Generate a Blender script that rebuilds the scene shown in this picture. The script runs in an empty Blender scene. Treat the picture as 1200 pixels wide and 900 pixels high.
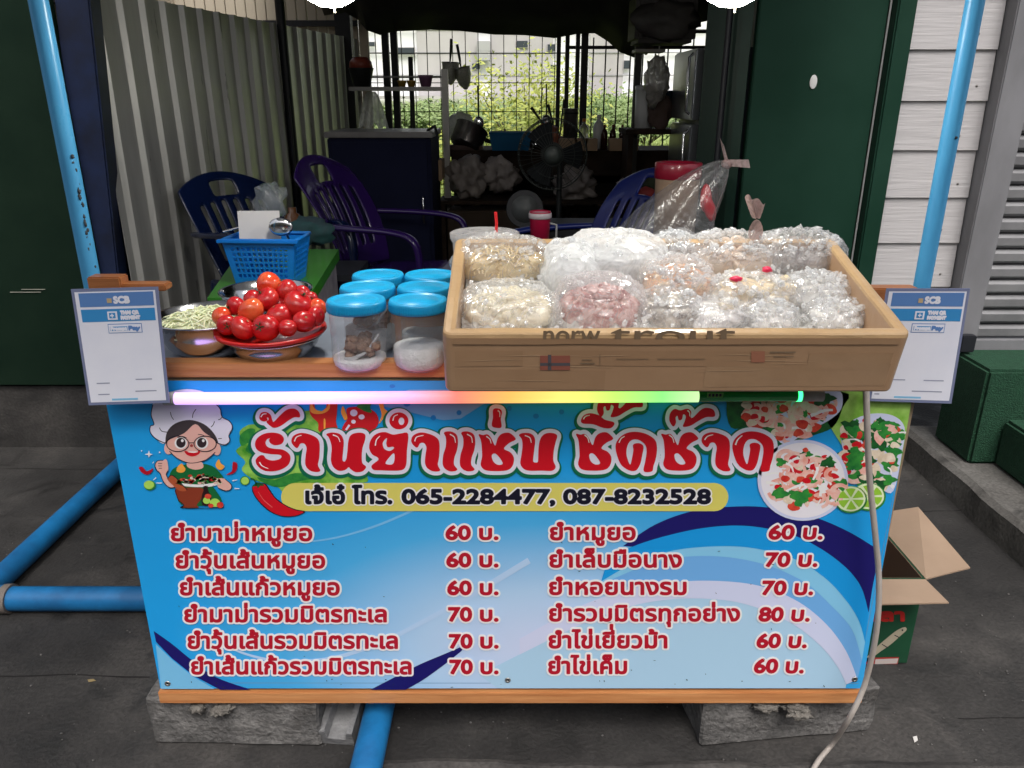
import bpy, bmesh, math, random
import numpy as np
from mathutils import Vector, Matrix, noise as mnoise
R = math.radians
random.seed(7)
SC = bpy.context.scene
COL = SC.collection

# ---------------------------------------------------------------- camera, sky, sun, exposure
CAM_H, PITCH, FPX = 1.5, 20.3, 906.0
cam_data = bpy.data.cameras.new('camera')
cam_data.sensor_fit = 'HORIZONTAL'; cam_data.sensor_width = 36.0
cam_data.lens = 36.0 * FPX / 1200.0
cam_data.clip_start = 0.05; cam_data.clip_end = 600.0
cam = bpy.data.objects.new('camera', cam_data); COL.objects.link(cam)
cam.location = (0, 0, CAM_H); cam.rotation_euler = (R(90 - PITCH), 0, 0)
SC.camera = cam

world = bpy.data.worlds.new('World'); SC.world = world; world.use_nodes = True
wn = world.node_tree.nodes; bg = wn['Background']
sky = wn.new('ShaderNodeTexSky'); sky.sky_type = 'NISHITA'; sky.sun_disc = False
SUN_EL, SUN_AZ = 60.0, 168.0                 # azimuth clockwise from +Y: behind the camera
sky.sun_elevation = R(SUN_EL); sky.sun_rotation = R(SUN_AZ)
sky.air_density = 1.0; sky.dust_density = 6.0; sky.ozone_density = 1.0
hsv = wn.new('ShaderNodeHueSaturation'); hsv.inputs['Saturation'].default_value = 0.35   # cloud layer: nearly white light
world.node_tree.links.new(sky.outputs[0], hsv.inputs['Color'])
world.node_tree.links.new(hsv.outputs[0], bg.inputs['Color'])
bg.inputs['Strength'].default_value = 0.10
sun_d = bpy.data.lights.new('sun', 'SUN'); sun_d.energy = 1.3; sun_d.angle = R(30); sun_d.color = (1.0, 0.96, 0.9)
sun = bpy.data.objects.new('sun', sun_d); COL.objects.link(sun)
az = R(SUN_AZ); el = R(SUN_EL)
sdir = Vector((math.sin(az) * math.cos(el), math.cos(az) * math.cos(el), math.sin(el)))
sun.rotation_euler = sdir.to_track_quat('Z', 'Y').to_euler(); sun.location = (0, -3, 6)
SC.view_settings.view_transform = 'Standard'; SC.view_settings.look = 'None'
SC.view_settings.exposure = 0.92; SC.view_settings.gamma = 1.0
SC.view_settings.use_curve_mapping = False
SC.render.engine = 'CYCLES'
SC.cycles.use_denoising = True
SC.cycles.max_bounces = 10; SC.cycles.transparent_max_bounces = 24
SC.cycles.sample_clamp_indirect = 6.0
SC.cycles.caustics_refractive = False; SC.cycles.caustics_reflective = False

# ---------------------------------------------------------------- measuring helpers (photograph point + real distance -> metres)
CP, SP = math.cos(R(PITCH)), math.sin(R(PITCH))
def ray(px, py):
    dx = (px - 600) / FPX; dz = -(py - 450) / FPX
    return dx, CP + SP * dz, -SP + CP * dz
def P(px, py, Y):
    a, b, c = ray(px, py); t = Y / b
    return Vector((a * t, Y, CAM_H + c * t))
def PZ(px, py, z):
    a, b, c = ray(px, py); t = (z - CAM_H) / c
    return Vector((a * t, b * t, z))
def S(px, Y, z=1.0):                      # metres covered by px pixels at that distance
    return px * (Y * CP + (CAM_H - z) * SP) / FPX

# ---------------------------------------------------------------- object helpers
def link(o, parent=None):
    COL.objects.link(o)
    if parent is not None: o.parent = parent
    return o
def tag(o, label=None, cat=None, group=None, kind=None):
    if label: o['label'] = label
    if cat: o['category'] = cat
    if group: o['group'] = group
    if kind: o['kind'] = kind
    return o
def thing(name, label, cat, loc=(0, 0, 0), rz=0.0, group=None, rot=None):
    o = bpy.data.objects.new(name, None); o.empty_display_size = 0.05
    o.location = loc; o.rotation_euler = rot if rot else (0, 0, rz)
    link(o); return tag(o, label, cat, group)
def copy_tree(o, parent=None):
    c = o.copy(); COL.objects.link(c)
    if parent is not None: c.parent = parent
    for ch in list(o.children): copy_tree(ch, c)
    return c

class MB:
    """collects shapes and builds them as one mesh object"""
    def __init__(s): s.v = []; s.f = []; s.m = []; s.sm = []; s.T = Matrix.Identity(4)
    def add(s, vs, fs, mi=0, smooth=False):
        b = len(s.v)
        s.v += [tuple(s.T @ Vector(p)) for p in vs]
        for f in fs:
            s.f.append(tuple(i + b for i in f)); s.m.append(mi); s.sm.append(smooth)
        return s
    def box(s, x0, x1, y0, y1, z0, z1, mi=0, bev=0.0, seg=2):
        if bev <= 0:
            vs = [(x, y, z) for z in (z0, z1) for y in (y0, y1) for x in (x0, x1)]
            fs = [(0, 2, 3, 1), (4, 5, 7, 6), (0, 1, 5, 4), (2, 6, 7, 3), (0, 4, 6, 2), (1, 3, 7, 5)]
            return s.add(vs, fs, mi)
        bm = bmesh.new(); bmesh.ops.create_cube(bm, size=1.0)
        for v in bm.verts:
            v.co = ((x0 + x1) / 2 + v.co.x * (x1 - x0), (y0 + y1) / 2 + v.co.y * (y1 - y0), (z0 + z1) / 2 + v.co.z * (z1 - z0))
        bmesh.ops.bevel(bm, geom=bm.edges[:] + bm.verts[:], offset=bev, segments=seg, affect='EDGES')
        return s.bm(bm, mi)
    def bm(s, bm, mi=0, smooth=False):
        bm.verts.index_update()
        s.add([v.co[:] for v in bm.verts], [[v.index for v in f.verts] for f in bm.faces], mi, smooth)
        bm.free(); return s
    def tube(s, pts, r, n=12, mi=0, cap=True, closed=False):
        pts = [Vector(p) for p in pts]; rs = r if isinstance(r, (list, tuple)) else [r] * len(pts)
        vs, fs = [], []; N = len(pts); up = None
        for i, p in enumerate(pts):
            if closed: t = pts[(i + 1) % N] - pts[i - 1]
            else: t = pts[min(i + 1, N - 1)] - pts[max(i - 1, 0)]
            t.normalize()
            if up is None: up = Vector((0, 0, 1)) if abs(t.z) < 0.9 else Vector((1, 0, 0))
            a = t.cross(up); a.normalize(); b = a.cross(t); b.normalize(); up = b
            for k in range(n):
                w = 2 * math.pi * k / n
                vs.append(p + (a * math.cos(w) + b * math.sin(w)) * rs[i])
        M_ = N if closed else N - 1
        for i in range(M_):
            j = (i + 1) % N
            for k in range(n):
                l = (k + 1) % n
                fs.append((i * n + k, i * n + l, j * n + l, j * n + k))
        s.add(vs, fs, mi, True)
        if cap and not closed:
            s.add(vs[:n], [tuple(reversed(range(n)))], mi); s.add(vs[-n:], [tuple(range(n))], mi)
        return s
    def lathe(s, prof, n=32, mi=0, c=(0, 0, 0), smooth=True, sx=1.0, sy=1.0):
        vs, fs = [], []; c = Vector(c)
        for r, z in prof:
            for k in range(n):
                w = 2 * math.pi * k / n
                vs.append((c.x + r * sx * math.cos(w), c.y + r * sy * math.sin(w), c.z + z))
        for i in range(len(prof) - 1):
            for k in range(n):
                l = (k + 1) % n
                fs.append((i * n + k, i * n + l, (i + 1) * n + l, (i + 1) * n + k))
        s.add(vs, fs, mi, smooth)
        if prof[0][0] > 1e-5: s.add(vs[:n], [tuple(reversed(range(n)))], mi)
        if prof[-1][0] > 1e-5: s.add(vs[-n:], [tuple(range(n))], mi)
        return s
    def blob(s, c, r, seed=0, amp=0.15, freq=2.0, sub=3, mi=0, flat=None, smooth=True, M=None):
        bm = bmesh.new(); bmesh.ops.create_icosphere(bm, subdivisions=sub, radius=1.0)
        off = Vector((seed * 3.7, seed * 1.3, seed * 7.1))
        for v in bm.verts:
            d = v.co.normalized()
            k = 1 + amp * mnoise.noise(d * freq + off) + amp * .5 * mnoise.noise(d * freq * 2.7 + off)
            p = Vector((d.x * r[0] * k, d.y * r[1] * k, d.z * r[2] * k))
            if flat is not None and p.z < flat: p.z = flat + (p.z - flat) * .1
            if M is not None: p = M @ p
            v.co = p + Vector(c)
        return s.bm(bm, mi, smooth)
    def build(s, name, mats, parent=None, mods=None):
        me = bpy.data.meshes.new(name); me.from_pydata(s.v, [], s.f)
        if not isinstance(mats, (list, tuple)): mats = [mats]
        for m in mats: me.materials.append(m)
        me.polygons.foreach_set('material_index', s.m)
        me.polygons.foreach_set('use_smooth', s.sm)
        me.validate(); me.update()
        return link(bpy.data.objects.new(name, me), parent)
def solid(o, t, off=0.0):
    m = o.modifiers.new('thickness', 'SOLIDIFY'); m.thickness = t; m.offset = off; return o
def subsurf(o, n=1):
    m = o.modifiers.new('smooth', 'SUBSURF'); m.levels = n; m.render_levels = n; return o

# ---------------------------------------------------------------- materials
def srgb(r, g, b):
    f = lambda c: (c / 255 / 12.92) if c / 255 <= 0.04045 else ((c / 255 + .055) / 1.055) ** 2.4
    return (f(r), f(g), f(b))
def mat(name, col, rough=.55, metal=0.0, col2=None, scale=12.0, detail=5.0, bump=0.0, bscale=60.0, stretch=(1, 1, 1),
        coat=0.0, trans=0.0, ior=1.45, lo=.35, hi=.65, spec=.5, alpha=1.0, rvar=0.0, bdist=0.01, sss=0.0):
    m = bpy.data.materials.new(name); m.use_nodes = True
    nt = m.node_tree; N = nt.nodes; L = nt.links; b = N['Principled BSDF']
    b.inputs['Base Color'].default_value = (*col, 1); b.inputs['Roughness'].default_value = rough
    b.inputs['Metallic'].default_value = metal; b.inputs['Coat Weight'].default_value = coat
    b.inputs['Transmission Weight'].default_value = trans; b.inputs['IOR'].default_value = ior
    b.inputs['Specular IOR Level'].default_value = spec; b.inputs['Alpha'].default_value = alpha
    if sss: b.inputs['Subsurface Weight'].default_value = sss; b.inputs['Subsurface Radius'].default_value = (.01, .006, .004)
    if col2 is not None or bump or rvar:
        tc = N.new('ShaderNodeTexCoord'); mp = N.new('ShaderNodeMapping'); mp.inputs['Scale'].default_value = stretch
        L.new(tc.outputs['Object'], mp.inputs[0])
    if col2 is not None or rvar:
        nz = N.new('ShaderNodeTexNoise'); nz.inputs['Scale'].default_value = scale; nz.inputs['Detail'].default_value = detail
        nz.inputs['Roughness'].default_value = .6
        L.new(mp.outputs[0], nz.inputs['Vector'])
        rp = N.new('ShaderNodeValToRGB'); rp.color_ramp.elements[0].position = lo; rp.color_ramp.elements[1].position = hi
        rp.color_ramp.elements[0].color = (*col, 1); rp.color_ramp.elements[1].color = (*(col2 or col), 1)
        L.new(nz.outputs['Fac'], rp.inputs[0])
        if col2 is not None: L.new(rp.outputs[0], b.inputs['Base Color'])
        if rvar:
            mr = N.new('ShaderNodeMapRange'); mr.inputs[1].default_value = .3; mr.inputs[2].default_value = .7
            mr.inputs[3].default_value = max(0.02, rough - rvar); mr.inputs[4].default_value = min(1, rough + rvar)
            L.new(nz.outputs['Fac'], mr.inputs[0]); L.new(mr.outputs[0], b.inputs['Roughness'])
    if bump:
        n2 = N.new('ShaderNodeTexNoise'); n2.inputs['Scale'].default_value = bscale; n2.inputs['Detail'].default_value = 6
        L.new(mp.outputs[0], n2.inputs['Vector'])
        bp = N.new('ShaderNodeBump'); bp.inputs['Strength'].default_value = bump; bp.inputs['Distance'].default_value = bdist
        L.new(n2.outputs['Fac'], bp.inputs['Height']); L.new(bp.outputs[0], b.inputs['Normal'])
    return m
def emit(name, col, s):
    m = bpy.data.materials.new(name); m.use_nodes = True; b = m.node_tree.nodes['Principled BSDF']
    b.inputs['Base Color'].default_value = (*col, 1)
    b.inputs['Emission Color'].default_value = (*col, 1); b.inputs['Emission Strength'].default_value = s
    return m
def film(name, tint=(.95, .96, .98), haze=.25, bscale=45.0, bump=.6, bdist=.01, rough=.12, ior=1.4):
    """thin clear plastic: see-through, a little milky, with glossy wrinkles"""
    m = bpy.data.materials.new(name); m.use_nodes = True; nt = m.node_tree; N = nt.nodes; L = nt.links
    N.remove(N['Principled BSDF']); out = N['Material Output']
    tr = N.new('ShaderNodeBsdfTransparent'); tr.inputs[0].default_value = (1, 1, 1, 1)
    gl = N.new('ShaderNodeBsdfGlossy'); gl.inputs['Roughness'].default_value = rough; gl.inputs['Color'].default_value = (1, 1, 1, 1)
    df = N.new('ShaderNodeBsdfDiffuse'); df.inputs[0].default_value = (*tint, 1)
    tl = N.new('ShaderNodeBsdfTranslucent'); tl.inputs[0].default_value = (*tint, 1)
    tc = N.new('ShaderNodeTexCoord')
    nz = N.new('ShaderNodeTexNoise'); nz.inputs['Scale'].default_value = bscale; nz.inputs['Detail'].default_value = 4
    nz.inputs['Distortion'].default_value = 1.5
    L.new(tc.outputs['Object'], nz.inputs['Vector'])
    ridge = N.new('ShaderNodeMath'); ridge.operation = 'SUBTRACT'; ridge.inputs[1].default_value = .5
    ab = N.new('ShaderNodeMath'); ab.operation = 'ABSOLUTE'
    L.new(nz.outputs['Fac'], ridge.inputs[0]); L.new(ridge.outputs[0], ab.inputs[0])
    bp = N.new('ShaderNodeBump'); bp.inputs['Strength'].default_value = bump; bp.inputs['Distance'].default_value = bdist
    L.new(ab.outputs[0], bp.inputs['Height'])
    for nd in (gl, df): L.new(bp.outputs[0], nd.inputs['Normal'])
    mx0 = N.new('ShaderNodeMixShader'); mx0.inputs[0].default_value = .5; L.new(df.outputs[0], mx0.inputs[1]); L.new(tl.outputs[0], mx0.inputs[2])
    mx1 = N.new('ShaderNodeMixShader'); L.new(tr.outputs[0], mx1.inputs[1]); L.new(mx0.outputs[0], mx1.inputs[2])
    mr = N.new('ShaderNodeMapRange'); mr.inputs[1].default_value = 0.0; mr.inputs[2].default_value = .2
    mr.inputs[3].default_value = min(1, haze * 1.5); mr.inputs[4].default_value = haze * .75
    L.new(ab.outputs[0], mr.inputs[0]); L.new(mr.outputs[0], mx1.inputs[0])
    lw = N.new('ShaderNodeLayerWeight'); L.new(bp.outputs[0], lw.inputs['Normal']); lw.inputs['Blend'].default_value = .5
    pw = N.new('ShaderNodeMath'); pw.operation = 'POWER'; pw.inputs[1].default_value = 3.5; L.new(lw.outputs['Facing'], pw.inputs[0])
    fr = N.new('ShaderNodeMapRange'); fr.inputs[3].default_value = ((ior - 1) / (ior + 1)) ** 2 * 1.6; fr.inputs[4].default_value = .45; L.new(pw.outputs[0], fr.inputs[0])
    mx2 = N.new('ShaderNodeMixShader'); L.new(fr.outputs[0], mx2.inputs[0]); L.new(mx1.outputs[0], mx2.inputs[1]); L.new(gl.outputs[0], mx2.inputs[2])
    L.new(mx2.outputs[0], out.inputs['Surface'])
    return m
def wood(name, a, b, axis='X', scale=7.0, rough=.45, coat=.2):
    st = {'X': (.6, 9, 9), 'Y': (9, .6, 9), 'Z': (9, 9, .6)}[axis]
    return mat(name, a, rough, col2=b, scale=scale, stretch=st, bump=.15, bscale=30, coat=coat, lo=.3, hi=.72)
# ================================================================ THE SETTING
def concrete(name, a, b, c, rough=.8, sc=1.6, bump=.35, stain=(.02, .02, .02)):
    m = bpy.data.materials.new(name); m.use_nodes = True; nt = m.node_tree; N = nt.nodes; L = nt.links; p = N['Principled BSDF']
    tc = N.new('ShaderNodeTexCoord')
    n1 = N.new('ShaderNodeTexNoise'); n1.inputs['Scale'].default_value = sc; n1.inputs['Detail'].default_value = 8; n1.inputs['Roughness'].default_value = .62
    n2 = N.new('ShaderNodeTexNoise'); n2.inputs['Scale'].default_value = 90; n2.inputs['Detail'].default_value = 4
    n3 = N.new('ShaderNodeTexNoise'); n3.inputs['Scale'].default_value = 5.5; n3.inputs['Detail'].default_value = 6; n3.inputs['Distortion'].default_value = 1.2
    for n in (n1, n2, n3): L.new(tc.outputs['Object'], n.inputs['Vector'])
    r1 = N.new('ShaderNodeValToRGB'); e = r1.color_ramp.elements
    e[0].position = .36; e[0].color = (*a, 1); e[1].position = .64; e[1].color = (*b, 1); k = e.new(.5); k.color = (*c, 1)
    L.new(n1.outputs['Fac'], r1.inputs[0])
    r2 = N.new('ShaderNodeValToRGB'); r2.color_ramp.elements[0].position = .3; r2.color_ramp.elements[0].color = (.6, .6, .6, 1)
    r2.color_ramp.elements[1].position = .75; r2.color_ramp.elements[1].color = (1.35, 1.35, 1.35, 1); L.new(n2.outputs['Fac'], r2.inputs[0])
    mx = N.new('ShaderNodeMix'); mx.data_type = 'RGBA'; mx.blend_type = 'MULTIPLY'; mx.inputs[0].default_value = .8
    L.new(r1.outputs[0], mx.inputs[6]); L.new(r2.outputs[0], mx.inputs[7])
    r3 = N.new('ShaderNodeValToRGB'); r3.color_ramp.elements[0].position = .55; r3.color_ramp.elements[0].color = (0, 0, 0, 1)
    r3.color_ramp.elements[1].position = .72; r3.color_ramp.elements[1].color = (.75, .75, .75, 1); L.new(n3.outputs['Fac'], r3.inputs[0])
    m2 = N.new('ShaderNodeMix'); m2.data_type = 'RGBA'; L.new(r3.outputs[0], m2.inputs[0]); L.new(mx.outputs[2], m2.inputs[6]); m2.inputs[7].default_value = (*stain, 1)
    L.new(m2.outputs[2], p.inputs['Base Color']); rr_ = N.new('ShaderNodeMapRange'); rr_.inputs[1].default_value = .5; rr_.inputs[2].default_value = .72; rr_.inputs[3].default_value = rough; rr_.inputs[4].default_value = rough * .5
    L.new(n3.outputs['Fac'], rr_.inputs[0]); L.new(rr_.outputs[0], p.inputs['Roughness'])
    bp = N.new('ShaderNodeBump'); bp.inputs['Strength'].default_value = bump; bp.inputs['Distance'].default_value = .006
    ad = N.new('ShaderNodeMath'); ad.operation = 'ADD'; L.new(n2.outputs['Fac'], ad.inputs[0]); L.new(n3.outputs['Fac'], ad.inputs[1])
    L.new(ad.outputs[0], bp.inputs['Height']); L.new(bp.outputs[0], p.inputs['Normal'])
    return m

M_ground = concrete('street_concrete', (.012, .011, .011), (.070, .064, .060), (.030, .028, .027), sc=1.5, bump=.5)
M_kerb = concrete('kerb_concrete', (.07, .066, .062), (.13, .125, .12), (.1, .095, .09))
M_block = concrete('block_concrete', (.085, .082, .08), (.175, .168, .162), (.125, .12, .117), sc=12, bump=1.0, stain=(.06, .055, .05))
M_field = mat('field_grass', (.16, .24, .05), .9, col2=(.30, .36, .11), scale=.8, bump=.6, bscale=12, bdist=.1)
M_navy_steel = mat('navy_painted_steel', srgb(30, 42, 74), .45, col2=srgb(24, 30, 50), scale=9)
M_dark_steel = mat('dark_painted_steel', (.012, .013, .018), .5)
M_green_door = mat('dark_green_painted_metal', (.006, .032, .019), .55, col2=(.009, .040, .025), scale=3, rvar=.08, spec=.22)
M_green_wall = mat('black_green_painted_board', (.005, .015, .009), .7, col2=(.008, .02, .012), scale=5, spec=.12)
M_interior = mat('dark_interior_board', (.03, .027, .025), .85)

# ground sheet
g = MB(); g.add([(-60, -30, 0), (60, -30, 0), (60, 7.2, 0), (-60, 7.2, 0)], [(0, 1, 2, 3)]); tag(g.build('ground', M_ground), kind='structure')
g = MB(); g.add([(-300, 7.2, -.02), (300, 7.2, -.02), (300, 400, -.02), (-300, 400, -.02)], [(0, 1, 2, 3)]); tag(g.build('field', M_field), kind='structure')
# raised slab edge seen along the front of the picture (a dropped joint in the paving)
g = MB(); vs = []; n = 160
for i in range(n + 1):
    x = -3.2 + 6.4 * i / n; e = .022 * mnoise.noise(Vector((x * 2.2, 0, 1))) + .012 * mnoise.noise(Vector((x * 9, 2, 0))) + .006 * mnoise.noise(Vector((x * 31, 2, 7)))
    ye = 1.425 + e - (.03 if x < -.35 else 0); vs += [(x, .35, .020), (x, ye - .02, .020 + .3 * e * .2), (x, ye - .004, .013), (x, ye, .0005)]
for i in range(n):
    for k in range(3): g.f.append((i * 4 + k, i * 4 + 4 + k, i * 4 + 5 + k, i * 4 + 1 + k)); g.m.append(0); g.sm.append(False)
g.v = vs; tag(g.build('pavement', concrete('paving_slab', (.028, .026, .025), (.105, .097, .09), (.055, .051, .049), sc=2.6)), kind='structure')
# kerb slab on the right, with a crumbled edge
def rough_slab(x0, x1, y0, y1, z0, z1, n=26, seed=1):
    m = MB(); vs = []; fs = []
    for i in range(n + 1):
        y = y0 + (y1 - y0) * i / n
        e = .018 * mnoise.noise(Vector((seed, y * 5, 0))) + .01 * mnoise.noise(Vector((seed, y * 17, 3)))
        vs += [(x0 + e * .6 - .012, y, z0), (x0 + e, y, z1 - .018), (x0 + .022 + e, y, z1), (x1, y, z1 + .002)]
    for i in range(n):
        for k in range(3): fs.append((i * 4 + k, i * 4 + k + 1, i * 4 + 5 + k, i * 4 + 4 + k))
    m.add(vs, fs); return m
tag(rough_slab(1.75, 7.0, .8, 3.19, 0, .12).build('kerb', M_kerb), kind='structure')
# raised floor behind the shop front
g = MB(); g.box(-7, 1.74, 3.22, 6.35, .0, .30); tag(g.build('shop_floor', M_ground), kind='structure')
# step along the front of the raised floor
g = MB()
for (x0, y0, x1, y1, w) in ((-4, 3.02, -1.2, 2.99, .006), (-4, 1.78, -1.0, 1.72, .005), (1.0, 2.6, 1.74, 2.64, .005), (1.15, 1.32 + .25, 1.9, 1.62, .004)):
    m_ = 40; vs = []
    for i in range(m_ + 1):
        t = i / m_; x = x0 + (x1 - x0) * t; y = y0 + (y1 - y0) * t + .012 * mnoise.noise(Vector((x * 4, y0, 0))) + .006 * mnoise.noise(Vector((x * 15, y0, 4))); ww = w * (.5 + abs(mnoise.noise(Vector((x * 7, 3, y0)))) * 1.6)
        vs += [(x, y - ww / 2, .0015), (x, y + ww / 2, .0015)]
    g.add(vs, [(2 * i, 2 * i + 2, 2 * i + 3, 2 * i + 1) for i in range(m_)])
tag(g.build('ground_joint', mat('dark_joint', (.008, .007, .007), .95)), kind='structure')

# left: dark green wall panel, slotted gap, navy post
def wall_panel(name, label, cat, x0, x1, y, z0, z1, m, th=.04):
    b = MB(); b.box(x0, x1, y, y + th, z0, z1, bev=.004)
    return tag(b.build(name, m), label, cat)
wp = thing('wall_panel', 'black green painted panel wall at the left edge of the shop front', 'wall')
b = MB(); b.box(-7.0, -1.795, 3.20, 3.24, .31, 2.9, bev=.003); b.build('board', M_green_wall, wp)
b = MB(); b.box(-1.79, -1.735, 3.19, 3.25, .31, 2.7, bev=.004); b.build('edge_post', M_green_wall, wp)
b = MB()
for i in range(2): b.box(-2.12 + i * .05, -1.99 + i * .02, 3.196, 3.1995, .73 + .012 * i, .7315 + .012 * i)
b.build('scratch', mat('pale_scratch', (.35, .35, .3), .8), wp)
pn = thing('steel_post', 'navy painted square steel post beside the corrugated sheet wall', 'post', P(118, 250, 3.27) * 1)
pn.location.z = 0; pn.location.x -= .075; pn.rotation_euler = (0, R(4.2), 0)
b = MB(); b.box(-2.4, -1.62, 3.42, 3.45, .3, 1.42); tag(b.build('low_board', M_green_wall), 'low black board in the gap beside the navy post', 'board')
b = MB(); b.tube([(-1.72, 3.5, .3), (-1.72, 3.5, 2.6)], .018, 8); tag(b.build('thin_post', M_dark_steel), 'thin dark post seen in the gap left of the navy post', 'post')
b = MB(); b.box(-.066, .066, -.045, .045, .3, 2.7, bev=.006); b.build('column', M_navy_steel, pn)
b = MB(); b.box(-.09, .09, -.044, .07, .301, .312, bev=.003); b.build('base_plate', M_navy_steel, pn)

# corrugated sheet wall along the left side of the shop
M_zinc = mat('weathered_galvanised_sheet', (.50, .495, .47), .36, metal=.4, col2=(.62, .615, .585), scale=3.0, stretch=(3, 3, .35), rvar=.12, bump=.1, bscale=5)
def corrugated(a, b, z0a, z0b, z1a, z1b, pitch=.155, depth=.018):
    a = Vector(a); b = Vector(b); d = (b - a); Ln = d.length; d.normalize(); nrm = Vector((d.y, -d.x))
    m = MB(); vs = []; fs = []; k = 0; prof = [(0, 0), (.28, 0), (.40, 1), (.52, 1), (.64, 0), (1, 0)]
    s = 0.0; ss = []
    while s < Ln:
        for u, h in prof[:-1]:
            if s + u * pitch <= Ln: ss.append((s + u * pitch, h))
        s += pitch
    for q, h in ss:
        t = q / Ln; p = a + d * q + nrm * (h * depth)
        zb = z0a + (z0b - z0a) * t; zt = z1a + (z1b - z1a) * t
        for j in range(7):
            z = zb + (zt - zb) * j / 6
            w = .006 * mnoise.noise(Vector((q * 2, z * 1.5, 1)))
            vs.append((p.x + nrm.x * w, p.y + nrm.y * w, z))
    for i in range(len(ss) - 1):
        for j in range(6): fs.append((i * 7 + j, i * 7 + j + 1, i * 7 + 8 + j, i * 7 + 7 + j))
    m.add(vs, fs); return m
WALL_A, WALL_B = (-1.64, 3.28), (-1.16, 6.25)
cw = thing('corrugated_wall', 'grey galvanised corrugated sheet wall inside the shop behind the blue chair', 'wall')
o = corrugated(WALL_A, WALL_B, .30, .30, 1.90, 1.91).build('metal_sheet', M_zinc, cw); solid(o, .002)
b = MB(); da = Vector(WALL_A).to_3d(); db = Vector(WALL_B).to_3d(); dm = da.lerp(db, .56)
b.tube([(dm.x + .03, dm.y, .3), (dm.x + .03, dm.y, 2.6)], .028, 8); b.build('upright_pipe', M_dark_steel, cw)
b = MB(); b.tube([(dm.x + .06, dm.y - .12, 1.0), (dm.x + .06, dm.y - .12, 1.5)], .01, 8); b.build('strut', M_dark_steel, cw)

# pale clad wall of the next unit, seen over the corrugated sheet
M_beige = mat('beige_wall_cladding', (.50, .44, .35), .7, col2=(.42, .37, .29), scale=2.0, stretch=(1, 1, .3))
nb = thing('clad_wall', 'beige vertical board wall seen above the corrugated sheet', 'wall')
b = MB()
for i in range(19):
    y = 2.9 + i * .2; b.box(-2.55, -2.5, y, y + .19, .3, 3.0, bev=.004)
b.build('board_cladding', M_beige, nb)
b = MB(); b.box(-2.498, -2.44, 2.9, 6.7, 1.98, 2.03); b.build('rail', M_dark_steel, nb)
b = MB(); b.box(-2.7, -2.552, 2.9, 6.75, .3, 3.0); b.build('backing', M_dark_steel, nb)
b = MB()
for i in range(24):
    y = 6.30; x = -2.5 + i * .075
    if x < -1.1: b.box(x, x + .068, y + .05, y + .09, .3, 2.32, bev=.003)
b.build('end_cladding', M_beige, nb)
b = MB(); b.box(-2.5, -1.15, 6.30, 6.345, 2.0, 2.04); b.build('rail', M_dark_steel, nb)

# roof over the shop
rf = thing('shop_roof', 'dark roof sheet over the shop interior', 'roof')
b = MB(); b.box(-1.78, 3.4, 3.15, 6.7, 2.72, 2.78); b.build('roof_sheet', M_interior, rf)
b = MB()
for y in (3.2, 4.4, 5.6): b.box(-1.76, 3.3, y, y + .06, 2.62, 2.719)
b.build('rafter', M_dark_steel, rf)
# unseen canopy sheet over the blue poles, added to shade the shop interior
b = MB(); b.box(-1.5, 1.3, .35, 3.14, 2.62, 2.64); tag(b.build('canopy', film('added_canopy_sheet', (.30, .31, .33), .9, 3, .02, .01, .5, 1.2)), kind='structure')
b = MB()
for y in (.38, 1.76, 3.0): b.tube([(-1.48, y, 2.60), (1.28, y, 2.60)], .02, 8)
tag(b.build('added_canopy_frame', M_dark_steel), kind='structure')
# unseen shop row behind the camera, added to shut out the low sky
b = MB(); b.box(-26, 26, -15, -9, 0, 6.2)
for i in range(26): b.box(-25.5 + i * 2, -24.2 + i * 2, -8.99, -8.9, .2, 2.5)
b.box(-26, 26, -8.999, -7.6, 2.9, 3.0); tag(b.build('sky_blocker_row', mat('sky_blocker_wall', (.12, .11, .10), .8, col2=(.17, .16, .15), scale=.5)), kind='structure')
# right interior wall, put in to block light
b = MB(); b.box(1.72, 1.78, 3.3, 6.6, .3, 2.7); tag(b.build('added_side_wall', M_interior), 'added dark board wall blocking light behind the fridge inside the shop', 'wall')

# black tarpaulin sagging below the roof at the back
edge = [(380, 18), (405, 14), (418, 22), (430, 35), (446, 41), (462, 34), (480, 36), (505, 37), (540, 36), (580, 40), (615, 41), (650, 46),
        (675, 40), (697, 36), (712, 48), (727, 60), (745, 68), (760, 62), (780, 40), (800, 28), (830, 24)]
b = MB(); vs = []; fs = []
for i, (px, py) in enumerate(edge):
    p = P(px, py, 5.6)
    for j in range(9):
        t = j / 8.0
        y = 5.6 - 1.5 * t; z = p.z + (2.6 - p.z) * (1 - (1 - t) ** 1.6) - .03 * math.sin(t * 3.1) + .03 * mnoise.noise(Vector((i * .5, t * 4, 2)))
        vs.append((p.x * (1 - .05 * t), y + .05 * mnoise.noise(Vector((i * .7, t * 3, 9))), z))
for i in range(len(edge) - 1):
    for j in range(8): fs.append((i * 9 + j, i * 9 + j + 1, i * 9 + 10 + j, i * 9 + 9 + j))
b.add(vs, fs, 0, True)
tp = b.build('tarpaulin', mat('black_tarpaulin', (.016, .015, .015), .6, col2=(.028, .026, .025), scale=6, bump=.3, bscale=8)); solid(tp, .004)
tag(tp, 'black tarpaulin sagging along the back opening under the roof', 'tarpaulin')
b = MB(); b.box(-1.4, 1.7, 4.55, 4.62, 2.02, 2.10); tag(b.build('roof_beam', mat('dull_steel_beam', (.05, .05, .05), .5)), 'dull steel beam crossing in front of the black tarpaulin', 'beam')

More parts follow.
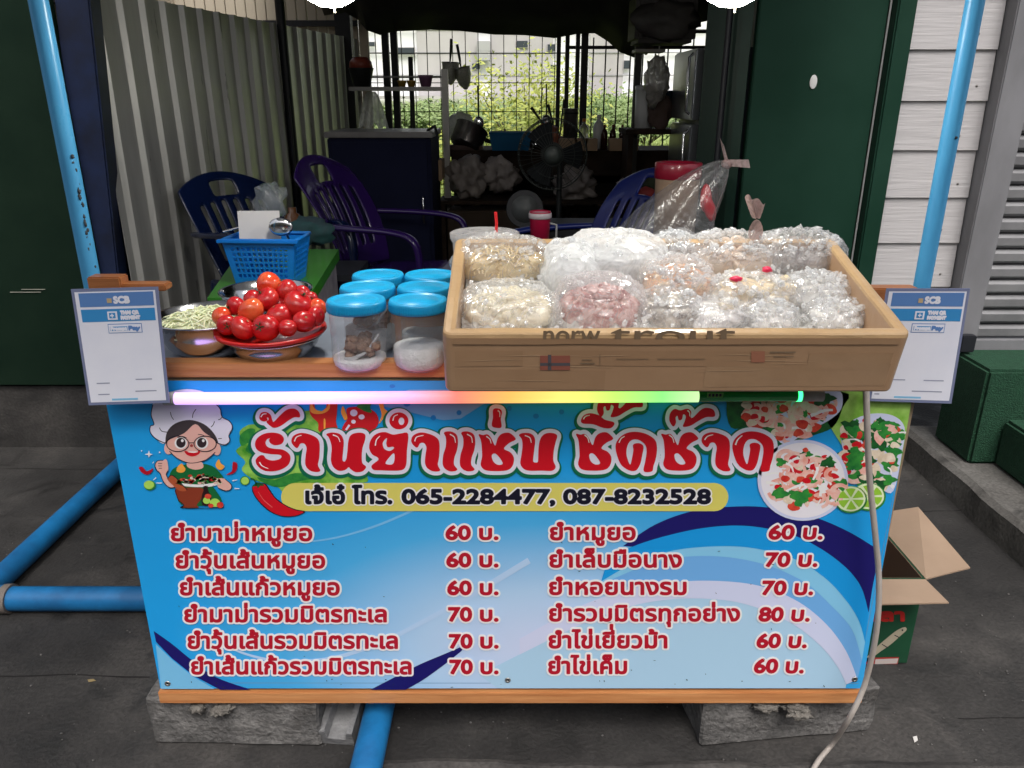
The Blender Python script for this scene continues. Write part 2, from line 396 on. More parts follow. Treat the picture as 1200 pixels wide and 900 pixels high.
# wire mesh screen and posts at the back opening
M_wire = mat('rusty_dark_wire', (.02, .02, .022), .6)
fe = thing('mesh_screen', 'dark wire mesh screen across the back opening of the shop', 'fence')
b = MB()
x = -1.33
while x < .40: b.box(x - .003, x + .003, 6.400, 6.406, .3, 2.65); x += .0975
z = .35
while z < 2.6: b.box(-1.38, .42, 6.407, 6.412, z - .003, z + .003); z += .21
b.build('wire_grid', M_wire, fe)
b = MB()
x = .62
while x < 1.7: b.box(x - .005, x + .005, 6.400, 6.410, .3, 1.93); x += .095
b.build('bar_grid', M_wire, fe)
b = MB()
for z in (.8, 1.86, 1.97): b.box(.42, 1.7, 6.38, 6.398, z - .012, z + .012)
b.build('rail', M_wire, fe)
for px, w in ((454, .05), (464, .05), (654, .03), (664, .03), (676, .03), (684, .05)):
    p = P(px, 100, 6.3); b = MB(); b.box(p.x - w / 2, p.x + w / 2, 6.28, 6.33, .3, 2.7); b.build('post', M_dark_steel, fe)
b = MB(); p = P(404, 60, 6.0); b.box(p.x - .06, p.x + .05, 6.0, 6.1, .3, 2.7, bev=.004)
tag(b.build('corner_post', M_dark_steel), 'wide black corner post at the far end of the corrugated wall', 'post')

# right: dark green door leaf, folded door leaves, white boarding, shutter
gd = thing('green_door', 'dark green metal door leaf with one small white oval sticker', 'door')
xl, xr = P(876, 150, 3.1).x, P(1020, 150, 3.1).x
b = MB(); b.box(xl, xr, 3.10, 3.14, .3, 2.7, bev=.004); b.build('leaf', M_green_door, gd)
b = MB(); b.lathe([(.0155, 0), (.0155, .0015), (.014, .002), (0, .002)], 24, sx=.55, sy=1.0)
st = b.build('sticker', mat('white_sticker', (.75, .75, .74), .6), gd); pp = P(953, 96, 3.1); st.location = (pp.x, 3.0985, pp.z); st.rotation_euler = (R(90), 0, 0); st.scale = (1.6, 1.6, 1)
b = MB(); b.box(xr + .006, xr + .012, 3.105, 3.11, .3, 2.7); b.build('edge_trim', mat('pale_edge_trim', (.45, .46, .46), .5), gd)
b = MB(); b.box(xr + .016, xr + .085, 3.06, 3.13, .3, 2.7, bev=.006); b.build('door_frame', M_green_door, gd)
fd = thing('folding_door', 'dark green ribbed metal door leaves folded back at the opening', 'door')
b = MB(); x = xl - .018; y = 3.12; vs = []
prof = []
for i in range(9):
    prof += [(xl - .02 - .004 * i, 3.10 + .055 * i), (xl - .05 - .004 * i, 3.115 + .055 * i)]
for (x, y) in prof: vs += [(x, y, .3), (x, y, 2.68)]
b.add(vs, [(2 * i, 2 * i + 2, 2 * i + 3, 2 * i + 1) for i in range(len(prof) - 1)])
o = b.build('ribbed_leaf', mat('dark_green_ribbed_metal', (.006, .024, .016), .45, col2=(.009, .032, .022), scale=4, spec=.3), fd); solid(o, .006)
b = MB(); b.tube([(xl - .09, 3.16, .35), (xl - .09, 3.16, 2.6)], .012, 8); b.build('hinge_rod', M_dark_steel, fd)

M_white_board = mat('white_wood_grain_board', (.45, .435, .445), .6, col2=(.39, .375, .385), scale=5.0, stretch=(1.2, 1, 22), bump=.25, bscale=4, lo=.45, hi=.8)
sw = thing('clad_wall', 'white wood grain weatherboard wall beside the grey shutter', 'wall')
X0 = xr + .09; X1 = P(1150, 150, 3.1).x
z = .60; i = 0
while z < 2.75:
    b = MB(); h = .176
    b.add([(X0, 3.095, z), (X1, 3.095, z), (X1, 3.104, z + h), (X0, 3.104, z + h), (X0, 3.14, z), (X1, 3.14, z), (X1, 3.14, z + h), (X0, 3.14, z + h)],
          [(0, 1, 2, 3), (0, 4, 5, 1), (1, 5, 6, 2), (3, 2, 6, 7), (0, 3, 7, 4)])
    bo = b.build('board', M_white_board, sw); z += h + .002; i += 1
b = MB()
for k in range(6):
    b.T = Matrix.Translation((X1 - .05 - .03 * (k % 2), 3.104, .83 + k * .178)) @ Matrix.Rotation(R(90), 4, 'X'); b.lathe([(.0045, 0), (.0045, .008), (0, .009)], 8)
b.build('nail', mat('nail_head', (.15, .14, .13), .6), sw)
b = MB(); b.box(X0, X1, 3.10, 3.16, .34, .598); b.build('plinth', mat('whitewashed_plinth', (.5, .49, .5), .8, col2=(.3, .29, .29), scale=9), sw)
M_grey = mat('grey_painted_frame', (.20, .20, .215), .5, col2=(.15, .15, .16), scale=6, stretch=(1, 1, .4))
sh = thing('roller_shutter', 'grey steel roller shutter at the right edge of the picture', 'shutter')
b = MB(); b.box(X1 + .004, X1 + .115, 3.03, 3.14, .52, 2.75, bev=.004); b.build('guide_rail', M_grey, sh)
b = MB(); prof = []; z = .56
while z < 2.7:
    prof += [(3.105, z), (3.09, z + .012), (3.088, z + .042), (3.105, z + .055), (3.118, z + .058)]; z += .0625
vs = []
for (y, zz) in prof: vs += [(X1 + .117, y, zz), (X1 + 3.4, y, zz)]
b.add(vs, [(2 * k, 2 * k + 1, 2 * k + 3, 2 * k + 2) for k in range(len(prof) - 1)])
b.build('slat_curtain', mat('grey_shutter_slats', (.17, .17, .18), .5, metal=.2, col2=(.24, .24, .25), scale=5), sh)
b = MB(); b.box(X1 + .03, X1 + .09, 2.99, 3.028, .53, .60, bev=.004); b.build('bracket', M_dark_steel, sh)
b = MB(); b.box(X1 + .117, X1 + 3.4, 3.07, 3.13, .50, .557); b.build('bottom_bar', M_grey, sh)
# green carpeted steps
M_turf = mat('green_turf_mat', (.006, .042, .02), .95, col2=(.010, .058, .028), scale=40, bump=1.0, bscale=160)
stp = thing('entry_steps', 'two entry steps covered in dark green turf matting', 'steps')
b = MB(); b.box(1.83, 5.2, 2.80, 3.07, .12, .52, bev=.012); b.build('step', M_turf, stp)
b = MB(); b.box(1.93, 5.2, 2.47, 2.797, .122, .32, bev=.012); b.build('step', M_turf, stp)

# ---------------------------------------------------------------- field, bushes and building beyond
M_leafA = mat('yellow_green_leaf', (.24, .30, .06), .6, col2=(.42, .44, .10), scale=2.2)
M_leafB = mat('mid_green_leaf', (.13, .21, .07), .6, col2=(.27, .34, .14), scale=2.0)
M_stem = mat('bush_stem', (.10, .08, .05), .8)
def bush(name, label, c, rx, ry, h, m, n, seed, leaf=.07, group=None, cat='bush'):
    rnd = random.Random(seed); t = thing(name, label, cat, c, group=group)
    b = MB(); tips = []
    for k in range(12):
        a = rnd.uniform(0, 6.28); q = rnd.uniform(.3, .9); e = Vector((math.cos(a) * rx * q, math.sin(a) * ry * q, h * rnd.uniform(.55, .95)))
        mid = e * .5 + Vector((0, 0, h * .08)); b.tube([(0, 0, 0), mid * .6, mid, e], [.03, .022, .015, .006], 5); tips.append(e); tips.append(mid)
    b.build('stem', M_stem, t)
    b = MB(); vs = []; fs = []
    for k in range(n):
        tp_ = rnd.choice(tips); p = tp_ + Vector((rnd.gauss(0, rx * .22), rnd.gauss(0, ry * .22), rnd.gauss(0, h * .12)))
        if p.z < .03: p.z = .03 + rnd.random() * .2
        a = Vector((rnd.gauss(0, 1), rnd.gauss(0, 1), rnd.gauss(0, .6))).normalized(); q = a.orthogonal().normalized()
        s = leaf * rnd.uniform(.6, 1.3); i = len(vs)
        vs += [p - a * s, p + q * s * .4, p + a * s, p - q * s * .4]; fs.append((i, i + 1, i + 2, i + 3))
    b.add(vs, fs); b.build('foliage', m, t); return t
def gpos(px, Y): return Vector((P(px, 120, Y).x, Y, -.02))
bush('bush', 'large yellow green bush in the middle of the field behind the shop', gpos(622, 12), .95, .8, 1.9, M_leafA, 4200, 3, .045)
bush('bush', 'small yellowing bush seen below the shelf of bowls', gpos(490, 12), .7, .6, .95, M_leafA, 2000, 5, .045)
bush('bush', 'dense mid green shrub right of the yellow bush', gpos(705, 17), 1.1, .9, 1.55, M_leafB, 3000, 6, .055)
for k, (px, Y, h, lab) in enumerate(((440, 27, 1.15, 'green hedge shrub far left beyond the wire mesh'), (545, 28, 1.25, 'green hedge shrub beneath the hanging strainers'),
                                     (668, 30, 1.35, 'green hedge shrub behind the thin fence posts'), (760, 27, 1.5, 'green hedge shrub behind the white plastic canister'))):
    bush('hedge_shrub', lab, gpos(px, Y), 2.6, 1.2, h, M_leafB, 4500, 20 + k, .10, group='shrubs along the far side of the field', cat='shrub')
# grass tufts
b = MB(); rnd = random.Random(5); vs = []; fs = []
for k in range(9000):
    Y = 7.6 + 20 * rnd.random() ** 1.5; x = rnd.uniform(-.42, .32) * Y; hh = rnd.uniform(.1, .38); a = rnd.uniform(0, 3.14); w = .02
    i = len(vs); dx, dy = math.cos(a) * w, math.sin(a) * w
    vs += [(x - dx, Y - dy, -.02), (x + dx, Y + dy, -.02), (x + rnd.gauss(0, .08), Y + rnd.gauss(0, .08), hh)]; fs.append((i, i + 1, i + 2))
b.add(vs, fs); tag(b.build('grass', mat('tall_grass_blade', (.20, .30, .06), .8, col2=(.36, .40, .14), scale=.7)), 'tall pale grass growing over the field', 'grass', kind='stuff')
# concrete building
M_con = mat('pale_concrete_wall', (.50, .48, .485), .85, col2=(.40, .38, .39), scale=.35, stretch=(1, 1, .5))
M_wht = mat('white_rendered_wall', (.82, .82, .84), .8, col2=(.76, .76, .79), scale=.3)
M_pane = mat('dark_window_pane', (.05, .06, .07), .15)
bd = thing('concrete_building', 'pale concrete and white building far beyond the field', 'building', (0, 44, 0))
b = MB(); b.box(-20, 20, 0, 6, 0, 7.5); b.build('wall', M_wht, bd)
def bx(px): return P(px, 80, 44).x
for (a, c) in ((490, 560), (576, 648), (690, 730)):
    b = MB(); b.box(bx(a), bx(c), -.12, -.01, 1.6, 6.9); b.build('wall_panel', M_con, bd)
b = MB()
for z in (2.6, 3.7, 4.8, 5.9): b.box(-19.9, 19.9, -.16, -.125, z, z + .05)
b.build('joint_line', mat('joint', (.3, .3, .31), .8), bd)
for (px, py, w, h) in ((428, 52, 26, 5), (558, 78, 10, 7), (646, 56, 10, 8), (649, 80, 9, 8), (476, 60, 22, 8), (734, 76, 8, 10), (612, 52, 14, 8)):
    p = P(px, py, 44); ww = S(w, 44, 2) / 2; h2 = S(h, 44, 2) / 2
    b = MB(); b.box(p.x - ww, p.x + ww, -.2, -.165, p.z - h2, p.z + h2); f = b.build('window', M_con, bd)
    b = MB(); b.box(p.x - ww * .88, p.x + ww * .88, -.215, -.2005, p.z - h2 * .85, p.z + h2 * .85); b.build('pane', M_pane, f)
for (px, py) in ((567, 55), (567, 66)):
    p = P(px, py, 44); b = MB(); b.box(p.x - .35, p.x + .35, -.6, -.17, p.z - .25, p.z + .25, bev=.03); b.build('air_conditioner', mat('ac_grey', (.4, .4, .41), .6), bd)
b = MB(); b.box(-20, 20, -1.4, -.2, 1.45, 1.6); b.build('canopy', M_con, bd)
# ================================================================ THE FOOD STALL
YB = 1.47                                       # plane of the printed banner
M_pine = wood('varnished_pine', srgb(206, 146, 94), srgb(172, 108, 62), 'X')
M_pine_end = wood('varnished_pine_end', srgb(176, 112, 66), srgb(140, 84, 46), 'X', scale=4)
M_lam = mat('grey_laminate_top', (.30, .33, .40), .35, col2=(.24, .27, .33), scale=9)
TT = .985                                       # table top height
pl = P(196, 436, YB).x; pr = P(1068, 470, YB).x
stall = thing('food_stall', 'wooden street food stall carrying the blue printed menu banner', 'stall', (0, YB + .25, 0))
def st(b, name, m, par=None):
    b.T = Matrix.Translation((0, -(YB + .25), 0)); 
    b.v = [(x, y - (YB + .25), z) for (x, y, z) in b.v]
    return b.build(name, m, par or stall)
b = MB(); b.box(-.86, .85, YB + .045, 1.99, TT - .02, TT, bev=.002); st(b, 'tabletop', M_lam)
b = MB(); b.box(-.72, .79, YB + .006, YB + .043, .967, .999, bev=.002); st(b, 'front_rail', M_pine)
bl = P(187, 815, YB).x; br = P(1010, 815, YB).x
b = MB(); b.box(bl, br, YB - .006, YB + .04, .146, .179, bev=.002); st(b, 'bottom_rail', M_pine)
b = MB(); b.box(-.83, .83, YB + .012, YB + .022, .18, .966); st(b, 'front_board', mat('plywood_board', (.30, .22, .14), .7, col2=(.24, .17, .1), scale=5))
for x in (-.80, .76):
    for y in (YB + .024, 1.93):
        b = MB(); b.box(x, x + .045, y, y + .045, .146, .964, bev=.002); st(b, 'leg', M_pine)
b = MB(); b.box(-.79, .79, 1.94, 1.975, .146, .18); st(b, 'back_rail', M_pine)
# timber ends sticking out beside the poles
pa, pb, pc_, pd_, pe_, pf_ = P(104, 342, 1.68), P(140, 325, 1.68), P(140, 342, 1.68), P(192, 334, 1.68), P(1004, 364, 1.66), P(1078, 338, 1.66)
for (x0, x1, y, z0, z1) in ((pa.x, pb.x, 1.68, pa.z, pb.z), (pc_.x + .001, pd_.x, 1.684, pc_.z, pd_.z), (pe_.x, pf_.x, 1.66, pe_.z, pf_.z)):
    b = MB(); b.box(x0, x1, y, y + .04, z0, z1, bev=.003); st(b, 'end_block', M_pine_end)

# ------------------------------------------------------------ the banner
def bpt(px, py, k=0):
    p = P(px, py, YB); return (p.x, YB - .002 - .00025 * k, p.z)
banner = thing('menu_banner', 'blue printed vinyl menu banner fixed to the front of the stall', 'banner', (0, YB, .17))
BO = Vector((0, YB, .17))
def bart(name, polys, k, m, parent=None, closed=True, lab=None):
    """flat printed shapes (lists of photo points) on the banner plane, k = print layer"""
    b = MB(); mats = m if isinstance(m, list) else [m]
    for item in polys:
        mi = 0; kk = k
        if isinstance(item, tuple): mi, item = item[0], item[1]
        vs = [Vector(bpt(x, y, kk)) - BO for x, y in item]
        # face the camera
        ar = sum(vs[i].x * vs[(i + 1) % len(vs)].z - vs[(i + 1) % len(vs)].x * vs[i].z for i in range(len(vs)))
        if ar < 0: vs.reverse()
        b.add(vs, [tuple(range(len(vs)))], mi)
    return b.build(name, mats, parent or banner)
def smooth_poly(pts, n=5, closed=True):
    out = []; N = len(pts)
    rng = range(N) if closed else range(N - 1)
    for i in rng:
        if closed: p0, p1, p2, p3 = pts[i - 1], pts[i], pts[(i + 1) % N], pts[(i + 2) % N]
        else: p0, p1, p2, p3 = pts[max(i - 1, 0)], pts[i], pts[i + 1], pts[min(i + 2, N - 1)]
        for k in range(n):
            t = k / n; q = []
            for a in (0, 1):
                q.append(.5 * (2 * p1[a] + (p2[a] - p0[a]) * t + (2 * p0[a] - 5 * p1[a] + 4 * p2[a] - p3[a]) * t * t + (3 * p1[a] - p0[a] - 3 * p2[a] + p3[a]) * t ** 3))
            out.append(tuple(q))
    if not closed: out.append(tuple(pts[-1]))
    return out
def ell(cx, cy, rx, ry, n=32, a0=0): return [(cx + rx * math.cos(2 * math.pi * i / n + a0), cy + ry * math.sin(2 * math.pi * i / n + a0)) for i in range(n)]
def stroke(pts, w, n=5):
    q = smooth_poly(pts, n, False); L_, R_ = [], []
    for i, p in enumerate(q):
        a = q[max(i - 1, 0)]; c = q[min(i + 1, len(q) - 1)]; dx, dy = c[0] - a[0], c[1] - a[1]; l = math.hypot(dx, dy) or 1
        ww = w[0] + (w[1] - w[0]) * i / (len(q) - 1) if isinstance(w, tuple) else w
        L_.append((p[0] - dy / l * ww / 2, p[1] + dx / l * ww / 2)); R_.append((p[0] + dy / l * ww / 2, p[1] - dx / l * ww / 2))
    return L_ + R_[::-1]
def Z(ox, oy, s): return lambda pts: [(ox + x / s, oy + y / s) for x, y in pts]
def ink(name, c, rough=.42, **k): return mat('print_' + name, srgb(*c), rough, **k)
K_red = ink('red', (206, 14, 34)); K_white = ink('white', (226, 224, 240)); K_green = ink('deep_green', (0, 104, 74)); K_navy = ink('navy', (22, 16, 100))
K_black = ink('black', (12, 12, 34)); K_yel = ink('ochre_yellow', (220, 210, 104)); K_blue = ink('bright_blue', (20, 152, 226)); K_cyan = ink('light_cyan', (134, 200, 236))
K_mid = ink('mid_blue', (112, 174, 232)); K_pale = ink('pale_blue', (172, 208, 234)); K_lav = ink('pale_lavender', (206, 212, 240)); K_crim = ink('crimson', (178, 12, 40))
K_lime = ink('lime', (150, 200, 60)); K_lime2 = ink('lime_flesh', (176, 222, 96)); K_limep = ink('lime_pith', (226, 240, 196)); K_leaf = ink('leaf_green', (24, 116, 52), col2=srgb(60, 150, 60), scale=60)
K_dleaf = ink('dark_leaf', (14, 70, 36), col2=srgb(30, 100, 44), scale=60); K_let = ink('lettuce', (70, 150, 40), col2=srgb(160, 214, 96), scale=26, detail=6)
K_skin = ink('skin', (232, 180, 168)); K_hair = ink('hair', (64, 56, 60)); K_brown = ink('brown', (138, 56, 34)); K_tan = ink('wood_tan', (176, 84, 50)); K_cream = ink('cream', (240, 226, 206), col2=srgb(216, 196, 170), scale=50)
K_pink = ink('prawn_pink', (234, 160, 144), col2=srgb(240, 206, 196), scale=60); K_or = ink('flame_orange', (250, 170, 70)); K_tom = ink('tomato_red', (196, 40, 36), col2=srgb(224, 84, 60), scale=50)
K_bbl = ink('blue_spot', (30, 128, 204)); K_wr = ink('warm_white', (238, 236, 236))

# sheet with its printed blue-to-pale ground
def banner_ground():
    m = bpy.data.materials.new('banner_print'); m.use_nodes = True; nt = m.node_tree; N = nt.nodes; L = nt.links; p = N['Principled BSDF']
    tc = N.new('ShaderNodeTexCoord'); mp = N.new('ShaderNodeMapping'); c = Vector(bpt(640, 760)) - BO
    mp.inputs['Location'].default_value = (-c.x * .95, 0, -c.z * 1.75); mp.inputs['Scale'].default_value = (.95, 0, 1.75)
    L.new(tc.outputs['Object'], mp.inputs[0])
    ln = N.new('ShaderNodeVectorMath'); ln.operation = 'LENGTH'; L.new(mp.outputs[0], ln.inputs[0])
    r = N.new('ShaderNodeValToRGB'); e = r.color_ramp.elements
    e[0].position = .0; e[0].color = (*srgb(206, 214, 242), 1); e[1].position = .82; e[1].color = (*srgb(26, 158, 230), 1)
    k = e.new(.28); k.color = (*srgb(176, 208, 240), 1); k = e.new(.58); k.color = (*srgb(74, 174, 232), 1)
    L.new(ln.outputs['Value'], r.inputs[0]); L.new(r.outputs[0], p.inputs['Base Color']); p.inputs['Roughness'].default_value = .42
    n = N.new('ShaderNodeTexNoise'); n.inputs['Scale'].default_value = 5; L.new(tc.outputs['Object'], n.inputs['Vector'])
    bp = N.new('ShaderNodeBump'); bp.inputs['Strength'].default_value = .25; bp.inputs['Distance'].default_value = .02
    L.new(n.outputs['Fac'], bp.inputs['Height']); L.new(bp.outputs[0], p.inputs['Normal'])
    return m
TLc, TRc, BRc, BLc = (120, 446), (1071, 446), (1009.5, 806), (188.5, 806)
b = MB(); vs = [Vector(bpt(*q)) - BO for q in (TLc, TRc, BRc, BLc)]; bk = [v + Vector((0, .0018, 0)) for v in vs]
b.add(vs + bk, [(3, 2, 1, 0), (4, 5, 6, 7), (0, 1, 5, 4), (1, 2, 6, 5), (2, 3, 7, 6), (3, 0, 4, 7)])
b.build('vinyl_sheet', banner_ground(), banner)
# hem lines
bart('hem_seam', [stroke([(192, 799.5), (1006, 800)], .7, 1), stroke([(1062, 500), (1004, 797)], .6, 1)], 1, ink('hem', (110, 150, 190)))

z7 = Z(620, 590, 2.727); z8 = Z(180, 590, 2.727)
A1 = smooth_poly([(300, 133), (400, 66), (520, 22), (640, 8), (760, 10), (900, 38), (1020, 88), (1118, 148)], 6, False)
A1 = [p for p in A1]
A2 = smooth_poly([(1083, 345), (1058, 262), (1000, 192), (900, 124), (800, 86), (680, 68), (560, 75), (440, 100), (330, 135), (250, 180)], 6, False)
A3 = smooth_poly([(1072, 440), (1052, 372), (1010, 305), (940, 232), (840, 172), (700, 138), (560, 136), (440, 152), (330, 190), (230, 246)], 6, False)
A4 = smooth_poly([(1062, 500), (1030, 400), (960, 320), (880, 250), (760, 195), (620, 168), (480, 170), (350, 204), (200, 270)], 6, False)
A5 = smooth_poly([(-30, 430), (150, 332), (300, 276), (450, 250), (600, 245), (740, 262), (860, 312), (950, 385), (1012, 470), (1048, 560)], 6, False)
A6 = smooth_poly([(1012, 575), (985, 520), (930, 452), (840, 382), (720, 328), (600, 304), (450, 304), (300, 332), (150, 392), (-30, 480)], 6, False)
bart('arc_swoosh', [z7(A1 + [(1096, 262)] + A2[:-6])], 6, K_navy)
bart('arc_swoosh', [z7(A2[::-1] + A3)], 5, K_blue)
bart('arc_swoosh', [z7(A3[::-1] + A4)], 4, K_cyan)
bart('arc_swoosh', [z7(A4[::-1] + A5[::-1][:40] + A5[:0])], 3, K_mid)
bart('arc_swoosh', [z7(A5 + A6)], 4, K_lav)
bart('arc_swoosh', [z7(A6[::-1] + [(1010, 588), (300, 588), (-100, 588), (-160, 545)])], 2, K_pale)
bart('corner_swoosh', [z8(smooth_poly([(2, 405), (60, 446), (120, 495), (200, 552), (312, 592)], 5, False) + [(214, 592), (130, 548), (60, 492), (10, 440)])], 4, K_navy)
bart('corner_swoosh', [z8([(8, 446), (60, 496), (130, 552), (196, 590), (26, 590)])], 3, ink('corner_cyan', (120, 190, 232)))
bart('corner_swoosh', [z8([(694, 592)] + smooth_poly([(760, 558), (850, 512), (940, 474), (990, 452)], 5, False) + smooth_poly([(985, 468), (930, 512), (860, 562), (806, 592)], 5, False))], 4, K_navy)
bart('ribbon_line', [z8(stroke([(210, 440), (300, 480), (420, 502), (580, 490), (740, 436), (880, 366), (1000, 300), (1200, 180)], (5, 20)))], 3, ink('ribbon', (180, 208, 240)))
bart('ribbon_line', [z8(stroke([(250, 110), (420, 122), (560, 112), (700, 74), (830, 20)], (3, 8)))], 2, ink('soft_blue', (120, 190, 236)))
bart('ground_wave', [[(430, 472), (470, 480), (520, 492), (540, 490), (565, 474), (600, 456), (480, 456)]], 2, ink('wave_blue', (112, 172, 222)))
spots = [ell(477, 473, 4, 3, 12), ell(508, 489, 3.2, 3.2, 12), ell(538, 483, 3, 3, 12), ell(560, 470, 3, 2.5, 12), ell(597, 478, 2.6, 3, 12), ell(628, 487, 3.4, 3, 12), ell(658, 482, 3, 3, 12),
         ell(690, 470, 2.6, 2.6, 12), ell(735, 489, 2.4, 2.4, 12), ell(196, 453, 2.2, 1.6, 12), ell(460, 452, 3.4, 2, 12), ell(560, 453, 3.6, 2, 12)]
bart('dot_print', spots, 3, K_bbl)

# ---- outlined lettering: distance field of each outline, traced back to shapes
def contour_mesh(segs_list, off, cell, xr, yr):
    """segs_list: list of glyph outlines, each an array [n,4] of directed segments. Returns faces of {inside grown by off}."""
    x0, x1 = xr; y0, y1 = yr
    nx = int((x1 - x0) / cell) + 2; ny = int((y1 - y0) / cell) + 2
    gx = x0 + np.arange(nx) * cell; gy = y0 + np.arange(ny) * cell
    D = np.full((ny, nx), -1e3)
    for sg in segs_list:
        mx = off + cell * 2 + 1e-6
        i0 = max(0, int((sg[:, [0, 2]].min() - mx - x0) / cell)); i1 = min(nx, int((sg[:, [0, 2]].max() + mx - x0) / cell) + 2)
        j0 = max(0, int((sg[:, [1, 3]].min() - mx - y0) / cell)); j1 = min(ny, int((sg[:, [1, 3]].max() + mx - y0) / cell) + 2)
        if i1 <= i0 or j1 <= j0: continue
        X, Y = np.meshgrid(gx[i0:i1], gy[j0:j1]); sh = X.shape; X = X.ravel()[:, None]; Y = Y.ravel()[:, None]
        ax, ay, bx_, by_ = sg[:, 0][None], sg[:, 1][None], sg[:, 2][None], sg[:, 3][None]
        dx, dy = bx_ - ax, by_ - ay; l2 = dx * dx + dy * dy + 1e-12
        t = np.clip(((X - ax) * dx + (Y - ay) * dy) / l2, 0, 1)
        d = np.sqrt(((X - ax - t * dx) ** 2 + (Y - ay - t * dy) ** 2).min(1))
        up = (ay <= Y) & (by_ > Y); dn = (ay > Y) & (by_ <= Y)
        side = dx * (Y - ay) - (X - ax) * dy
        w = (up & (side > 0)).sum(1) - (dn & (side < 0)).sum(1)
        d = np.where(w != 0, d, -d).reshape(sh)
        D[j0:j1, i0:i1] = np.maximum(D[j0:j1, i0:i1], d)
    F = D + off; vs = []; fs = []
    for j in range(ny - 1):
        i = 0
        row = F[j]; row2 = F[j + 1]
        full = (row[:-1] > 0) & (row[1:] > 0) & (row2[:-1] > 0) & (row2[1:] > 0)
        anyp = (row[:-1] > 0) | (row[1:] > 0) | (row2[:-1] > 0) | (row2[1:] > 0)
        while i < nx - 1:
            if not anyp[i]: i += 1; continue
            if full[i]:
                k = i
                while k < nx - 1 and full[k]: k += 1
                a = len(vs); vs += [(gx[i], gy[j]), (gx[k], gy[j]), (gx[k], gy[j + 1]), (gx[i], gy[j + 1])]; fs.append((a, a + 1, a + 2, a + 3)); i = k; continue
            c = [(gx[i], gy[j], row[i]), (gx[i + 1], gy[j], row[i + 1]), (gx[i + 1], gy[j + 1], row2[i + 1]), (gx[i], gy[j + 1], row2[i])]
            poly = []
            for q in range(4):
                p, r = c[q], c[(q + 1) % 4]
                if p[2] > 0: poly.append((p[0], p[1]))
                if (p[2] > 0) != (r[2] > 0):
                    t = p[2] / (p[2] - r[2]); t = min(max(t, 0), 1); poly.append((p[0] + (r[0] - p[0]) * t, p[1] + (r[1] - p[1]) * t))
            if len(poly) >= 3:
                a = len(vs); vs += poly; fs.append(tuple(range(a, a + len(poly))))
            i += 1
    return vs, fs
_tc = {}
def text_segs(txt):
    """outline segments of a line of text at size 1, one group per outline"""
    if txt in _tc: return _tc[txt]
    c = bpy.data.curves.new('t', 'FONT'); c.body = txt; c.size = 1.0; c.fill_mode = 'NONE'; c.resolution_u = 4
    o = bpy.data.objects.new('t', c); COL.objects.link(o); bpy.context.view_layer.update()
    ev = o.evaluated_get(bpy.context.evaluated_depsgraph_get()); me = ev.to_mesh()
    co = [(v.co.x, v.co.y) for v in me.vertices]
    nb = {}
    segs = [(e.vertices[0], e.vertices[1]) for e in me.edges]
    adj = {}
    for a, d in segs: adj.setdefault(a, []).append(d); adj.setdefault(d, []).append(a)
    seen = set(); loops = []
    for s0 in range(len(co)):
        if s0 in seen or s0 not in adj: continue
        lp = [s0]; seen.add(s0); cur = s0
        while True:
            nxt = [q for q in adj[cur] if q not in seen]
            if not nxt: break
            n_ = (cur + 1) if (cur + 1) in nxt else nxt[0]
            lp.append(n_); seen.add(n_); cur = n_
        loops.append(lp)
    ev.to_mesh_clear(); bpy.data.objects.remove(o); bpy.data.curves.remove(c)
    arr = []
    for lp in loops:
        P_ = [co[i] for i in lp]
        arr.append(np.array([(P_[i][0], P_[i][1], P_[(i + 1) % len(P_)][0], P_[(i + 1) % len(P_)][1]) for i in range(len(P_))]))
    if arr:
        allp = np.concatenate(arr)
    else: allp = np.zeros((1, 4))
    _tc[txt] = ([allp], allp[:, [0, 2]].min(), allp[:, [0, 2]].max()); return _tc[txt]
def line_art(txt, x0, x1, base, hgt, shear=0.0, extra=None, cap=.56):
    """text segments laid out in photo points: spans x0..x1 with its baseline at base; hgt = letter height in photo px"""
    sg, a, c = text_segs(txt); s = hgt / cap; out = []
    groups = [g.copy() for g in sg]
    if extra:
        for (sub, mark, dx, dy) in extra:
            _, sa, sb = text_segs(sub); mg, ma, mb = text_segs(mark)
            for g in mg:
                g = g.copy(); g[:, [0, 2]] += sb - mb + dx; g[:, [1, 3]] += dy; groups.append(g)
    for g in groups:
        q = g.copy(); sx = (x1 - x0) / (c - a)
        q[:, [0, 2]] = x0 + (g[:, [0, 2]] - a) * sx + shear * g[:, [1, 3]] * s
        q[:, [1, 3]] = base - g[:, [1, 3]] * s
        out.append(q)
    return out
def lettering(name, groups, layers, parent=None, plane=None, cell=.62, org=None):
    """layers: (grow in photo px, print layer, material, dx, dy)"""
    parent = parent or banner; plane = plane or bpt; org = BO if org is None else org
    allp = np.concatenate(groups); first = None
    for (off, k, m, dx, dy) in layers:
        xr = (allp[:, [0, 2]].min() - off - 2, allp[:, [0, 2]].max() + off + 2); yr = (allp[:, [1, 3]].min() - off - 2, allp[:, [1, 3]].max() + off + 2)
        vs, fs = contour_mesh(groups, off, cell, xr, yr)
        b = MB(); b.v = [tuple(Vector(plane(x + dx, y + dy, k)) - org) for x, y in vs]; b.f = fs; b.m = [0] * len(fs); b.sm = [False] * len(fs)
        if first is None: first = b.build(name, m, parent)
        else:
            o = b.build('outline', m, first)
    return first

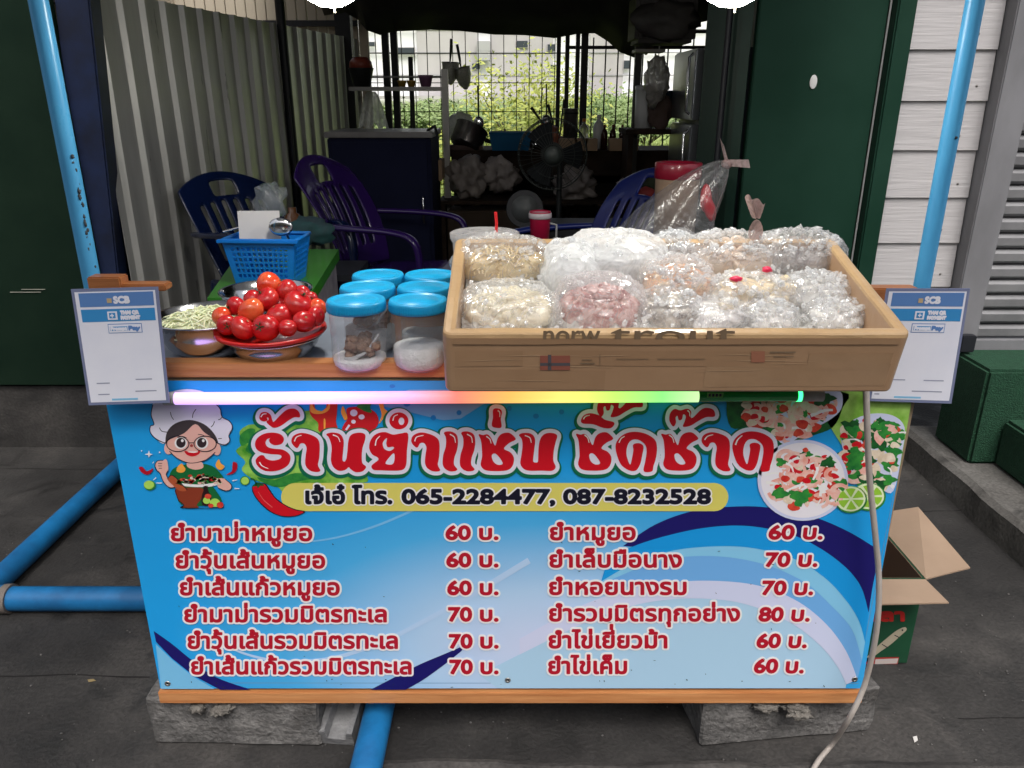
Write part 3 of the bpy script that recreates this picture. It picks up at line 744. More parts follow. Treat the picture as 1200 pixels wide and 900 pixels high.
# menu lines
LW = (1.5, 9)
left = [("ยำมาม่าหมูยอ", 201, 367, 633), ("ยำวุ้นเส้นหมูยอ", 206.5, 382, 665), ("ยำเส้นแก้วหมูยอ", 211.5, 399, 696.5), ("ยำมาม่ารวมมิตรทะเล", 216.5, 454, 728), ("ยำวุ้นเส้นรวมมิตรทะเล", 220.5, 467, 759), ("ยำเส้นแก้วรวมมิตรทะเล", 224.5, 483, 789)]
lpr = [("60 บ.", 522, 584.5, 631.5), ("60 บ.", 523, 584.5, 663.5), ("60 บ.", 524, 584.5, 696), ("70 บ.", 525, 584.5, 727), ("70 บ.", 526, 584.5, 758.5), ("70 บ.", 526.5, 584.5, 788.5)]
right = [("ยำหมูยอ", 644, 745, 632), ("ยำเล็บมือนาง", 643.5, 799, 664), ("ยำหอยนางรม", 643, 804.5, 696), ("ยำรวมมิตรทุกอย่าง", 643, 867, 727), ("ยำไข่เยียวม้า", 642.5, 782, 758.5), ("ยำไข่เค็ม", 642, 735, 788.5)]
rpr = [("60 บ.", 899, 963, 631), ("70 บ.", 895, 957, 663), ("70 บ.", 891, 952, 696), ("80 บ.", 887.5, 948, 727), ("60 บ.", 885, 944.5, 758), ("60 บ.", 882, 941, 787.5)]
for i, (t, a, c, y) in enumerate(left + right):
    ex = [("ยำไข่เยี", "่", -.06, .22)] if "เยียว" in t else None
    lettering('menu_line', line_art(t, a + 1.2, c - 1.2, y - 1, 14.2, 0, ex), [(.95, 11, K_crim, 0, 0), (3.2, 9, K_wr, 0, 0)])
for i, (t, a, c, y) in enumerate(lpr + rpr):
    lettering('price', line_art(t, a + 1.2, c - 1.2, y - 1, 15.5, .12 if i >= 6 else 0, None, .70), [(1.1, 11, K_crim, 0, 0), (3.3, 9, K_wr, 0, 0)])
# phone strip
bart('phone_strip', [[(853 - 16.5 + 16.5 * math.cos(a), 581.5 + 16.5 * math.sin(a)) for a in np.linspace(-math.pi / 2, math.pi / 2, 14)] + [(346.5 + 16.5 * math.cos(a), 581.5 + 16.5 * math.sin(a)) for a in np.linspace(math.pi / 2, 1.5 * math.pi, 14)]], 7, K_yel)
lettering('phone_line', line_art("เจ้เอ๋ โทร. ", 359.5, 459, 588.5, 14.0), [(1.25, 11, K_black, 0, 0), (3.0, 9, K_wr, 0, 0)])
lettering('phone_line', line_art("065-2284477, 087-8232528", 472, 831.5, 588.5, 16.0, 0, None, .70), [(1.3, 11, K_black, 0, 0), (3.0, 9, K_wr, 0, 0)])

# shop title, traced letter by letter
t1, t2, t3, t4 = Z(280, 460, 6), Z(470, 460, 6), Z(660, 460, 6), Z(840, 450, 5)
aa = [(75, 330), (90, 295), (140, 275), (200, 285), (250, 310), (270, 350), (268, 440), (258, 500), (275, 540), (230, 545), (190, 525), (172, 490), (175, 430), (182, 380), (165, 348), (135, 348), (115, 378), (88, 360)]
cho = [(90, 285), (120, 290), (150, 285), (175, 310), (205, 365), (225, 310), (255, 280), (305, 275), (345, 310), (340, 325), (300, 345), (265, 385), (310, 410), (335, 450), (325, 505), (285, 535), (190, 540), (130, 530), (105, 495), (115, 440), (112, 370), (105, 320)]
choh = [(180, 430), (205, 418), (235, 445), (260, 490), (225, 500), (190, 475)]
dor = [(368, 390), (380, 330), (430, 285), (500, 270), (580, 285), (640, 325), (655, 380), (648, 450), (630, 510), (620, 545), (565, 545), (575, 480), (585, 410), (575, 360), (530, 325), (480, 325), (450, 360), (440, 420), (455, 480), (470, 500), (480, 470), (492, 400), (490, 360), (530, 350), (560, 370), (552, 430), (535, 500), (505, 540), (455, 535), (400, 490)]
mt = [(745, 190), (750, 140), (780, 110), (820, 120), (870, 108), (895, 130), (890, 165), (910, 170), (960, 120), (1000, 102), (1050, 115), (1060, 160), (1000, 165), (940, 195), (890, 225), (840, 232), (850, 200), (860, 160), (840, 145), (830, 180), (810, 185), (800, 155), (785, 170), (788, 205), (770, 230)]
mv = lambda pts, dx, dy=0: [(x + dx, y + dy) for x, y in pts]
title = [
 (t1, [[(120, 350), (140, 310), (190, 282), (250, 276), (300, 290), (320, 322), (303, 352), (258, 362), (225, 345), (218, 322), (240, 308), (205, 318), (190, 345), (205, 375), (245, 388), (310, 395), (352, 420), (366, 455), (350, 500), (300, 532), (240, 545), (180, 538), (140, 510), (124, 470), (150, 438), (178, 436), (195, 458), (240, 472), (290, 462), (306, 442), (290, 428), (230, 424), (165, 412), (130, 388)]]),
 (t1, [[(150, 165), (165, 135), (200, 133), (225, 150), (240, 190), (250, 200), (310, 140), (350, 112), (395, 108), (425, 130), (432, 165), (395, 165), (350, 190), (300, 225), (255, 240), (225, 225), (200, 200), (215, 185), (212, 168), (200, 170), (205, 185), (185, 195), (160, 188)]]),
 (t1, [mv(aa, 300, 3)]),
 (t1, [[(620, 285), (665, 275), (715, 288), (738, 330), (735, 400), (730, 465), (745, 480), (760, 460), (768, 400), (775, 330), (795, 290), (850, 276), (888, 288), (888, 325), (870, 385), (865, 445), (870, 490), (896, 515), (870, 545), (825, 550), (790, 530), (775, 515), (750, 535), (705, 540), (665, 510), (652, 460), (658, 390), (650, 340), (635, 305)]]),
 (t1, [[(920, 380), (932, 325), (970, 285), (1030, 272), (1085, 290), (1140, 282), (1190, 284), (1182, 400), (1178, 490), (1160, 530), (1110, 540), (1010, 538), (950, 534), (936, 510), (955, 490), (985, 465), (975, 445), (940, 425)], [(1045, 310), (1015, 340), (1020, 385), (1060, 405), (1095, 385), (1085, 372), (1050, 375), (1040, 350)], [(1085, 420), (1040, 470), (1035, 495), (1075, 500), (1095, 480), (1098, 430)]]),
 (t1, [ell(1127, 192, 65, 58, 16), ell(1145, 195, 22, 28, 10)]),
 (t2, [aa]),
 (t2, [[(305, 275), (350, 268), (390, 290), (400, 340), (392, 400), (375, 450), (372, 500), (395, 535), (350, 545), (310, 525), (295, 490), (300, 430), (318, 370), (318, 310)]]),
 (t2, [mv([(305, 275), (350, 268), (390, 290), (400, 340), (392, 400), (375, 450), (372, 500), (395, 535), (350, 545), (310, 525), (295, 490), (300, 430), (318, 370), (318, 310)], 121)]),
 (t2, [mv(cho, 457, 3), mv(choh, 457, 2)]),
 (t2, [[(650, 112), (690, 108), (708, 130), (700, 180), (705, 235), (670, 240), (640, 225), (648, 170)]]),
 (t2, [[(830, 290), (870, 278), (915, 285), (940, 320), (935, 390), (928, 450), (930, 482), (960, 484), (965, 460), (968, 380), (980, 320), (1010, 285), (1060, 278), (1095, 295), (1085, 340), (1072, 400), (1068, 470), (1085, 515), (1060, 540), (990, 540), (900, 540), (860, 525), (840, 490), (848, 430), (855, 370), (850, 320)]]),
 (t3, [cho, choh]),
 (t3, [[(125, 190), (145, 155), (190, 140), (250, 155), (290, 185), (355, 205), (335, 240), (280, 240), (210, 215), (140, 210)]]),
 (t3, [mv(mt, -506, -68)]),
 (t3, [dor]),
 (t3, [mv(cho, 597), mv(choh, 597)]),
 (t3, [mt]),
 (t3, [mv(aa, 895, -2)]),
 (t3, [mv(dor, 819, -3)]),
]
groups = []
for f, polys in title:
    seg = []
    for pi, pg in enumerate(polys):
        q = smooth_poly(f(pg), 4)
        ar = sum(q[i][0] * q[(i + 1) % len(q)][1] - q[(i + 1) % len(q)][0] * q[i][1] for i in range(len(q)))
        if (ar > 0) != (pi == 0): q.reverse()
        seg += [(q[i][0], q[i][1], q[(i + 1) % len(q)][0], q[(i + 1) % len(q)][1]) for i in range(len(q))]
    groups.append(np.array(seg))
lettering('title_lettering', groups, [(.25, 13, K_red, 0, 0), (4.9, 11, K_white, 0, 0), (7.6, 9, K_green, -.6, 1.6)], cell=.6)
hl = []
for f, pts in ((t1, [(160, 165), (175, 145), (200, 142)]), (t1, [(150, 480), (170, 508), (212, 526)]), (t1, [(395, 335), (410, 305), (445, 292)]), (t1, [(665, 290), (700, 305), (715, 340)]), (t1, [(962, 365), (970, 325), (995, 298)]), (t1, [(1085, 190), (1095, 160), (1120, 148)]),
               (t2, [(98, 335), (112, 305), (160, 293)]), (t2, [(345, 285), (375, 305), (384, 345)]), (t2, [(465, 285), (495, 305), (502, 345)]), (t2, [(600, 300), (625, 320), (634, 350)]), (t2, [(870, 294), (905, 310), (915, 345)]), (t2, [(680, 118), (694, 132), (694, 165)]),
               (t3, [(148, 290), (170, 310), (180, 345)]), (t3, [(390, 345), (405, 315), (430, 300)]), (t3, [(740, 290), (765, 310), (775, 345)]), (t3, [(990, 325), (1010, 300), (1050, 288)]), (t3, [(140, 180), (155, 160), (185, 152)]), (t3, [(870, 118), (885, 135), (885, 160)]), (t4, [(105, 350), (118, 320), (145, 295)])):
    hl.append(f(stroke(pts, (9, 5), 4)))
for h_ in hl: bart('highlight', [h_], 15, K_wr)

# drawings round the title
bart('lettuce_drawing', [smooth_poly([(281, 506), (292, 497), (310, 496), (340, 486), (366, 480), (384, 486), (392, 520), (420, 545), (432, 562), (418, 566), (400, 574), (360, 572), (336, 578), (326, 570), (312, 566), (296, 560), (284, 550), (288, 540), (277, 528), (286, 518)], 4)], 5, K_let)
bart('lettuce_drawing', [smooth_poly(t1([(10, 300), (70, 250), (120, 260), (80, 330), (90, 420), (50, 400), (70, 350), (20, 370)]), 4), smooth_poly(t1([(130, 590), (250, 610), (400, 560), (560, 590), (420, 620), (300, 660), (200, 640)]), 4)], 6, K_leaf)
chm = bart('chili_drawing', [(0, smooth_poly(t1([(100, 660), (130, 640), (185, 640), (215, 680), (260, 740), (330, 790), (400, 820), (458, 832), (410, 856), (330, 862), (250, 840), (180, 790), (120, 720)]), 4))], 9, [K_red])
bart('outline', [smooth_poly(t1([(95, 662), (125, 634), (190, 636), (222, 678), (266, 736), (334, 785), (402, 814), (470, 830), (412, 861), (330, 868), (246, 845), (174, 795), (113, 722)]), 4)], 8, K_black, chm)
bart('stem', [t1(stroke([(85, 600), (110, 605), (130, 645)], (12, 8))), smooth_poly(t1([(105, 655), (125, 625), (165, 630), (180, 650), (155, 648), (140, 665), (128, 650)]), 4)], 10, K_dleaf, chm)
bart('highlight', [t1(stroke([(140, 690), (180, 750), (240, 800)], (4, 8)))], 11, ink('chili_gloss', (230, 90, 90)), chm)
pep = bart('pepper_drawing', [smooth_poly(t1([(760, 110), (820, 95), (900, 100), (965, 140), (985, 200), (960, 250), (930, 285), (850, 270), (735, 262), (740, 220), (765, 180)]), 4)], 7, ink('pepper_red', (200, 30, 40)))
bart('stem', [smooth_poly(t1([(830, 92), (870, 70), (930, 66), (925, 100), (935, 135), (890, 128), (860, 112)]), 4)], 8, K_leaf, pep)
bart('face_mark', [t1(ell(810, 138, 26, 24, 16)), t1(ell(865, 166, 22, 18, 14)), t1(ell(808, 200, 16, 14, 12)), t1(stroke([(755, 258), (780, 222)], 14))], 8, K_white, pep)
bart('flame', [smooth_poly(t1([(720, 130), (735, 90), (760, 150), (775, 165), (750, 190), (735, 170)]), 4), smooth_poly(t1([(985, 70), (1015, 72), (1025, 110), (1045, 130), (1015, 180), (985, 215), (1005, 150)]), 4)], 6, K_or, pep)
fl = bart('flame_drawing', [smooth_poly(t1([(500, 130), (505, 60), (530, 60), (540, 110), (575, 130), (615, 100), (625, 50), (690, 50), (692, 130), (685, 200), (690, 262), (570, 270), (560, 210), (520, 170)]), 4)], 7, ink('flame_red', (206, 44, 40)))
bart('flame', [smooth_poly(t1([(505, 125), (510, 62), (530, 100), (575, 128), (620, 100), (640, 60), (640, 110), (600, 140), (540, 145)]), 4), smooth_poly(t1([(600, 250), (600, 180), (612, 190), (610, 250)]), 3)], 8, K_or, fl)

# chef drawing
c5 = Z(150, 460, 6)
chef = bart('chef_drawing', [smooth_poly(c5([(270, 350), (205, 320), (165, 275), (165, 230), (190, 215), (170, 150), (180, 80), (210, 20), (300, -10), (420, -30), (540, -10), (620, 60), (655, 110), (668, 165), (720, 195), (740, 240), (715, 295), (722, 330), (690, 360), (640, 350), (560, 240), (440, 190), (340, 230)]), 4)], 11, K_white)
def ch(name, polys, k, m):
    if name in ('outline', 'glasses'): return bart(name, [c5(p) for p in polys], k, m, chef)
    for i, p in enumerate(polys): bart(name, [c5(p)], k + .14 * i, m, chef)
ch('outline', [stroke([(270, 350), (205, 320), (165, 275), (165, 230), (190, 215), (170, 150), (182, 80)], 6), stroke([(620, 70), (655, 110), (668, 165), (720, 195), (740, 240), (715, 295), (722, 330), (690, 360), (640, 350)], 6), stroke([(305, 130), (312, 160), (328, 185)], 5), stroke([(485, 110), (465, 140), (460, 172)], 5),
                   stroke([(615, 195), (605, 220), (590, 236)], 5), stroke([(228, 240), (245, 265), (285, 272)], 5), stroke([(640, 318), (665, 316)], 5), stroke([(668, 165), (655, 180), (640, 185)], 5)], 12, K_black)
ch('hair', [smooth_poly([(272, 350), (282, 270), (340, 210), (440, 186), (540, 215), (610, 280), (640, 350), (600, 360), (450, 330), (310, 360)], 4)], 12, K_hair)
ch('face', [smooth_poly([(285, 335), (400, 280), (480, 215), (540, 270), (610, 320), (635, 360), (620, 410), (560, 460), (500, 480), (430, 484), (350, 450), (300, 400)], 4), ell(292, 385, 30, 42, 18), ell(632, 392, 28, 42, 18), smooth_poly([(430, 480), (520, 478), (535, 520), (480, 535), (425, 515)], 3)], 13, K_skin)
ch('outline', [stroke([(300, 405), (350, 452), (430, 486), (500, 482), (560, 462), (620, 412)], 5)], 14, K_black)
ch('eye_white', [ell(378, 348, 44, 42, 20)], 14, K_wr); ch('eye_white', [ell(528, 348, 44, 42, 20)], 14, K_wr)
K_eye = ink('eye_brown', (52, 40, 44)); ch('eye', [ell(380, 345, 33, 35, 18)], 15, K_eye); ch('eye', [ell(526, 345, 33, 35, 18)], 15, K_eye)
ch('eye_glint', [ell(390, 330, 10, 11, 10), ell(537, 330, 10, 11, 10)], 16, K_wr)
ring = lambda cx, cy, rx, ry, w: [stroke([(cx + rx * math.cos(a), cy + ry * math.sin(a)) for a in np.linspace(0, 2 * math.pi, 22)], w, 2)]
ch('glasses', ring(358, 352, 78, 54, 6) + ring(550, 352, 78, 54, 6) + [stroke([(434, 345), (474, 345)], 6), stroke([(282, 335), (268, 345)], 6), stroke([(626, 340), (642, 350)], 6), stroke([(355, 310), (390, 300), (420, 310)], 4), stroke([(500, 285), (525, 288), (550, 298)], 4)], 17, K_black)
ch('nose', [ell(455, 364, 11, 10, 12)], 18, ink('nose_red', (170, 70, 66)))
ch('mouth', [smooth_poly([(405, 402), (460, 412), (512, 398), (505, 425), (460, 442), (420, 428)], 4)], 14, K_red)
ch('mouth', [smooth_poly([(425, 408), (500, 406), (470, 416)], 3)], 15, K_wr)
ch('shirt', [smooth_poly([(300, 580), (330, 525), (400, 500), (430, 500), (470, 530), (520, 495), (600, 510), (650, 555), (675, 600), (600, 640), (630, 690), (650, 770), (380, 780), (360, 640)], 4)], 12, ink('shirt_green', (16, 104, 52)))
ch('arm', [smooth_poly([(200, 500), (215, 475), (255, 470), (270, 460), (285, 480), (290, 540), (275, 570), (300, 610), (340, 650), (300, 658), (260, 620), (235, 560), (215, 540)], 4), smooth_poly([(640, 600), (690, 600), (730, 640), (728, 670), (690, 680), (640, 660)], 4)], 13, K_skin)
ch('outline', [stroke([(340, 655), (300, 660), (258, 622), (233, 560), (205, 535), (198, 500), (215, 473), (255, 468)], 5), stroke([(290, 540), (276, 570), (300, 606)], 5), stroke([(690, 600), (732, 640), (728, 672), (690, 682), (640, 662)], 5), stroke([(220, 490), (248, 490)], 4), stroke([(220, 508), (246, 508)], 4), stroke([(224, 525), (246, 524)], 4)], 14, K_black)
ch('mortar', [smooth_poly([(340, 670), (430, 660), (535, 668), (520, 740), (490, 780), (500, 800), (395, 800), (400, 780), (360, 740)], 4)], 14, K_brown)
ch('pestle', [smooth_poly([(285, 600), (310, 575), (345, 595), (420, 675), (370, 682), (320, 640)], 3)], 15, K_tan)
ch('outline', [stroke([(285, 600), (310, 572), (346, 592), (424, 676)], 5), stroke([(340, 672), (360, 742), (400, 782), (392, 802), (680, 800)], 5)], 16, K_black)
ch('plate', [smooth_poly([(345, 625), (500, 638), (665, 622), (600, 650), (500, 656), (400, 648)], 4)], 15, K_wr)
rnd = random.Random(11); pcs = []
for k in range(60):
    x = rnd.uniform(360, 660); y = 628 - rnd.random() * (60 * (1 - ((x - 510) / 175) ** 2)); pcs.append((rnd.randint(0, 4), c5(ell(x, y, rnd.uniform(9, 20), rnd.uniform(7, 12), 8, rnd.random() * 3))))
bart('salad', pcs, 16, [K_tom, K_cream, K_pink, K_leaf, K_red], chef)
ch('bottle', [smooth_poly([(540, 650), (568, 650), (570, 680), (590, 720), (585, 780), (530, 780), (525, 720), (538, 680)], 3)], 15, ink('bottle_dark', (40, 16, 20)))
ch('lime', [ell(560, 750, 26, 24, 14), ell(618, 765, 36, 30, 16)], 16, K_lime2)
ch('tomato', [ell(570, 720, 24, 18, 12), ell(655, 780, 24, 22, 12), ell(590, 785, 20, 14, 12)], 17, K_tom)
ch('flame', [smooth_poly([(350, 545), (355, 515), (385, 490), (400, 510), (412, 530), (400, 550), (375, 555)], 3), smooth_poly([(622, 500), (645, 460), (660, 490), (685, 510), (665, 535), (640, 530)], 3)], 15, K_or)
ch('small_chili', [smooth_poly([(85, 520), (110, 515), (140, 545), (185, 525), (165, 562), (130, 568), (100, 550)], 4), smooth_poly([(745, 480), (772, 490), (772, 530), (745, 562), (695, 570), (735, 545), (740, 510)], 4)], 13, K_crim)
ch('lime', [ell(160, 645, 42, 35, 18), ell(827, 612, 34, 32, 18)], 13, K_leaf)
ch('lime', [ell(155, 640, 36, 30, 18), ell(829, 612, 28, 27, 18)], 14, K_lime2)
ch('sparkle', [[(155, 398), (161, 420), (182, 427), (161, 434), (155, 452), (149, 434), (126, 427), (149, 420)], ell(230, 412, 6, 6, 8), ell(103, 402, 5, 5, 8), stroke([(180, 490), (190, 478)], 5), stroke([(205, 628), (245, 628)], (4, 9)), stroke([(185, 608), (205, 590)], (4, 8)), stroke([(740, 612), (775, 605)], (9, 3)), stroke([(755, 665), (790, 668)], (9, 4))], 13, K_wr)

# food pictures
def inside(pg, x, y):
    r = False
    for i in range(len(pg)):
        (x1, y1), (x2, y2) = pg[i], pg[i - 1]
        if (y1 > y) != (y2 > y) and x < (x2 - x1) * (y - y1) / (y2 - y1) + x1: r = not r
    return r
FM = [K_tom, K_cream, K_pink, K_leaf, K_dleaf, K_wr, K_red]
def leaf_shape(x, y, s, a):
    pts = []
    for i in range(14):
        w = 2 * math.pi * i / 14; r = s * (1 + .28 * math.sin(w * 3 + a) + .18 * math.cos(w * 5)); pts.append((x + r * math.cos(w), y + r * .8 * math.sin(w)))
    return pts
def scatter(name, region, n, k, seed, weights, smin, smax, parent=None):
    rnd = random.Random(seed); xs = [p[0] for p in region]; ys = [p[1] for p in region]; out = []; tries = 0
    b = []
    while len(out) < n and tries < n * 20:
        tries += 1; x = rnd.uniform(min(xs), max(xs)); y = rnd.uniform(min(ys), max(ys))
        if not inside(region, x, y): continue
        m = rnd.choices(range(7), weights)[0]; s = rnd.uniform(smin, smax); a = rnd.uniform(0, 6.28)
        if m in (3, 4): pg = leaf_shape(x, y, s * 1.1, a)
        elif m == 2:
            pg = stroke([(x + s * 1.3 * math.cos(a + t), y + s * 1.1 * math.sin(a + t)) for t in np.linspace(0, 3.9, 6)], (s * 1.0, s * .5), 3)
        elif m == 5: pg = stroke([(x - s * 1.6 * math.cos(a), y - s * math.sin(a)), (x + s * .3, y - s * .3), (x + s * 1.6 * math.cos(a), y + s * math.sin(a))], (s * .5, s * .3), 3)
        else: pg = smooth_poly([(x + s * rnd.uniform(.6, 1.3) * math.cos(a + w), y + s * rnd.uniform(.5, 1.0) * math.sin(a + w)) for w in (0, 1.2, 2.4, 3.6, 4.9)], 3)
        if any(not (847 < p[0] < 1068 - (p[1] - 470) * .172 and 455 < p[1]) for p in pg): continue
        out.append((m, pg))
    # every piece lies a hair above the one before it
    mb = MB()
    for i, (m, pg) in enumerate(out):
        vs = [Vector(bpt(x, y, k + i * 2.0 / n)) - BO for x, y in pg]
        ar = sum(vs[q].x * vs[(q + 1) % len(vs)].z - vs[(q + 1) % len(vs)].x * vs[q].z for q in range(len(vs)))
        if ar < 0: vs.reverse()
        mb.add(vs, [tuple(range(len(vs)))], m)
    return mb.build(name, FM, parent or banner)
fb = bart('food_picture', [[(985, 455), (1069, 455), (1066, 476), (1054, 545), (1030, 560), (985, 520), (960, 480)]], 7, ink('lettuce_light', (120, 176, 60), col2=srgb(170, 214, 110), scale=20))
bart('plate', [smooth_poly([(984, 510), (996, 493), (1020, 484), (1045, 486), (1059, 500), (1056, 530), (1046, 574), (1030, 572), (1000, 560)], 4)], 8, K_lav, fb)
scatter('salad', smooth_poly([(985, 512), (1005, 494), (1035, 492), (1056, 510), (1050, 545), (1043, 568), (1020, 572), (995, 560)], 3), 120, 9, 3, (3, 7, 1, 4, 5, 1, 2), 4, 9, fb)
scatter('leaf', smooth_poly([(998, 520), (1012, 518), (1012, 545), (1000, 548)], 3), 4, 11.2, 8, (0, 0, 0, 1, 0, 0, 0), 7, 9, fb)
scatter('leaf', smooth_poly([(1022, 498), (1040, 494), (1046, 506), (1025, 508)], 3), 5, 11.2, 9, (0, 0, 0, 1, 1, 0, 0), 4, 6, fb)
f2 = bart('food_picture', [smooth_poly([(851, 472), (862, 466), (985, 458), (986, 478), (975, 500), (950, 510), (925, 520), (914, 522), (905, 506), (880, 500), (856, 500)], 4)], 7, K_dleaf)
bart('plate', [smooth_poly([(905, 470), (960, 458), (984, 458), (985, 478), (970, 492), (945, 505), (918, 520), (905, 500)], 4)], 8, K_lav, f2)
scatter('salad', smooth_poly([(872, 474), (905, 468), (960, 462), (974, 474), (962, 494), (935, 508), (916, 518), (905, 498), (876, 496)], 3), 120, 9, 5, (4, 6, 6, 1, 1, 2, 3), 4, 9, f2)
f3 = bart('food_picture', [ell(940, 561.5, 53, 47.5, 48)], 11, K_lav)
bart('plate', [ell(940, 561.5, 49, 44, 48)], 12, ink('plate_inner', (236, 232, 240)), f3)
scatter('salad', smooth_poly([(900, 560), (915, 538), (940, 526), (965, 530), (984, 556), (980, 585), (950, 588), (925, 594), (908, 580)], 3), 130, 13, 6, (3, 1, 8, 3, 1, 7, 3), 3, 8, f3)
scatter('leaf', smooth_poly([(910, 572), (930, 566), (945, 572), (940, 584), (918, 586)], 3), 7, 15.2, 2, (0, 0, 0, 1, 0, 0, 0), 5, 8, f3)
for (cx, cy, rx, ry, a) in ((996, 584, 19, 16, .3), (1017, 581, 20, 16.5, 0)):
    ls = bart('lime_slice', [ell(cx, cy, rx, ry, 24)], 13 if a else 11, K_leaf)
    bart('pith', [ell(cx - .5, cy - .8, rx * .92, ry * .92, 24)], 14 if a else 12, K_limep, ls)
    bart('flesh', [[(cx + rx * .78 * math.cos(w), cy - .8 + ry * .78 * math.sin(w)) for w in np.linspace(t + .08, t + .95 - .05, 6)] + [(cx + rx * .1 * math.cos(t + .5), cy - .8 + ry * .1 * math.sin(t + .5))] for t in np.arange(0, 6.1, 1.047)], 15 if a else 13, K_lime, ls)
# eyelets, stains and tack holes
M_eye = mat('steel_eyelet', (.35, .34, .33), .4, metal=.9)
for (px, py) in ((197, 800), (595, 796), (1001, 795), (188, 453)):
    b = MB(); b.lathe([(.0028, 0), (.0035, .0012), (.0065, .0016), (.0072, 0)], 18); e = b.build('eyelet', M_eye, banner)
    q = Vector(bpt(px, py, 4)) - BO; e.location = q; e.rotation_euler = (R(90), 0, 0)
marks = []
rnd = random.Random(4)
for k in range(46):
    x = rnd.uniform(200, 1000); y = rnd.choice((rnd.uniform(793, 804), rnd.uniform(600, 800))); a = rnd.uniform(-.4, .4) + 1.2 * rnd.randint(0, 1); l = rnd.uniform(.6, 3.2)
    marks.append(stroke([(x, y), (x + l * math.cos(a), y + l * math.sin(a) * .7)], rnd.uniform(.5, 1.1), 1))
bart('scuff_mark', marks, 16, mat('scuff', (.03, .04, .07), .8))
# ================================================================ SIGNS, LED TUBE, POLES, BLOCKS
M_lamn = mat('laminated_paper', srgb(234, 235, 245), .22, col2=srgb(224, 226, 240), scale=6, coat=.3)
M_lamedge = mat('laminate_edge', srgb(120, 128, 160), .2)
M_pblue = ink('band_blue', (92, 132, 190)); M_pblue2 = ink('band_sky_blue', (58, 140, 200)); M_grey_ink = ink('grey_ink', (150, 154, 176)); M_gold = ink('gold', (190, 168, 130))
def pay_sign(label, q, Y, other):
    """paper payment sign: q = TL TR BR BL photo corners; sheet hangs in the plane y = Y"""
    w = [P(x, y, Y) for x, y in q]; org = (w[2] + w[3]) / 2
    t = thing('payment_sign', label, 'sign', org, group=None)
    def at(u, v, k=0):
        p = w[0] * (1 - u) * (1 - v) + w[1] * u * (1 - v) + w[2] * u * v + w[3] * (1 - u) * v
        return (p.x, p.y - .0004 * k, p.z)
    def quad(name, u0, v0, u1, v1, k, m, par=t):
        b = MB(); b.add([Vector(at(u0, v1, k)) - org, Vector(at(u1, v1, k)) - org, Vector(at(u1, v0, k)) - org, Vector(at(u0, v0, k)) - org], [(0, 1, 2, 3)]); return b.build(name, m, par)
    b = MB(); f = [Vector(at(u, v)) - org for u, v in ((0, 1), (1, 1), (1, 0), (0, 0))]; g = [p + Vector((0, .0016, 0)) for p in f]
    b.add(f + g, [(0, 1, 2, 3), (7, 6, 5, 4), (0, 4, 5, 1), (1, 5, 6, 2), (2, 6, 7, 3), (3, 7, 4, 0)]); sheet = b.build('sheet', M_lamedge, t)
    quad('paper', .035, .025, .965, .975, 1, M_lamn, sheet)
    b1 = quad('heading_band', .08, .035, .94, .15, 2, M_pblue); b2 = quad('heading_band', .08, .17, .94, .275, 2, M_pblue2)
    def txt(name, s, u0, u1, v, h, m, par, k=4):
        pl2 = lambda x, y, kk: at(x / 1000, y / 1000, k)
        lettering(name, line_art(s, u0 * 1000, u1 * 1000, v * 1000, h * 1000, 0, None, .72), [(6, 1, m, 0, 0)], par, pl2, 4.0, org)
    txt('lettering', 'SCB', .48, .66, .122, .055, M_lamn, b1); quad('emblem', .40, .082, .455, .12, 4, M_gold, b1)
    txt('lettering', 'THAI QR', .54, .75, .215, .027, M_lamn, b2); txt('lettering', 'PAYMENT', .54, .76, .258, .027, M_lamn, b2)
    eb = quad('emblem', .385, .19, .50, .26, 4, M_lamn, b2); quad('emblem_centre', .405, .202, .478, .247, 5, M_pblue2, eb); quad('emblem_cross', .435, .208, .448, .241, 6, M_lamn, eb); quad('emblem_cross', .42, .219, .463, .230, 7, M_lamn, eb)
    fr = quad('pay_mark', .37, .295, .77, .375, 2, M_pblue); quad('frame', .378, .301, .762, .369, 3, M_lamn, fr); quad('mark_fill', .395, .318, .60, .353, 4, M_pblue2, fr)
    txt('lettering', 'Prompt', .405, .59, .346, .024, M_lamn, fr, 5); txt('lettering', 'Pay', .615, .745, .349, .032, M_pblue, fr, 4)
    for (u0, u1, v) in other:
        quad('smudged_line', u0, v, u1, v + .010, 2, M_grey_ink)
    quad('smudged_line', .30, .945, .62, .962, 2, ink('pale_blue_ink', (130, 190, 226)))
    return t
pay_sign('white laminated payment sign on the left end of the stall beside the silver onion bowl', ((83, 339), (185, 336), (198.5, 472), (104, 475)), 1.41, ((.14, .30, .80), (.62, .82, .775), (.14, .28, .90), (.60, .86, .88)))
pay_sign('white laminated payment sign at the right end of the stall under the blue pole', ((1039, 338), (1137, 338), (1115, 473), (1017, 470)), 1.45, ((.18, .40, .79), (.62, .86, .79), (.50, .86, .89), (.06, .12, .925)))

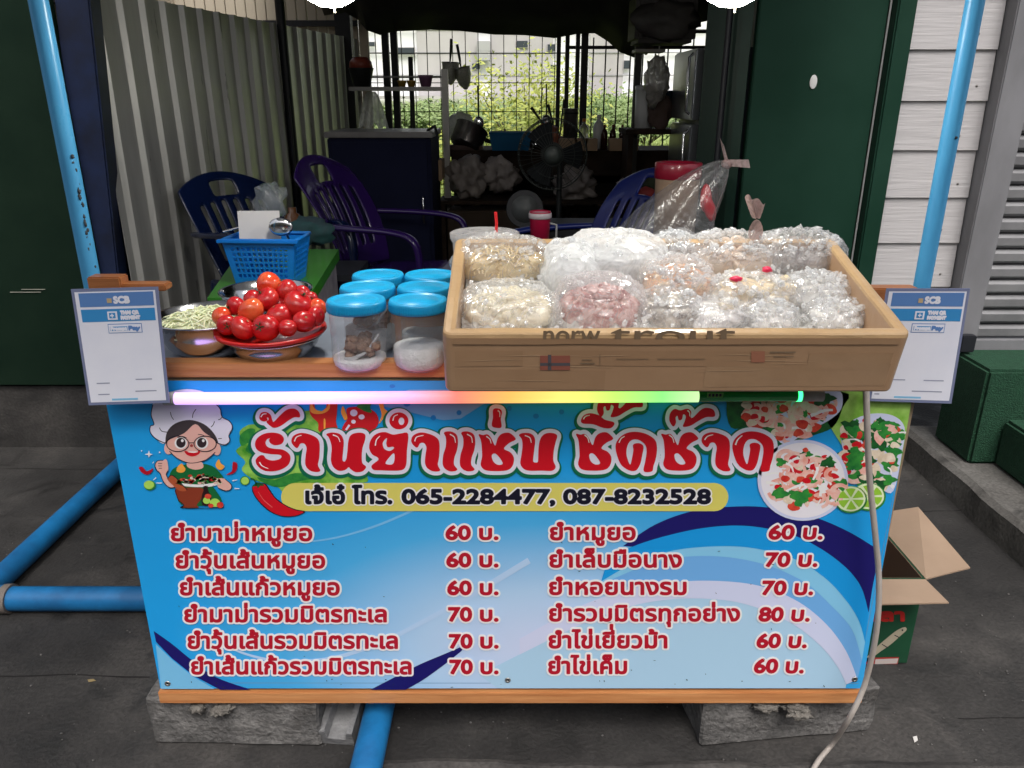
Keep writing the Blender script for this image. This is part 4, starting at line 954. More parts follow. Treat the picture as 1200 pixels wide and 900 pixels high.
# LED tube
def tube_glow():
    m = bpy.data.materials.new('rgb_led_tube'); m.use_nodes = True; nt = m.node_tree; N = nt.nodes; L = nt.links; p = N['Principled BSDF']
    tc = N.new('ShaderNodeTexCoord'); sp = N.new('ShaderNodeSeparateXYZ'); L.new(tc.outputs['Generated'], sp.inputs[0])
    r = N.new('ShaderNodeValToRGB'); e = r.color_ramp.elements
    cols = [(0, (214, 176, 255)), (.12, (240, 190, 255)), (.30, (255, 186, 244)), (.45, (255, 150, 186)), (.54, (255, 128, 112)), (.64, (255, 184, 96)), (.74, (252, 230, 120)), (.84, (190, 250, 110)), (.93, (140, 255, 130)), (1, (200, 255, 170))]
    e[0].color = (*srgb(*cols[0][1]), 1); e[1].color = (*srgb(*cols[-1][1]), 1)
    for q, c in cols[1:-1]: k = e.new(q); k.color = (*srgb(*c), 1)
    L.new(sp.outputs[0], r.inputs[0]); L.new(r.outputs[0], p.inputs['Emission Color']); p.inputs['Emission Strength'].default_value = TUBE
    L.new(r.outputs[0], p.inputs['Base Color'])
    return m
TUBE = .66
ta, tb = P(206, 467, 1.435), P(818, 464, 1.435); tc_ = P(937, 463, 1.435); td = P(964, 463, 1.435); t0 = P(193, 467.3, 1.435)
led = thing('led_tube', 'lit colour changing LED tube along the top of the menu banner', 'lamp', (ta + td) / 2); LO = led.location.copy()
rad = S(7.4, 1.435, .94)
def led_part(a, c, r, name, m, n=18, seg=1):
    b = MB(); b.tube([a.lerp(c, i / seg) - LO for i in range(seg + 1)], r, n); return b.build(name, m, led)
led_part(ta, tb, rad, 'glowing_tube', tube_glow(), seg=24)
led_part(tb, tc_, rad * .98, 'clear_green_section', mat('clear_green_plastic', srgb(20, 130, 60), .15, col2=srgb(10, 190, 90), scale=18, stretch=(.3, 3, 3), coat=.5))  # unlit section, plain green plastic
gl_ = led_part(tc_ - Vector((.006, 0, 0)), tc_ + Vector((.002, 0, 0)), rad * 1.05, 'glow_ring', emit('green_glow', srgb(60, 255, 140), 1.6))
led_part(t0, ta, rad * 1.08, 'end_cap', mat('worn_white_plastic', (.45, .44, .44), .4, col2=(.3, .29, .29), scale=40))
led_part(tc_ + Vector((.0022, 0, 0)), td, rad * 1.02, 'end_cap', bpy.data.materials['worn_white_plastic'])
b = MB(); q = P(838, 463, 1.435 - rad - .0006) - LO; b.box(q.x - .016, q.x + .016, q.y - .0004, q.y + .0004, q.z - .005, q.z + .005); lb = b.build('printed_label', mat('green_label', srgb(120, 200, 110), .5), led)
b = MB()
for k in range(4): b.box(q.x - .013 + k * .007, q.x - .0085 + k * .007, q.y - .0009, q.y - .00045, q.z - .003, q.z + .003)
b.build('code_mark', K_black, lb)
# wires holding the tube
for px in ():
    a = P(px, 455, 1.43); b = MB(); b.tube([(a.x, 1.462, a.z + .02), (a.x, 1.432 - rad, a.z), (a.x + .002, 1.44 - rad, a.z - .03), (a.x, 1.462, a.z - .034)], .0012, 6); b.T = Matrix(); b.v = [tuple(Vector(v) - LO) for v in b.v]; b.build('tie_wire', bpy.data.materials['worn_white_plastic'], led)

# blue poles of the canopy frame
M_bluep = mat('sky_blue_painted_pipe', srgb(84, 168, 218), .38, col2=srgb(70, 152, 204), scale=9, stretch=(1, 1, .5), bump=.1, bscale=40, rvar=.15)
M_bluepipe = mat('blue_pvc_pipe', srgb(34, 122, 184), .42, col2=srgb(22, 92, 144), scale=7, rvar=.15, bump=.05, bscale=30)
M_rust = mat('rust_patch', (.22, .11, .05), .8, col2=(.12, .06, .03), scale=40)
def pole(label, pa, pb, Y, r):
    a = P(*pa, Y); c = P(*pb, Y); x = (a.x + c.x) / 2
    t = thing('canopy_pole', label, 'pole', (x, Y, 0)); b = MB(); b.tube([(0, 0, .005), (0, 0, 1.2), (0, 0, 2.6)], r, 20); b.build('pipe', M_bluep, t)
    b = MB(); b.tube([(0, 0, 0), (0, 0, .09)], r * 1.18, 20); b.build('foot_sleeve', M_bluep, t); return t
pl_ = pole('blue painted pipe pole standing behind the left payment sign', (45, 20), (112, 335), 1.76, .0195)
pr_ = pole('blue painted pipe pole standing behind the right payment sign, with drilled holes', (1137, 20), (1083, 332), 1.76, .0185)
for (z, d) in ((1.86, .0035), (1.42, .003)):
    b = MB(); b.lathe([(d, 0), (d, .0012), (0, .0012)], 12); h = b.build('bolt_hole', M_dark_steel, pr_); h.location = (0.004, -.0187, z); h.rotation_euler = (R(90), 0, 0)
b = MB(); b.blob((.012, -.0125, 1.73), (.006, .004, .02), 3, .5, 3); b.build('rust_patch', M_rust, pr_)
b = MB()
rnd = random.Random(3)
for k in range(26): b.blob((rnd.uniform(.012, .0175), -rnd.uniform(.006, .013), 1.12 + .3 * rnd.random() ** 1.4), (.0035, .003, rnd.uniform(.003, .008)), k, .5, 3, 1)
b.build('paint_chip', mat('bare_pipe', (.05, .06, .07), .7), pl_)

# blue pipes lying on the ground
gp = thing('pipe_frame', 'blue plastic pipe frame lying on the ground left of the stall', 'pipe', (-1.62, 2.02, 0))
GO = Vector((-1.62, 2.02, 0)); r = .038
def gpipe(name, pts, rr, m=M_bluepipe, par=gp):
    b = MB(); b.tube([Vector(p) - GO for p in pts], rr, 20); return b.build(name, m, par)
gpipe('cross_pipe', [(-1.58, 2.02, r + .004), (1.0, 2.02, r + .004)], r)
gpipe('long_pipe', [(-1.655, 2.07, r + .004), (-1.655, 2.6, r + .004), (-1.65, 3.08, r + .004)], r)
gpipe('elbow', [(-1.56, 2.02, r + .004), (-1.61, 2.02, r + .004), (-1.645, 2.035, r + .004), (-1.655, 2.085, r + .004)], r * 1.12)
gpipe('elbow', [(-1.63, 2.0, r + .004), (-1.9, 1.99, r + .004)], r)
o = gpipe('tape_wrap', [(-1.575, 2.02, r + .004), (-1.552, 2.02, r + .004)], r * 1.2, mat('brown_tape', (.13, .11, .10), .5, col2=(.2, .17, .15), scale=30))
gpipe('front_pipe', [(-.335, .95, r + .026), (-.335, 1.97, r + .008)], .037)

# concrete blocks under the stall
def block(label, corners, z1, seed, cat='concrete block'):
    """corners on the ground, counter-clockwise"""
    bm = bmesh.new(); c = sum((Vector((x, y, 0)) for x, y in corners), Vector()) / len(corners)
    lo = [bm.verts.new((x - c.x, y - c.y, .002)) for x, y in corners]; hi = [bm.verts.new((x - c.x, y - c.y, z1)) for x, y in corners]
    bm.faces.new(lo[::-1]); bm.faces.new(hi)
    for i in range(4): bm.faces.new((lo[i], lo[(i + 1) % 4], hi[(i + 1) % 4], hi[i]))
    bmesh.ops.bevel(bm, geom=bm.edges[:], offset=.006, segments=1, affect='EDGES')
    bmesh.ops.triangulate(bm, faces=bm.faces[:])
    bmesh.ops.subdivide_edges(bm, edges=bm.edges[:], cuts=4, use_grid_fill=True)
    for v in bm.verts:
        p = v.co; e = .006 * mnoise.noise(p * 22 + Vector((seed, 0, 0))) + .003 * mnoise.noise(p * 70)
        d = Vector((p.x, p.y * 1.5, 0)); d = d.normalized() if d.length > 0 else d
        v.co = p + d * e + Vector((0, 0, e * .5 if p.z > z1 * .5 else 0)); v.co.z = max(.001, min(v.co.z, z1 - .0005))
    t = thing('concrete_block', label, cat, (c.x, c.y, 0)); b = MB(); b.bm(bm); b.build('body', M_block, t)
    return t
f1, f2_ = PZ(180, 872, 0), PZ(377, 876, 0)
block('rough grey concrete block under the left end of the stall', [(f1.x, f1.y), (f2_.x, f2_.y), (f2_.x, f2_.y + .2), (f1.x, f1.y + .2)], .143, 1)
f1, f2_ = PZ(820, 876, 0), PZ(1021, 858, 0); d = (f2_ - f1); nn = Vector((-d.y, d.x, 0)).normalized() * .2
blk = block('rough grey concrete block under the right end of the stall', [(f1.x, f1.y), (f2_.x, f2_.y), (f2_.x + nn.x, f2_.y + nn.y), (f1.x + nn.x, f1.y + nn.y)], .143, 5)
# cement lumps on the blocks
M_cem = mat('cement_crust', (.20, .185, .165), .9, col2=(.11, .10, .09), scale=50, bump=.8, bscale=90)
for nm, px, w in (('cement_lump', 240, .035), ('cement_lump', 930, .055)):
    p = P(px, 828, 1.44); b = MB()
    for k in range(4): b.blob((rnd.uniform(-w, w), rnd.uniform(-.01, .02), rnd.uniform(-.012, .0)), (w * .5, .015, .010), k + px, .8, 3, 3)
    o = b.build('cement_lump', M_cem); o.location = (p.x, 1.47, .13)
    tag(o, 'crumbled cement lump on top of the %s concrete block' % ('left' if px < 600 else 'right'), 'cement')
# small channel piece leaning by the left block
ch_ = thing('concrete_channel', 'small grooved concrete piece beside the left block under the stall', 'concrete block', PZ(396, 872, 0))
b = MB(); pr2 = [(-.042, 0), (.042, 0), (.042, .05), (.028, .05), (.022, .022), (-.022, .022), (-.028, .05), (-.042, .05)]
vs = [(x, y, z) for y in (0, .24) for x, z in pr2]; n = len(pr2)
b.add(vs, [tuple(range(n)), tuple(range(2 * n - 1, n - 1, -1))] + [(i + n, (i + 1) % n + n, (i + 1) % n, i) for i in range(n)])
o = b.build('body', mat('channel_concrete', (.15, .15, .155), .85, col2=(.24, .24, .245), scale=20, bump=.6, bscale=60), ch_); o.rotation_euler = (R(14), 0, R(-6))

# cable hanging from the right end of the box
cb = [P(1015, 452, 1.44), P(1016, 490, 1.42), P(1019, 560, 1.42), P(1025, 620, 1.415), P(1030, 680, 1.41), P(1027, 740, 1.40), P(1014, 800, 1.40), P(995, 842, 1.385), PZ(975, 872, .045), PZ(958, 893, .03), PZ(940, 925, .028), PZ(900, 990, .028)]
cbs = []
for i in range(len(cb) - 1):
    for k in range(5):
        t = k / 5; p0, p1, p2, p3 = cb[max(i - 1, 0)], cb[i], cb[i + 1], cb[min(i + 2, len(cb) - 1)]
        cbs.append(.5 * (2 * p1 + (p2 - p0) * t + (2 * p0 - 5 * p1 + 4 * p2 - p3) * t * t + (3 * p1 - p0 - 3 * p2 + p3) * t ** 3))
b = MB(); b.tube(cbs, .0062, 10); tag(b.build('cable', mat('greyed_white_cable', (.42, .38, .35), .5, col2=(.33, .29, .26), scale=12)), 'dirty white cable hanging down over the right edge of the banner', 'cable')

# open carton on the right
M_card = mat('brown_cardboard', (.36, .255, .18), .8, col2=(.31, .215, .15), scale=5); M_cardin = mat('cardboard_inside', (.25, .165, .11), .85)
M_cgreen = mat('printed_green_card', (.008, .055, .025), .5, col2=(.010, .065, .03), scale=5)
cx0, cx1, cy0, cy1, ch2 = .68, 1.115, 1.775, 2.12, .283
ct = thing('cardboard_carton', 'open green printed cardboard carton on the ground right of the stall', 'box', ((cx0 + cx1) / 2, (cy0 + cy1) / 2, 0)); CO = Vector(((cx0 + cx1) / 2, (cy0 + cy1) / 2, 0))
def cpart(name, m, boxes, par=ct):
    b = MB()
    for q in boxes: b.box(q[0] - CO.x, q[1] - CO.x, q[2] - CO.y, q[3] - CO.y, q[4], q[5])
    return b.build(name, m, par)
cpart('wall_panel', M_cgreen, [(cx0, cx1, cy0, cy0 + .004, .004, ch2), (cx1 - .004, cx1, cy0 + .0045, cy1, .004, ch2), (cx0, cx1 - .0045, cy1 - .004, cy1, .004, ch2), (cx0, cx0 + .004, cy0 + .0045, cy1 - .0045, .004, ch2)])
cpart('inner_panel', M_cardin, [(cx0 + .005, cx1 - .005, cy0 + .0045, cy0 + .006, .012, ch2 - .001), (cx1 - .006, cx1 - .0045, cy0 + .0065, cy1 - .0065, .012, ch2 - .001), (cx0 + .006, cx1 - .0065, cy1 - .006, cy1 - .0045, .012, ch2 - .001), (cx0 + .0045, cx1 - .007, cy0 + .0065, cy1 - .0065, .006, .011)])
def flap(pts, lab=None):
    b = MB(); v = [Vector(p) - CO for p in pts]; v2 = [p + Vector((0, 0, -.004)) for p in v]
    b.add(v + v2, [(0, 1, 2, 3), (7, 6, 5, 4), (0, 4, 5, 1), (1, 5, 6, 2), (2, 6, 7, 3), (3, 7, 4, 0)]); return b.build('flap', M_card, ct)
flap([(cx1 + .002, cy0, ch2), P(1137, 665, 1.80) , P(1076, 594, 2.08), (cx1 + .002, cy1, ch2)])
flap([(cx0, cy0 - .002, ch2), (cx0 - .03, 1.67, ch2 - .012), P(1112, 706, 1.675), (cx1, cy0 - .002, ch2)])
flap([(cx0, cy1 + .002, ch2), (cx1, cy1 + .002, ch2), (cx1 + .02, cy1 + .11, ch2 + .02), (cx0 - .02, cy1 + .11, ch2 + .02)])
cpl = lambda x, y, k: (P(x, y, cy0).x, cy0 - .0005 - .0003 * k, P(x, y, cy0).z)
lt = lettering('print_lettering', line_art('ปลา', 1013, 1059, 727, 10), [(1.2, 1, ink('carton_red', (190, 40, 36)), 0, 0)], ct, cpl, .6, CO)
def cart(name, polys, k, m, par=ct):
    b = MB()
    for pg in polys:
        vs = [Vector(cpl(x, y, k)) - CO for x, y in pg]; ar = sum(vs[i].x * vs[(i + 1) % len(vs)].z - vs[(i + 1) % len(vs)].x * vs[i].z for i in range(len(vs)))
        if ar < 0: vs.reverse()
        b.add(vs, [tuple(range(len(vs)))])
    return b.build(name, m, par)
z4 = Z(980, 560, 3.75)
fish = cart('fish_print', [z4(smooth_poly([(140, 790), (175, 745), (220, 705), (265, 670), (300, 655), (308, 668), (285, 690), (240, 730), (190, 765), (150, 795)], 4)), z4([(120, 800), (150, 770), (150, 815)])], 1, ink('fish_cream', (170, 160, 140)))
cart('fin_line', [z4(stroke([(200, 730), (225, 745)], 4)), z4(stroke([(255, 690), (275, 700)], 4)), z4(ell(290, 668, 4, 4, 8))], 2, K_black, fish)
lbl = cart('printed_strip', [z4([(130, 790), (276, 786), (268, 822), (120, 826)])], 1, ink('strip_red', (160, 50, 46)))
cart('strip_panel', [z4([(172, 796), (272, 792), (266, 814), (168, 818)])], 2, ink('strip_white', (190, 180, 176)), lbl)
# litter on the ground
for (px, py, lab, c) in ((236, 752, 'dry brown leaf lying by the blue cross pipe', (.12, .07, .04)), (107, 798, 'dry tan leaf scrap on the concrete left of the stall', (.25, .19, .09)), (1072, 866, 'torn white paper scrap on the ground right of the stall', (.6, .58, .56)), (1002, 812, 'small green plastic scrap near the lower right banner corner', (.02, .06, .03))):
    p = PZ(px, py, .0025); p.z = .0225 if p.y < 1.42 else .0025; b = MB(); a = rnd.random() * 3
    b.add([(-.012, -.004, 0), (0, -.007, .001), (.012, 0, .002), (.003, .006, .0005)], [(0, 1, 2, 3)]); o = b.build('litter', mat('litter_' + lab.split()[1], c, .8)); o.location = p; o.rotation_euler.z = a; solid(o, .0008)
    tag(o, lab, 'litter')
b = MB(); rnd2 = random.Random(12)
for k in range(260):
    p = PZ(rnd2.uniform(0, 1200), rnd2.uniform(560, 895), .0135 if False else .002); z0 = .0205 if p.y < 1.39 else .001
    s = rnd2.uniform(.0012, .004); b.blob((p.x, p.y, z0 + s * .3), (s, s * .8, s * .6), k, .5, 2, 1)
tag(b.build('grit', M_block), 'loose pale grit scattered over the concrete ground', 'grit', kind='stuff')
# ================================================================ FOOD ON THE STALL
M_steel = mat('stainless_steel', (.62, .62, .63), .16, metal=1.0, rvar=.06, scale=5)
def bowl(name, label, c, r, h, cat='bowl', rim=.006):
    t = thing(name, label, cat, c); b = MB()
    b.lathe([(r * .55, .001), (r * .62, 0), (r * .80, h * .25), (r * .95, h * .65), (r, h), (r + rim, h + .001), (r + rim, h + .004), (r - .001, h + .003), (r * .93, h * .66), (r * .78, h * .28), (r * .6, .006), (0, .005)], 48)
    b.build('shell', M_steel, t); return t
# onion bowl
oc = P(248, 371, 1.61); ob = bowl('steel_bowl', 'steel bowl of pale sliced vegetables beside the left payment sign', (oc.x, 1.60, TT + .001), .114, .078)
M_veg = mat('pale_shredded_vegetable', (.66, .70, .42), .45, col2=(.76, .77, .58), scale=18, sss=.2)
b = MB(); rnd = random.Random(2)
b.blob((0, 0, .055), (.098, .098, .03), 2, .2, 2, 3)
for k in range(240):
    a = rnd.random() * 6.28; q = .096 * math.sqrt(rnd.random()); x, y = q * math.cos(a), q * math.sin(a); z = .064 + .022 * (1 - (q / .096) ** 2) + rnd.uniform(-.004, .006); d = rnd.random() * 6.28; l = rnd.uniform(.012, .03)
    b.tube([(x - l * math.cos(d), y - l * math.sin(d), z - .004), (x, y, z + .004), (x + l * math.cos(d), y + l * math.sin(d), z - .004)], [.0012, .0026, .0012], 5)
sv = b.build('sliced_vegetable', M_veg); sv.location = ob.location; tag(sv, 'pale green sliced vegetable heaped in the left steel bowl', 'food', kind='stuff')
# tomato bowl, plate and tomatoes
tcn = P(318, 390, 1.555); tbz = TT + .001
tb_ = bowl('steel_bowl', 'steel bowl under the red plate of tomatoes', (tcn.x + .003, 1.56, tbz), .094, .045)
M_redpl = mat('red_plastic', srgb(196, 26, 18), .3, coat=.3)
rp = thing('red_plate', 'round red plastic plate holding the tomatoes', 'plate', (tcn.x, 1.555, TT + .051)); b = MB()
b.lathe([(0, -.002), (.07, -.002), (.098, .002), (.111, .005), (.1145, .009), (.113, .0145), (.096, .009), (.07, .0015), (0, .0015)], 56); b.build('dish', M_redpl, rp)
M_tom = mat('ripe_tomato_skin', srgb(186, 24, 30), .3, col2=srgb(206, 66, 52), scale=14, lo=.5, hi=.8, coat=.3, sss=.15)
M_tom2 = mat('orange_red_tomato_skin', srgb(216, 58, 34), .16, col2=srgb(228, 120, 70), scale=16, lo=.35, hi=.75, coat=.3, sss=.15)
M_cal = mat('tomato_calyx', (.03, .06, .02), .7); M_scar = mat('stem_scar', (.30, .16, .07), .7)
z4t = lambda x, y: (60 + x / 2.5, 230 + y / 2.5)
toms = [(637, 257, 33, 1.61, 1, 0), (690, 277, 29, 1.60, 0, 0), (735, 286, 22, 1.60, 0, 0), (590, 300, 24, 1.585, 0, 0), (632, 303, 33, 1.57, 0, 1), (723, 318, 38, 1.555, 0, 1), (585, 336, 36, 1.535, 1, 0), (541, 322, 25, 1.55, 0, 2), (670, 352, 36, 1.53, 0, 0), (740, 368, 29, 1.51, 0, 0),
        (693, 386, 25, 1.485, 0, 0), (630, 386, 38, 1.49, 0, 2), (560, 386, 34, 1.49, 0, 0), (515, 377, 27, 1.50, 0, 2), (500, 352, 25, 1.53, 1, 0), (780, 327, 26, 1.56, 1, 0), (774, 352, 27, 1.535, 0, 0), (668, 318, 26, 1.59, 0, 0), (760, 300, 20, 1.60, 0, 2)]
desc = ['orange red tomato at the very top of the pile', 'round red tomato just right of the topmost one', 'small red tomato at the back right of the pile', 'dark red tomato tucked at the back left of the pile', 'large glossy red tomato in the middle of the upper pile',
        'big oval red tomato on the right of the upper pile', 'streaked orange red tomato left of the pile centre', 'dark red tomato with a stem on the upper left of the pile', 'round red tomato in the middle of the pile', 'small red tomato above the plate rim at the right',
        'smallest red tomato in the front row of the plate', 'large front tomato with a dark stem facing forward', 'red tomato in the front row left of the stemmed one', 'red tomato with a stem at the front left rim', 'orange red tomato at the far left rim of the plate',
        'pale orange red tomato at the right rim by the jars', 'red tomato squeezed at the right rim below the paler one', 'small red tomato half hidden in the centre of the pile', 'dark tomato with a green stem at the back right of the plate']
for i, (x, y, rr, Y, mi, stem) in enumerate(toms):
    px, py = z4t(x, y); p = P(px, py, Y); r = S(rr / 2.5, Y, 1.05) * 1.13
    t = thing('tomato', desc[i], 'tomato', p, group='tomatoes piled on the red plate'); b = MB()
    ax = .95 + .12 * rnd.random(); prof = [(0, -1), (.3, -.96), (.62, -.8), (.88, -.45), (1, 0), (.95, .38), (.76, .7), (.45, .88), (.2, .90), (0, .84)]
    b.lathe([(q * r, z * r * .92 * ax) for q, z in prof], 24); tb2 = b.build('flesh', M_tom2 if mi else M_tom, t); subsurf(tb2)
    b = MB()
    if stem:
        for k in range(5):
            w = k * 1.257 + rnd.random() * .4; l = r * (.42 if stem == 2 else .3); b.add([(.0006, 0, r * .84), (l * .5 * math.cos(w + .25), l * .5 * math.sin(w + .25), r * .875), (l * math.cos(w), l * math.sin(w), r * .885), (l * .5 * math.cos(w - .25), l * .5 * math.sin(w - .25), r * .875)], [(0, 1, 2, 3)])
        b.tube([(0, 0, r * .8), (0, 0, r * .9), (r * .08, 0, r * 1.02)], r * .07, 6); b.build('stem', M_cal, t)
    else:
        b.lathe([(r * .11, r * .826), (r * .06, r * .838), (0, r * .84)], 10); b.build('stem_scar', M_scar, t)
    t.scale = (rnd.uniform(.93, 1.08), rnd.uniform(.93, 1.08), rnd.uniform(.9, 1.06))
    t.rotation_euler = ((R(rnd.uniform(55, 85)), 0, R(rnd.uniform(-40, 40))) if stem == 2 else (R(rnd.uniform(-60, 70)), R(rnd.uniform(-60, 60)), rnd.random() * 6))
# second steel bowl behind the tomatoes
bc = P(311, 334, 1.83); bowl('steel_bowl', 'wide steel bowl standing behind the tomatoes', (bc.x, 1.83, TT + .001), .104, .078)
# jars
M_jar = film('clear_jar_plastic', (.9, .92, .94), .07, 6, .05, .01, .05); M_lid = mat('blue_jar_lid', srgb(20, 152, 206), .35, col2=srgb(30, 164, 214), scale=8)
M_sugar = mat('white_sugar', (.80, .79, .80), .7, col2=(.70, .69, .70), scale=60, bump=.5, bscale=220); M_chilip = mat('brown_ground_spice', (.22, .12, .085), .85, col2=(.38, .25, .18), scale=50, bump=.8, bscale=140)
jars = [(-.3105, 1.50, 'front', 'brown spice and a spoon', 'nearest the tomatoes'), (-.187, 1.50, 'front', 'white sugar', 'against the cardboard box'), (-.308, 1.617, 'mid', '', ''), (-.186, 1.617, 'mid', '', ''), (-.305, 1.737, 'back', '', ''), (-.186, 1.737, 'back', '', '')]
jl = ['clear jar of brown spice and white sugar with blue lid, front row beside tomatoes', 'clear jar of white sugar with blue lid, front row against the cardboard box', 'blue lidded jar directly behind the brown spice jar', 'blue lidded jar directly behind the white sugar jar',
      'blue lidded jar in the back row, on the left, below the purple chair', 'blue lidded jar in the back row, on the right, beside the box']
for i, (x, y, row, c1, c2) in enumerate(jars):
    t = thing('storage_jar', jl[i], 'jar', (x, y, TT + .0005), group='blue lidded storage jars')
    b = MB(); b.lathe([(0, .0), (.048, 0), (.0545, .006), (.0555, .02), (.0545, .055), (.0555, .1), (.0548, .112), (.0525, .118), (.052, .130)], 40); b.f.pop(); b.m.pop(); b.sm.pop(); b.build('body', M_jar, t)
    b = MB(); pr_l = [(.0560, .118), (.0580, .118), (.0585, .126), (.0580, .136), (.0565, .1395), (.0500, .1400), (.0490, .1375), (.0400, .1375), (.0390, .1385), (0, .1385)]
    b.lathe(pr_l, 72)
    for k in range(72):
        w = 2 * math.pi * k / 72
        b.box(-.0004, .0009, -.0007, .0007, .120, .134); vsn = b.v[-8:]; b.v[-8:] = [((.0583 + vx) * math.cos(w) - vy * math.sin(w), (.0583 + vx) * math.sin(w) + vy * math.cos(w), vz) for vx, vy, vz in vsn]
    b.build('lid', M_lid, t)
    h = (.022, .045, .05, .04, .03, .05)[i]
    b = MB(); b.lathe([(0, .0035), (.046, .0035), (.0522, .009), (.0532, .02), (.0528, h), (.04, h + .003), (.02, h - .002), (0, h + .002)], 32); b.build('sugar', M_sugar, t)
    if i in (0, 2):
        b = MB()
        for k in range(40): b.blob((rnd.gauss(.004, .016), rnd.gauss(.0, .016), h + .006 + .03 * rnd.random()), (.012, .012, .010), k, .5, 3, 1)
        b.build('spice', M_chilip, t)
        b = MB(); b.tube([(.045, -.018, h + .05), (.02, -.025, h + .015), (-.005, -.03, h + .004)], [.003, .003, .004], 8); b.blob((-.012, -.032, h + .004), (.014, .009, .004), 1, .05); b.build('spoon', mat('grey_plastic_spoon', (.45, .45, .47), .3), t)
# steel cup behind the jars
b = MB(); c = P(509, 312, 1.86)
# plastic tub with red straw behind the box
tubt = thing('plastic_tub', 'clear plastic tub with red straw behind the box corner', 'tub', (P(568, 282, 1.86).x, 1.86, TT + .001)); rr = S(39, 1.86, 1.2)
M_tub = film('tub_plastic', (.85, .80, .78), .35, 8, .1)
b = MB(); b.lathe([(rr * .85, 0), (rr * .97, .19), (rr * 1.04, .2), (rr * 1.05, .212), (rr, .214)], 36); b.build('body', M_tub, tubt)
b = MB(); q = P(583, 270, 1.86); b.tube([(q.x - tubt.location.x - .01, 0, .1), (q.x - tubt.location.x - .002, -.01, .235), (q.x - tubt.location.x - .004, -.012, .262)], .0035, 8); b.build('straw', mat('red_straw', srgb(220, 40, 44), .35), tubt)

# ------------------------------------------------------------ the big taped cardboard box of bagged food
TILT = R(14.5); BW, BL_, BH = .826, .405, .125
fo = P(784, 460, 1.33)
boxt = thing('display_box', 'shallow brown taped cardboard display box full of bagged seafood and meat', 'box', (fo.x, 1.33, fo.z), rot=(TILT, 0, 0))
BM = Matrix.Translation(boxt.location) @ Matrix.Rotation(TILT, 4, 'X'); BMI = BM.inverted()
def card_tape():
    m = mat('taped_cardboard', (.37, .225, .125), .4, col2=(.42, .26, .15), scale=9, bump=.2, bscale=26, bdist=.006, lo=.25, hi=.8, coat=.35)
    return m
M_tape = card_tape(); M_tape2 = mat('brown_packing_tape', (.345, .205, .112), .3, col2=(.385, .235, .13), scale=6, coat=.5, bump=.1, bscale=20)
M_rim = mat('top_lit_box_rim', (.50, .33, .17), .35, col2=(.42, .27, .14), scale=7, stretch=(1, 1, 1), coat=.4, bump=.3, bscale=25)  # rim coloured paler than the walls, for light falling on it from above
hw = BW / 2; wt = .024
def ring_path(hx, y0, y1, rc, n=7):
    out = []
    for (cx, cy, a0) in ((hx - rc, y1 - rc, 0), (-hx + rc, y1 - rc, 90), (-hx + rc, y0 + rc, 180), (hx - rc, y0 + rc, 270)):
        for k in range(n + 1):
            a = R(a0 + 90 * k / n); out.append((cx + rc * math.cos(a), cy + rc * math.sin(a), math.cos(a), math.sin(a)))
    return out
pth = ring_path(hw, 0, BL_, .018)
prof = [(.005, .0), (.0015, .0015), (0, .005), (0, .035), (0, .07), (0, BH - .008), (.0015, BH - .002), (.005, BH), (.015, BH + .0006), (.0225, BH - .001), (wt, BH - .006), (wt, .06), (wt, .014)]
b = MB(); vs = []; n = len(prof); N_ = len(pth)
dense = []
for i in range(N_):
    p, q = pth[i], pth[(i + 1) % N_]; L_ = math.hypot(q[0] - p[0], q[1] - p[1]); m_ = max(1, int(L_ / .03))
    for k in range(m_): t_ = k / m_; dense.append(tuple(p[j] * (1 - t_) + q[j] * t_ for j in range(4)))
pth = dense; N_ = len(pth)
for (x, y, nx_, ny_) in pth:
    for k, (o_, z_) in enumerate(prof):
        w = 0 if (abs(y) < .002 and k < 6) else .0014 * mnoise.noise(Vector((x * 14, y * 14, z_ * 20)))
        vs.append((x - nx_ * (o_ + w), y - ny_ * (o_ + w), z_ + (.0016 * mnoise.noise(Vector((x * 9, y * 9, 5))) if k > 5 and k < 11 else 0)))
for i in range(N_):
    j = (i + 1) % N_
    for k in range(n - 1): b.f.append((j * n + k, i * n + k, i * n + k + 1, j * n + k + 1)); b.m.append(1 if 5 <= k <= 9 else 0); b.sm.append(False)
b.v = vs; b.build('wall', [M_tape, M_rim], boxt)
b = MB(); b.box(-hw + .014, hw - .014, .014, BL_ - .014, .004, .0135); b.build('base', M_tape, boxt)
# tape bands on the front with a wavering edge
def band(z0, z1, x0, x1, k, m, sl=0.0):
    b = MB(); vs = []; n = 40
    for i in range(n + 1):
        x = x0 + (x1 - x0) * i / n; e = .0018 * mnoise.noise(Vector((x * 9, k, 0)))
        vs += [(x, -.0004 - .0001 * k, z0 + e + sl * (x - x0)), (x, -.0004 - .0001 * k, z1 + e * .6 + sl * (x - x0))]
    b.add(vs, [(2 * i, 2 * i + 2, 2 * i + 3, 2 * i + 1) for i in range(n)]); return b.build('tape_band', m, boxt)
for k, (z0, z1, xa, xb) in enumerate(((.010, .052, -hw + .020, -.12), (.012, .060, .06, hw - .022), (.060, .092, -.22, .20), (.050, .086, .24, hw - .024), (.058, .090, -hw + .022, -.27))):
    band(z0, z1, xa, xb, 1 + k, M_tape2 if k % 2 == 0 else mat('glossy_clear_tape', (.40, .25, .14), .18, col2=(.36, .22, .12), scale=8, coat=.8, bump=.15, bscale=24), (-.01, .012, -.008, .006, .01)[k])
M_crease = mat('tape_crease_glint', (.50, .34, .21), .3)  # pale strips painted as the bright glints along tape creases
b = MB(); rq = random.Random(6)
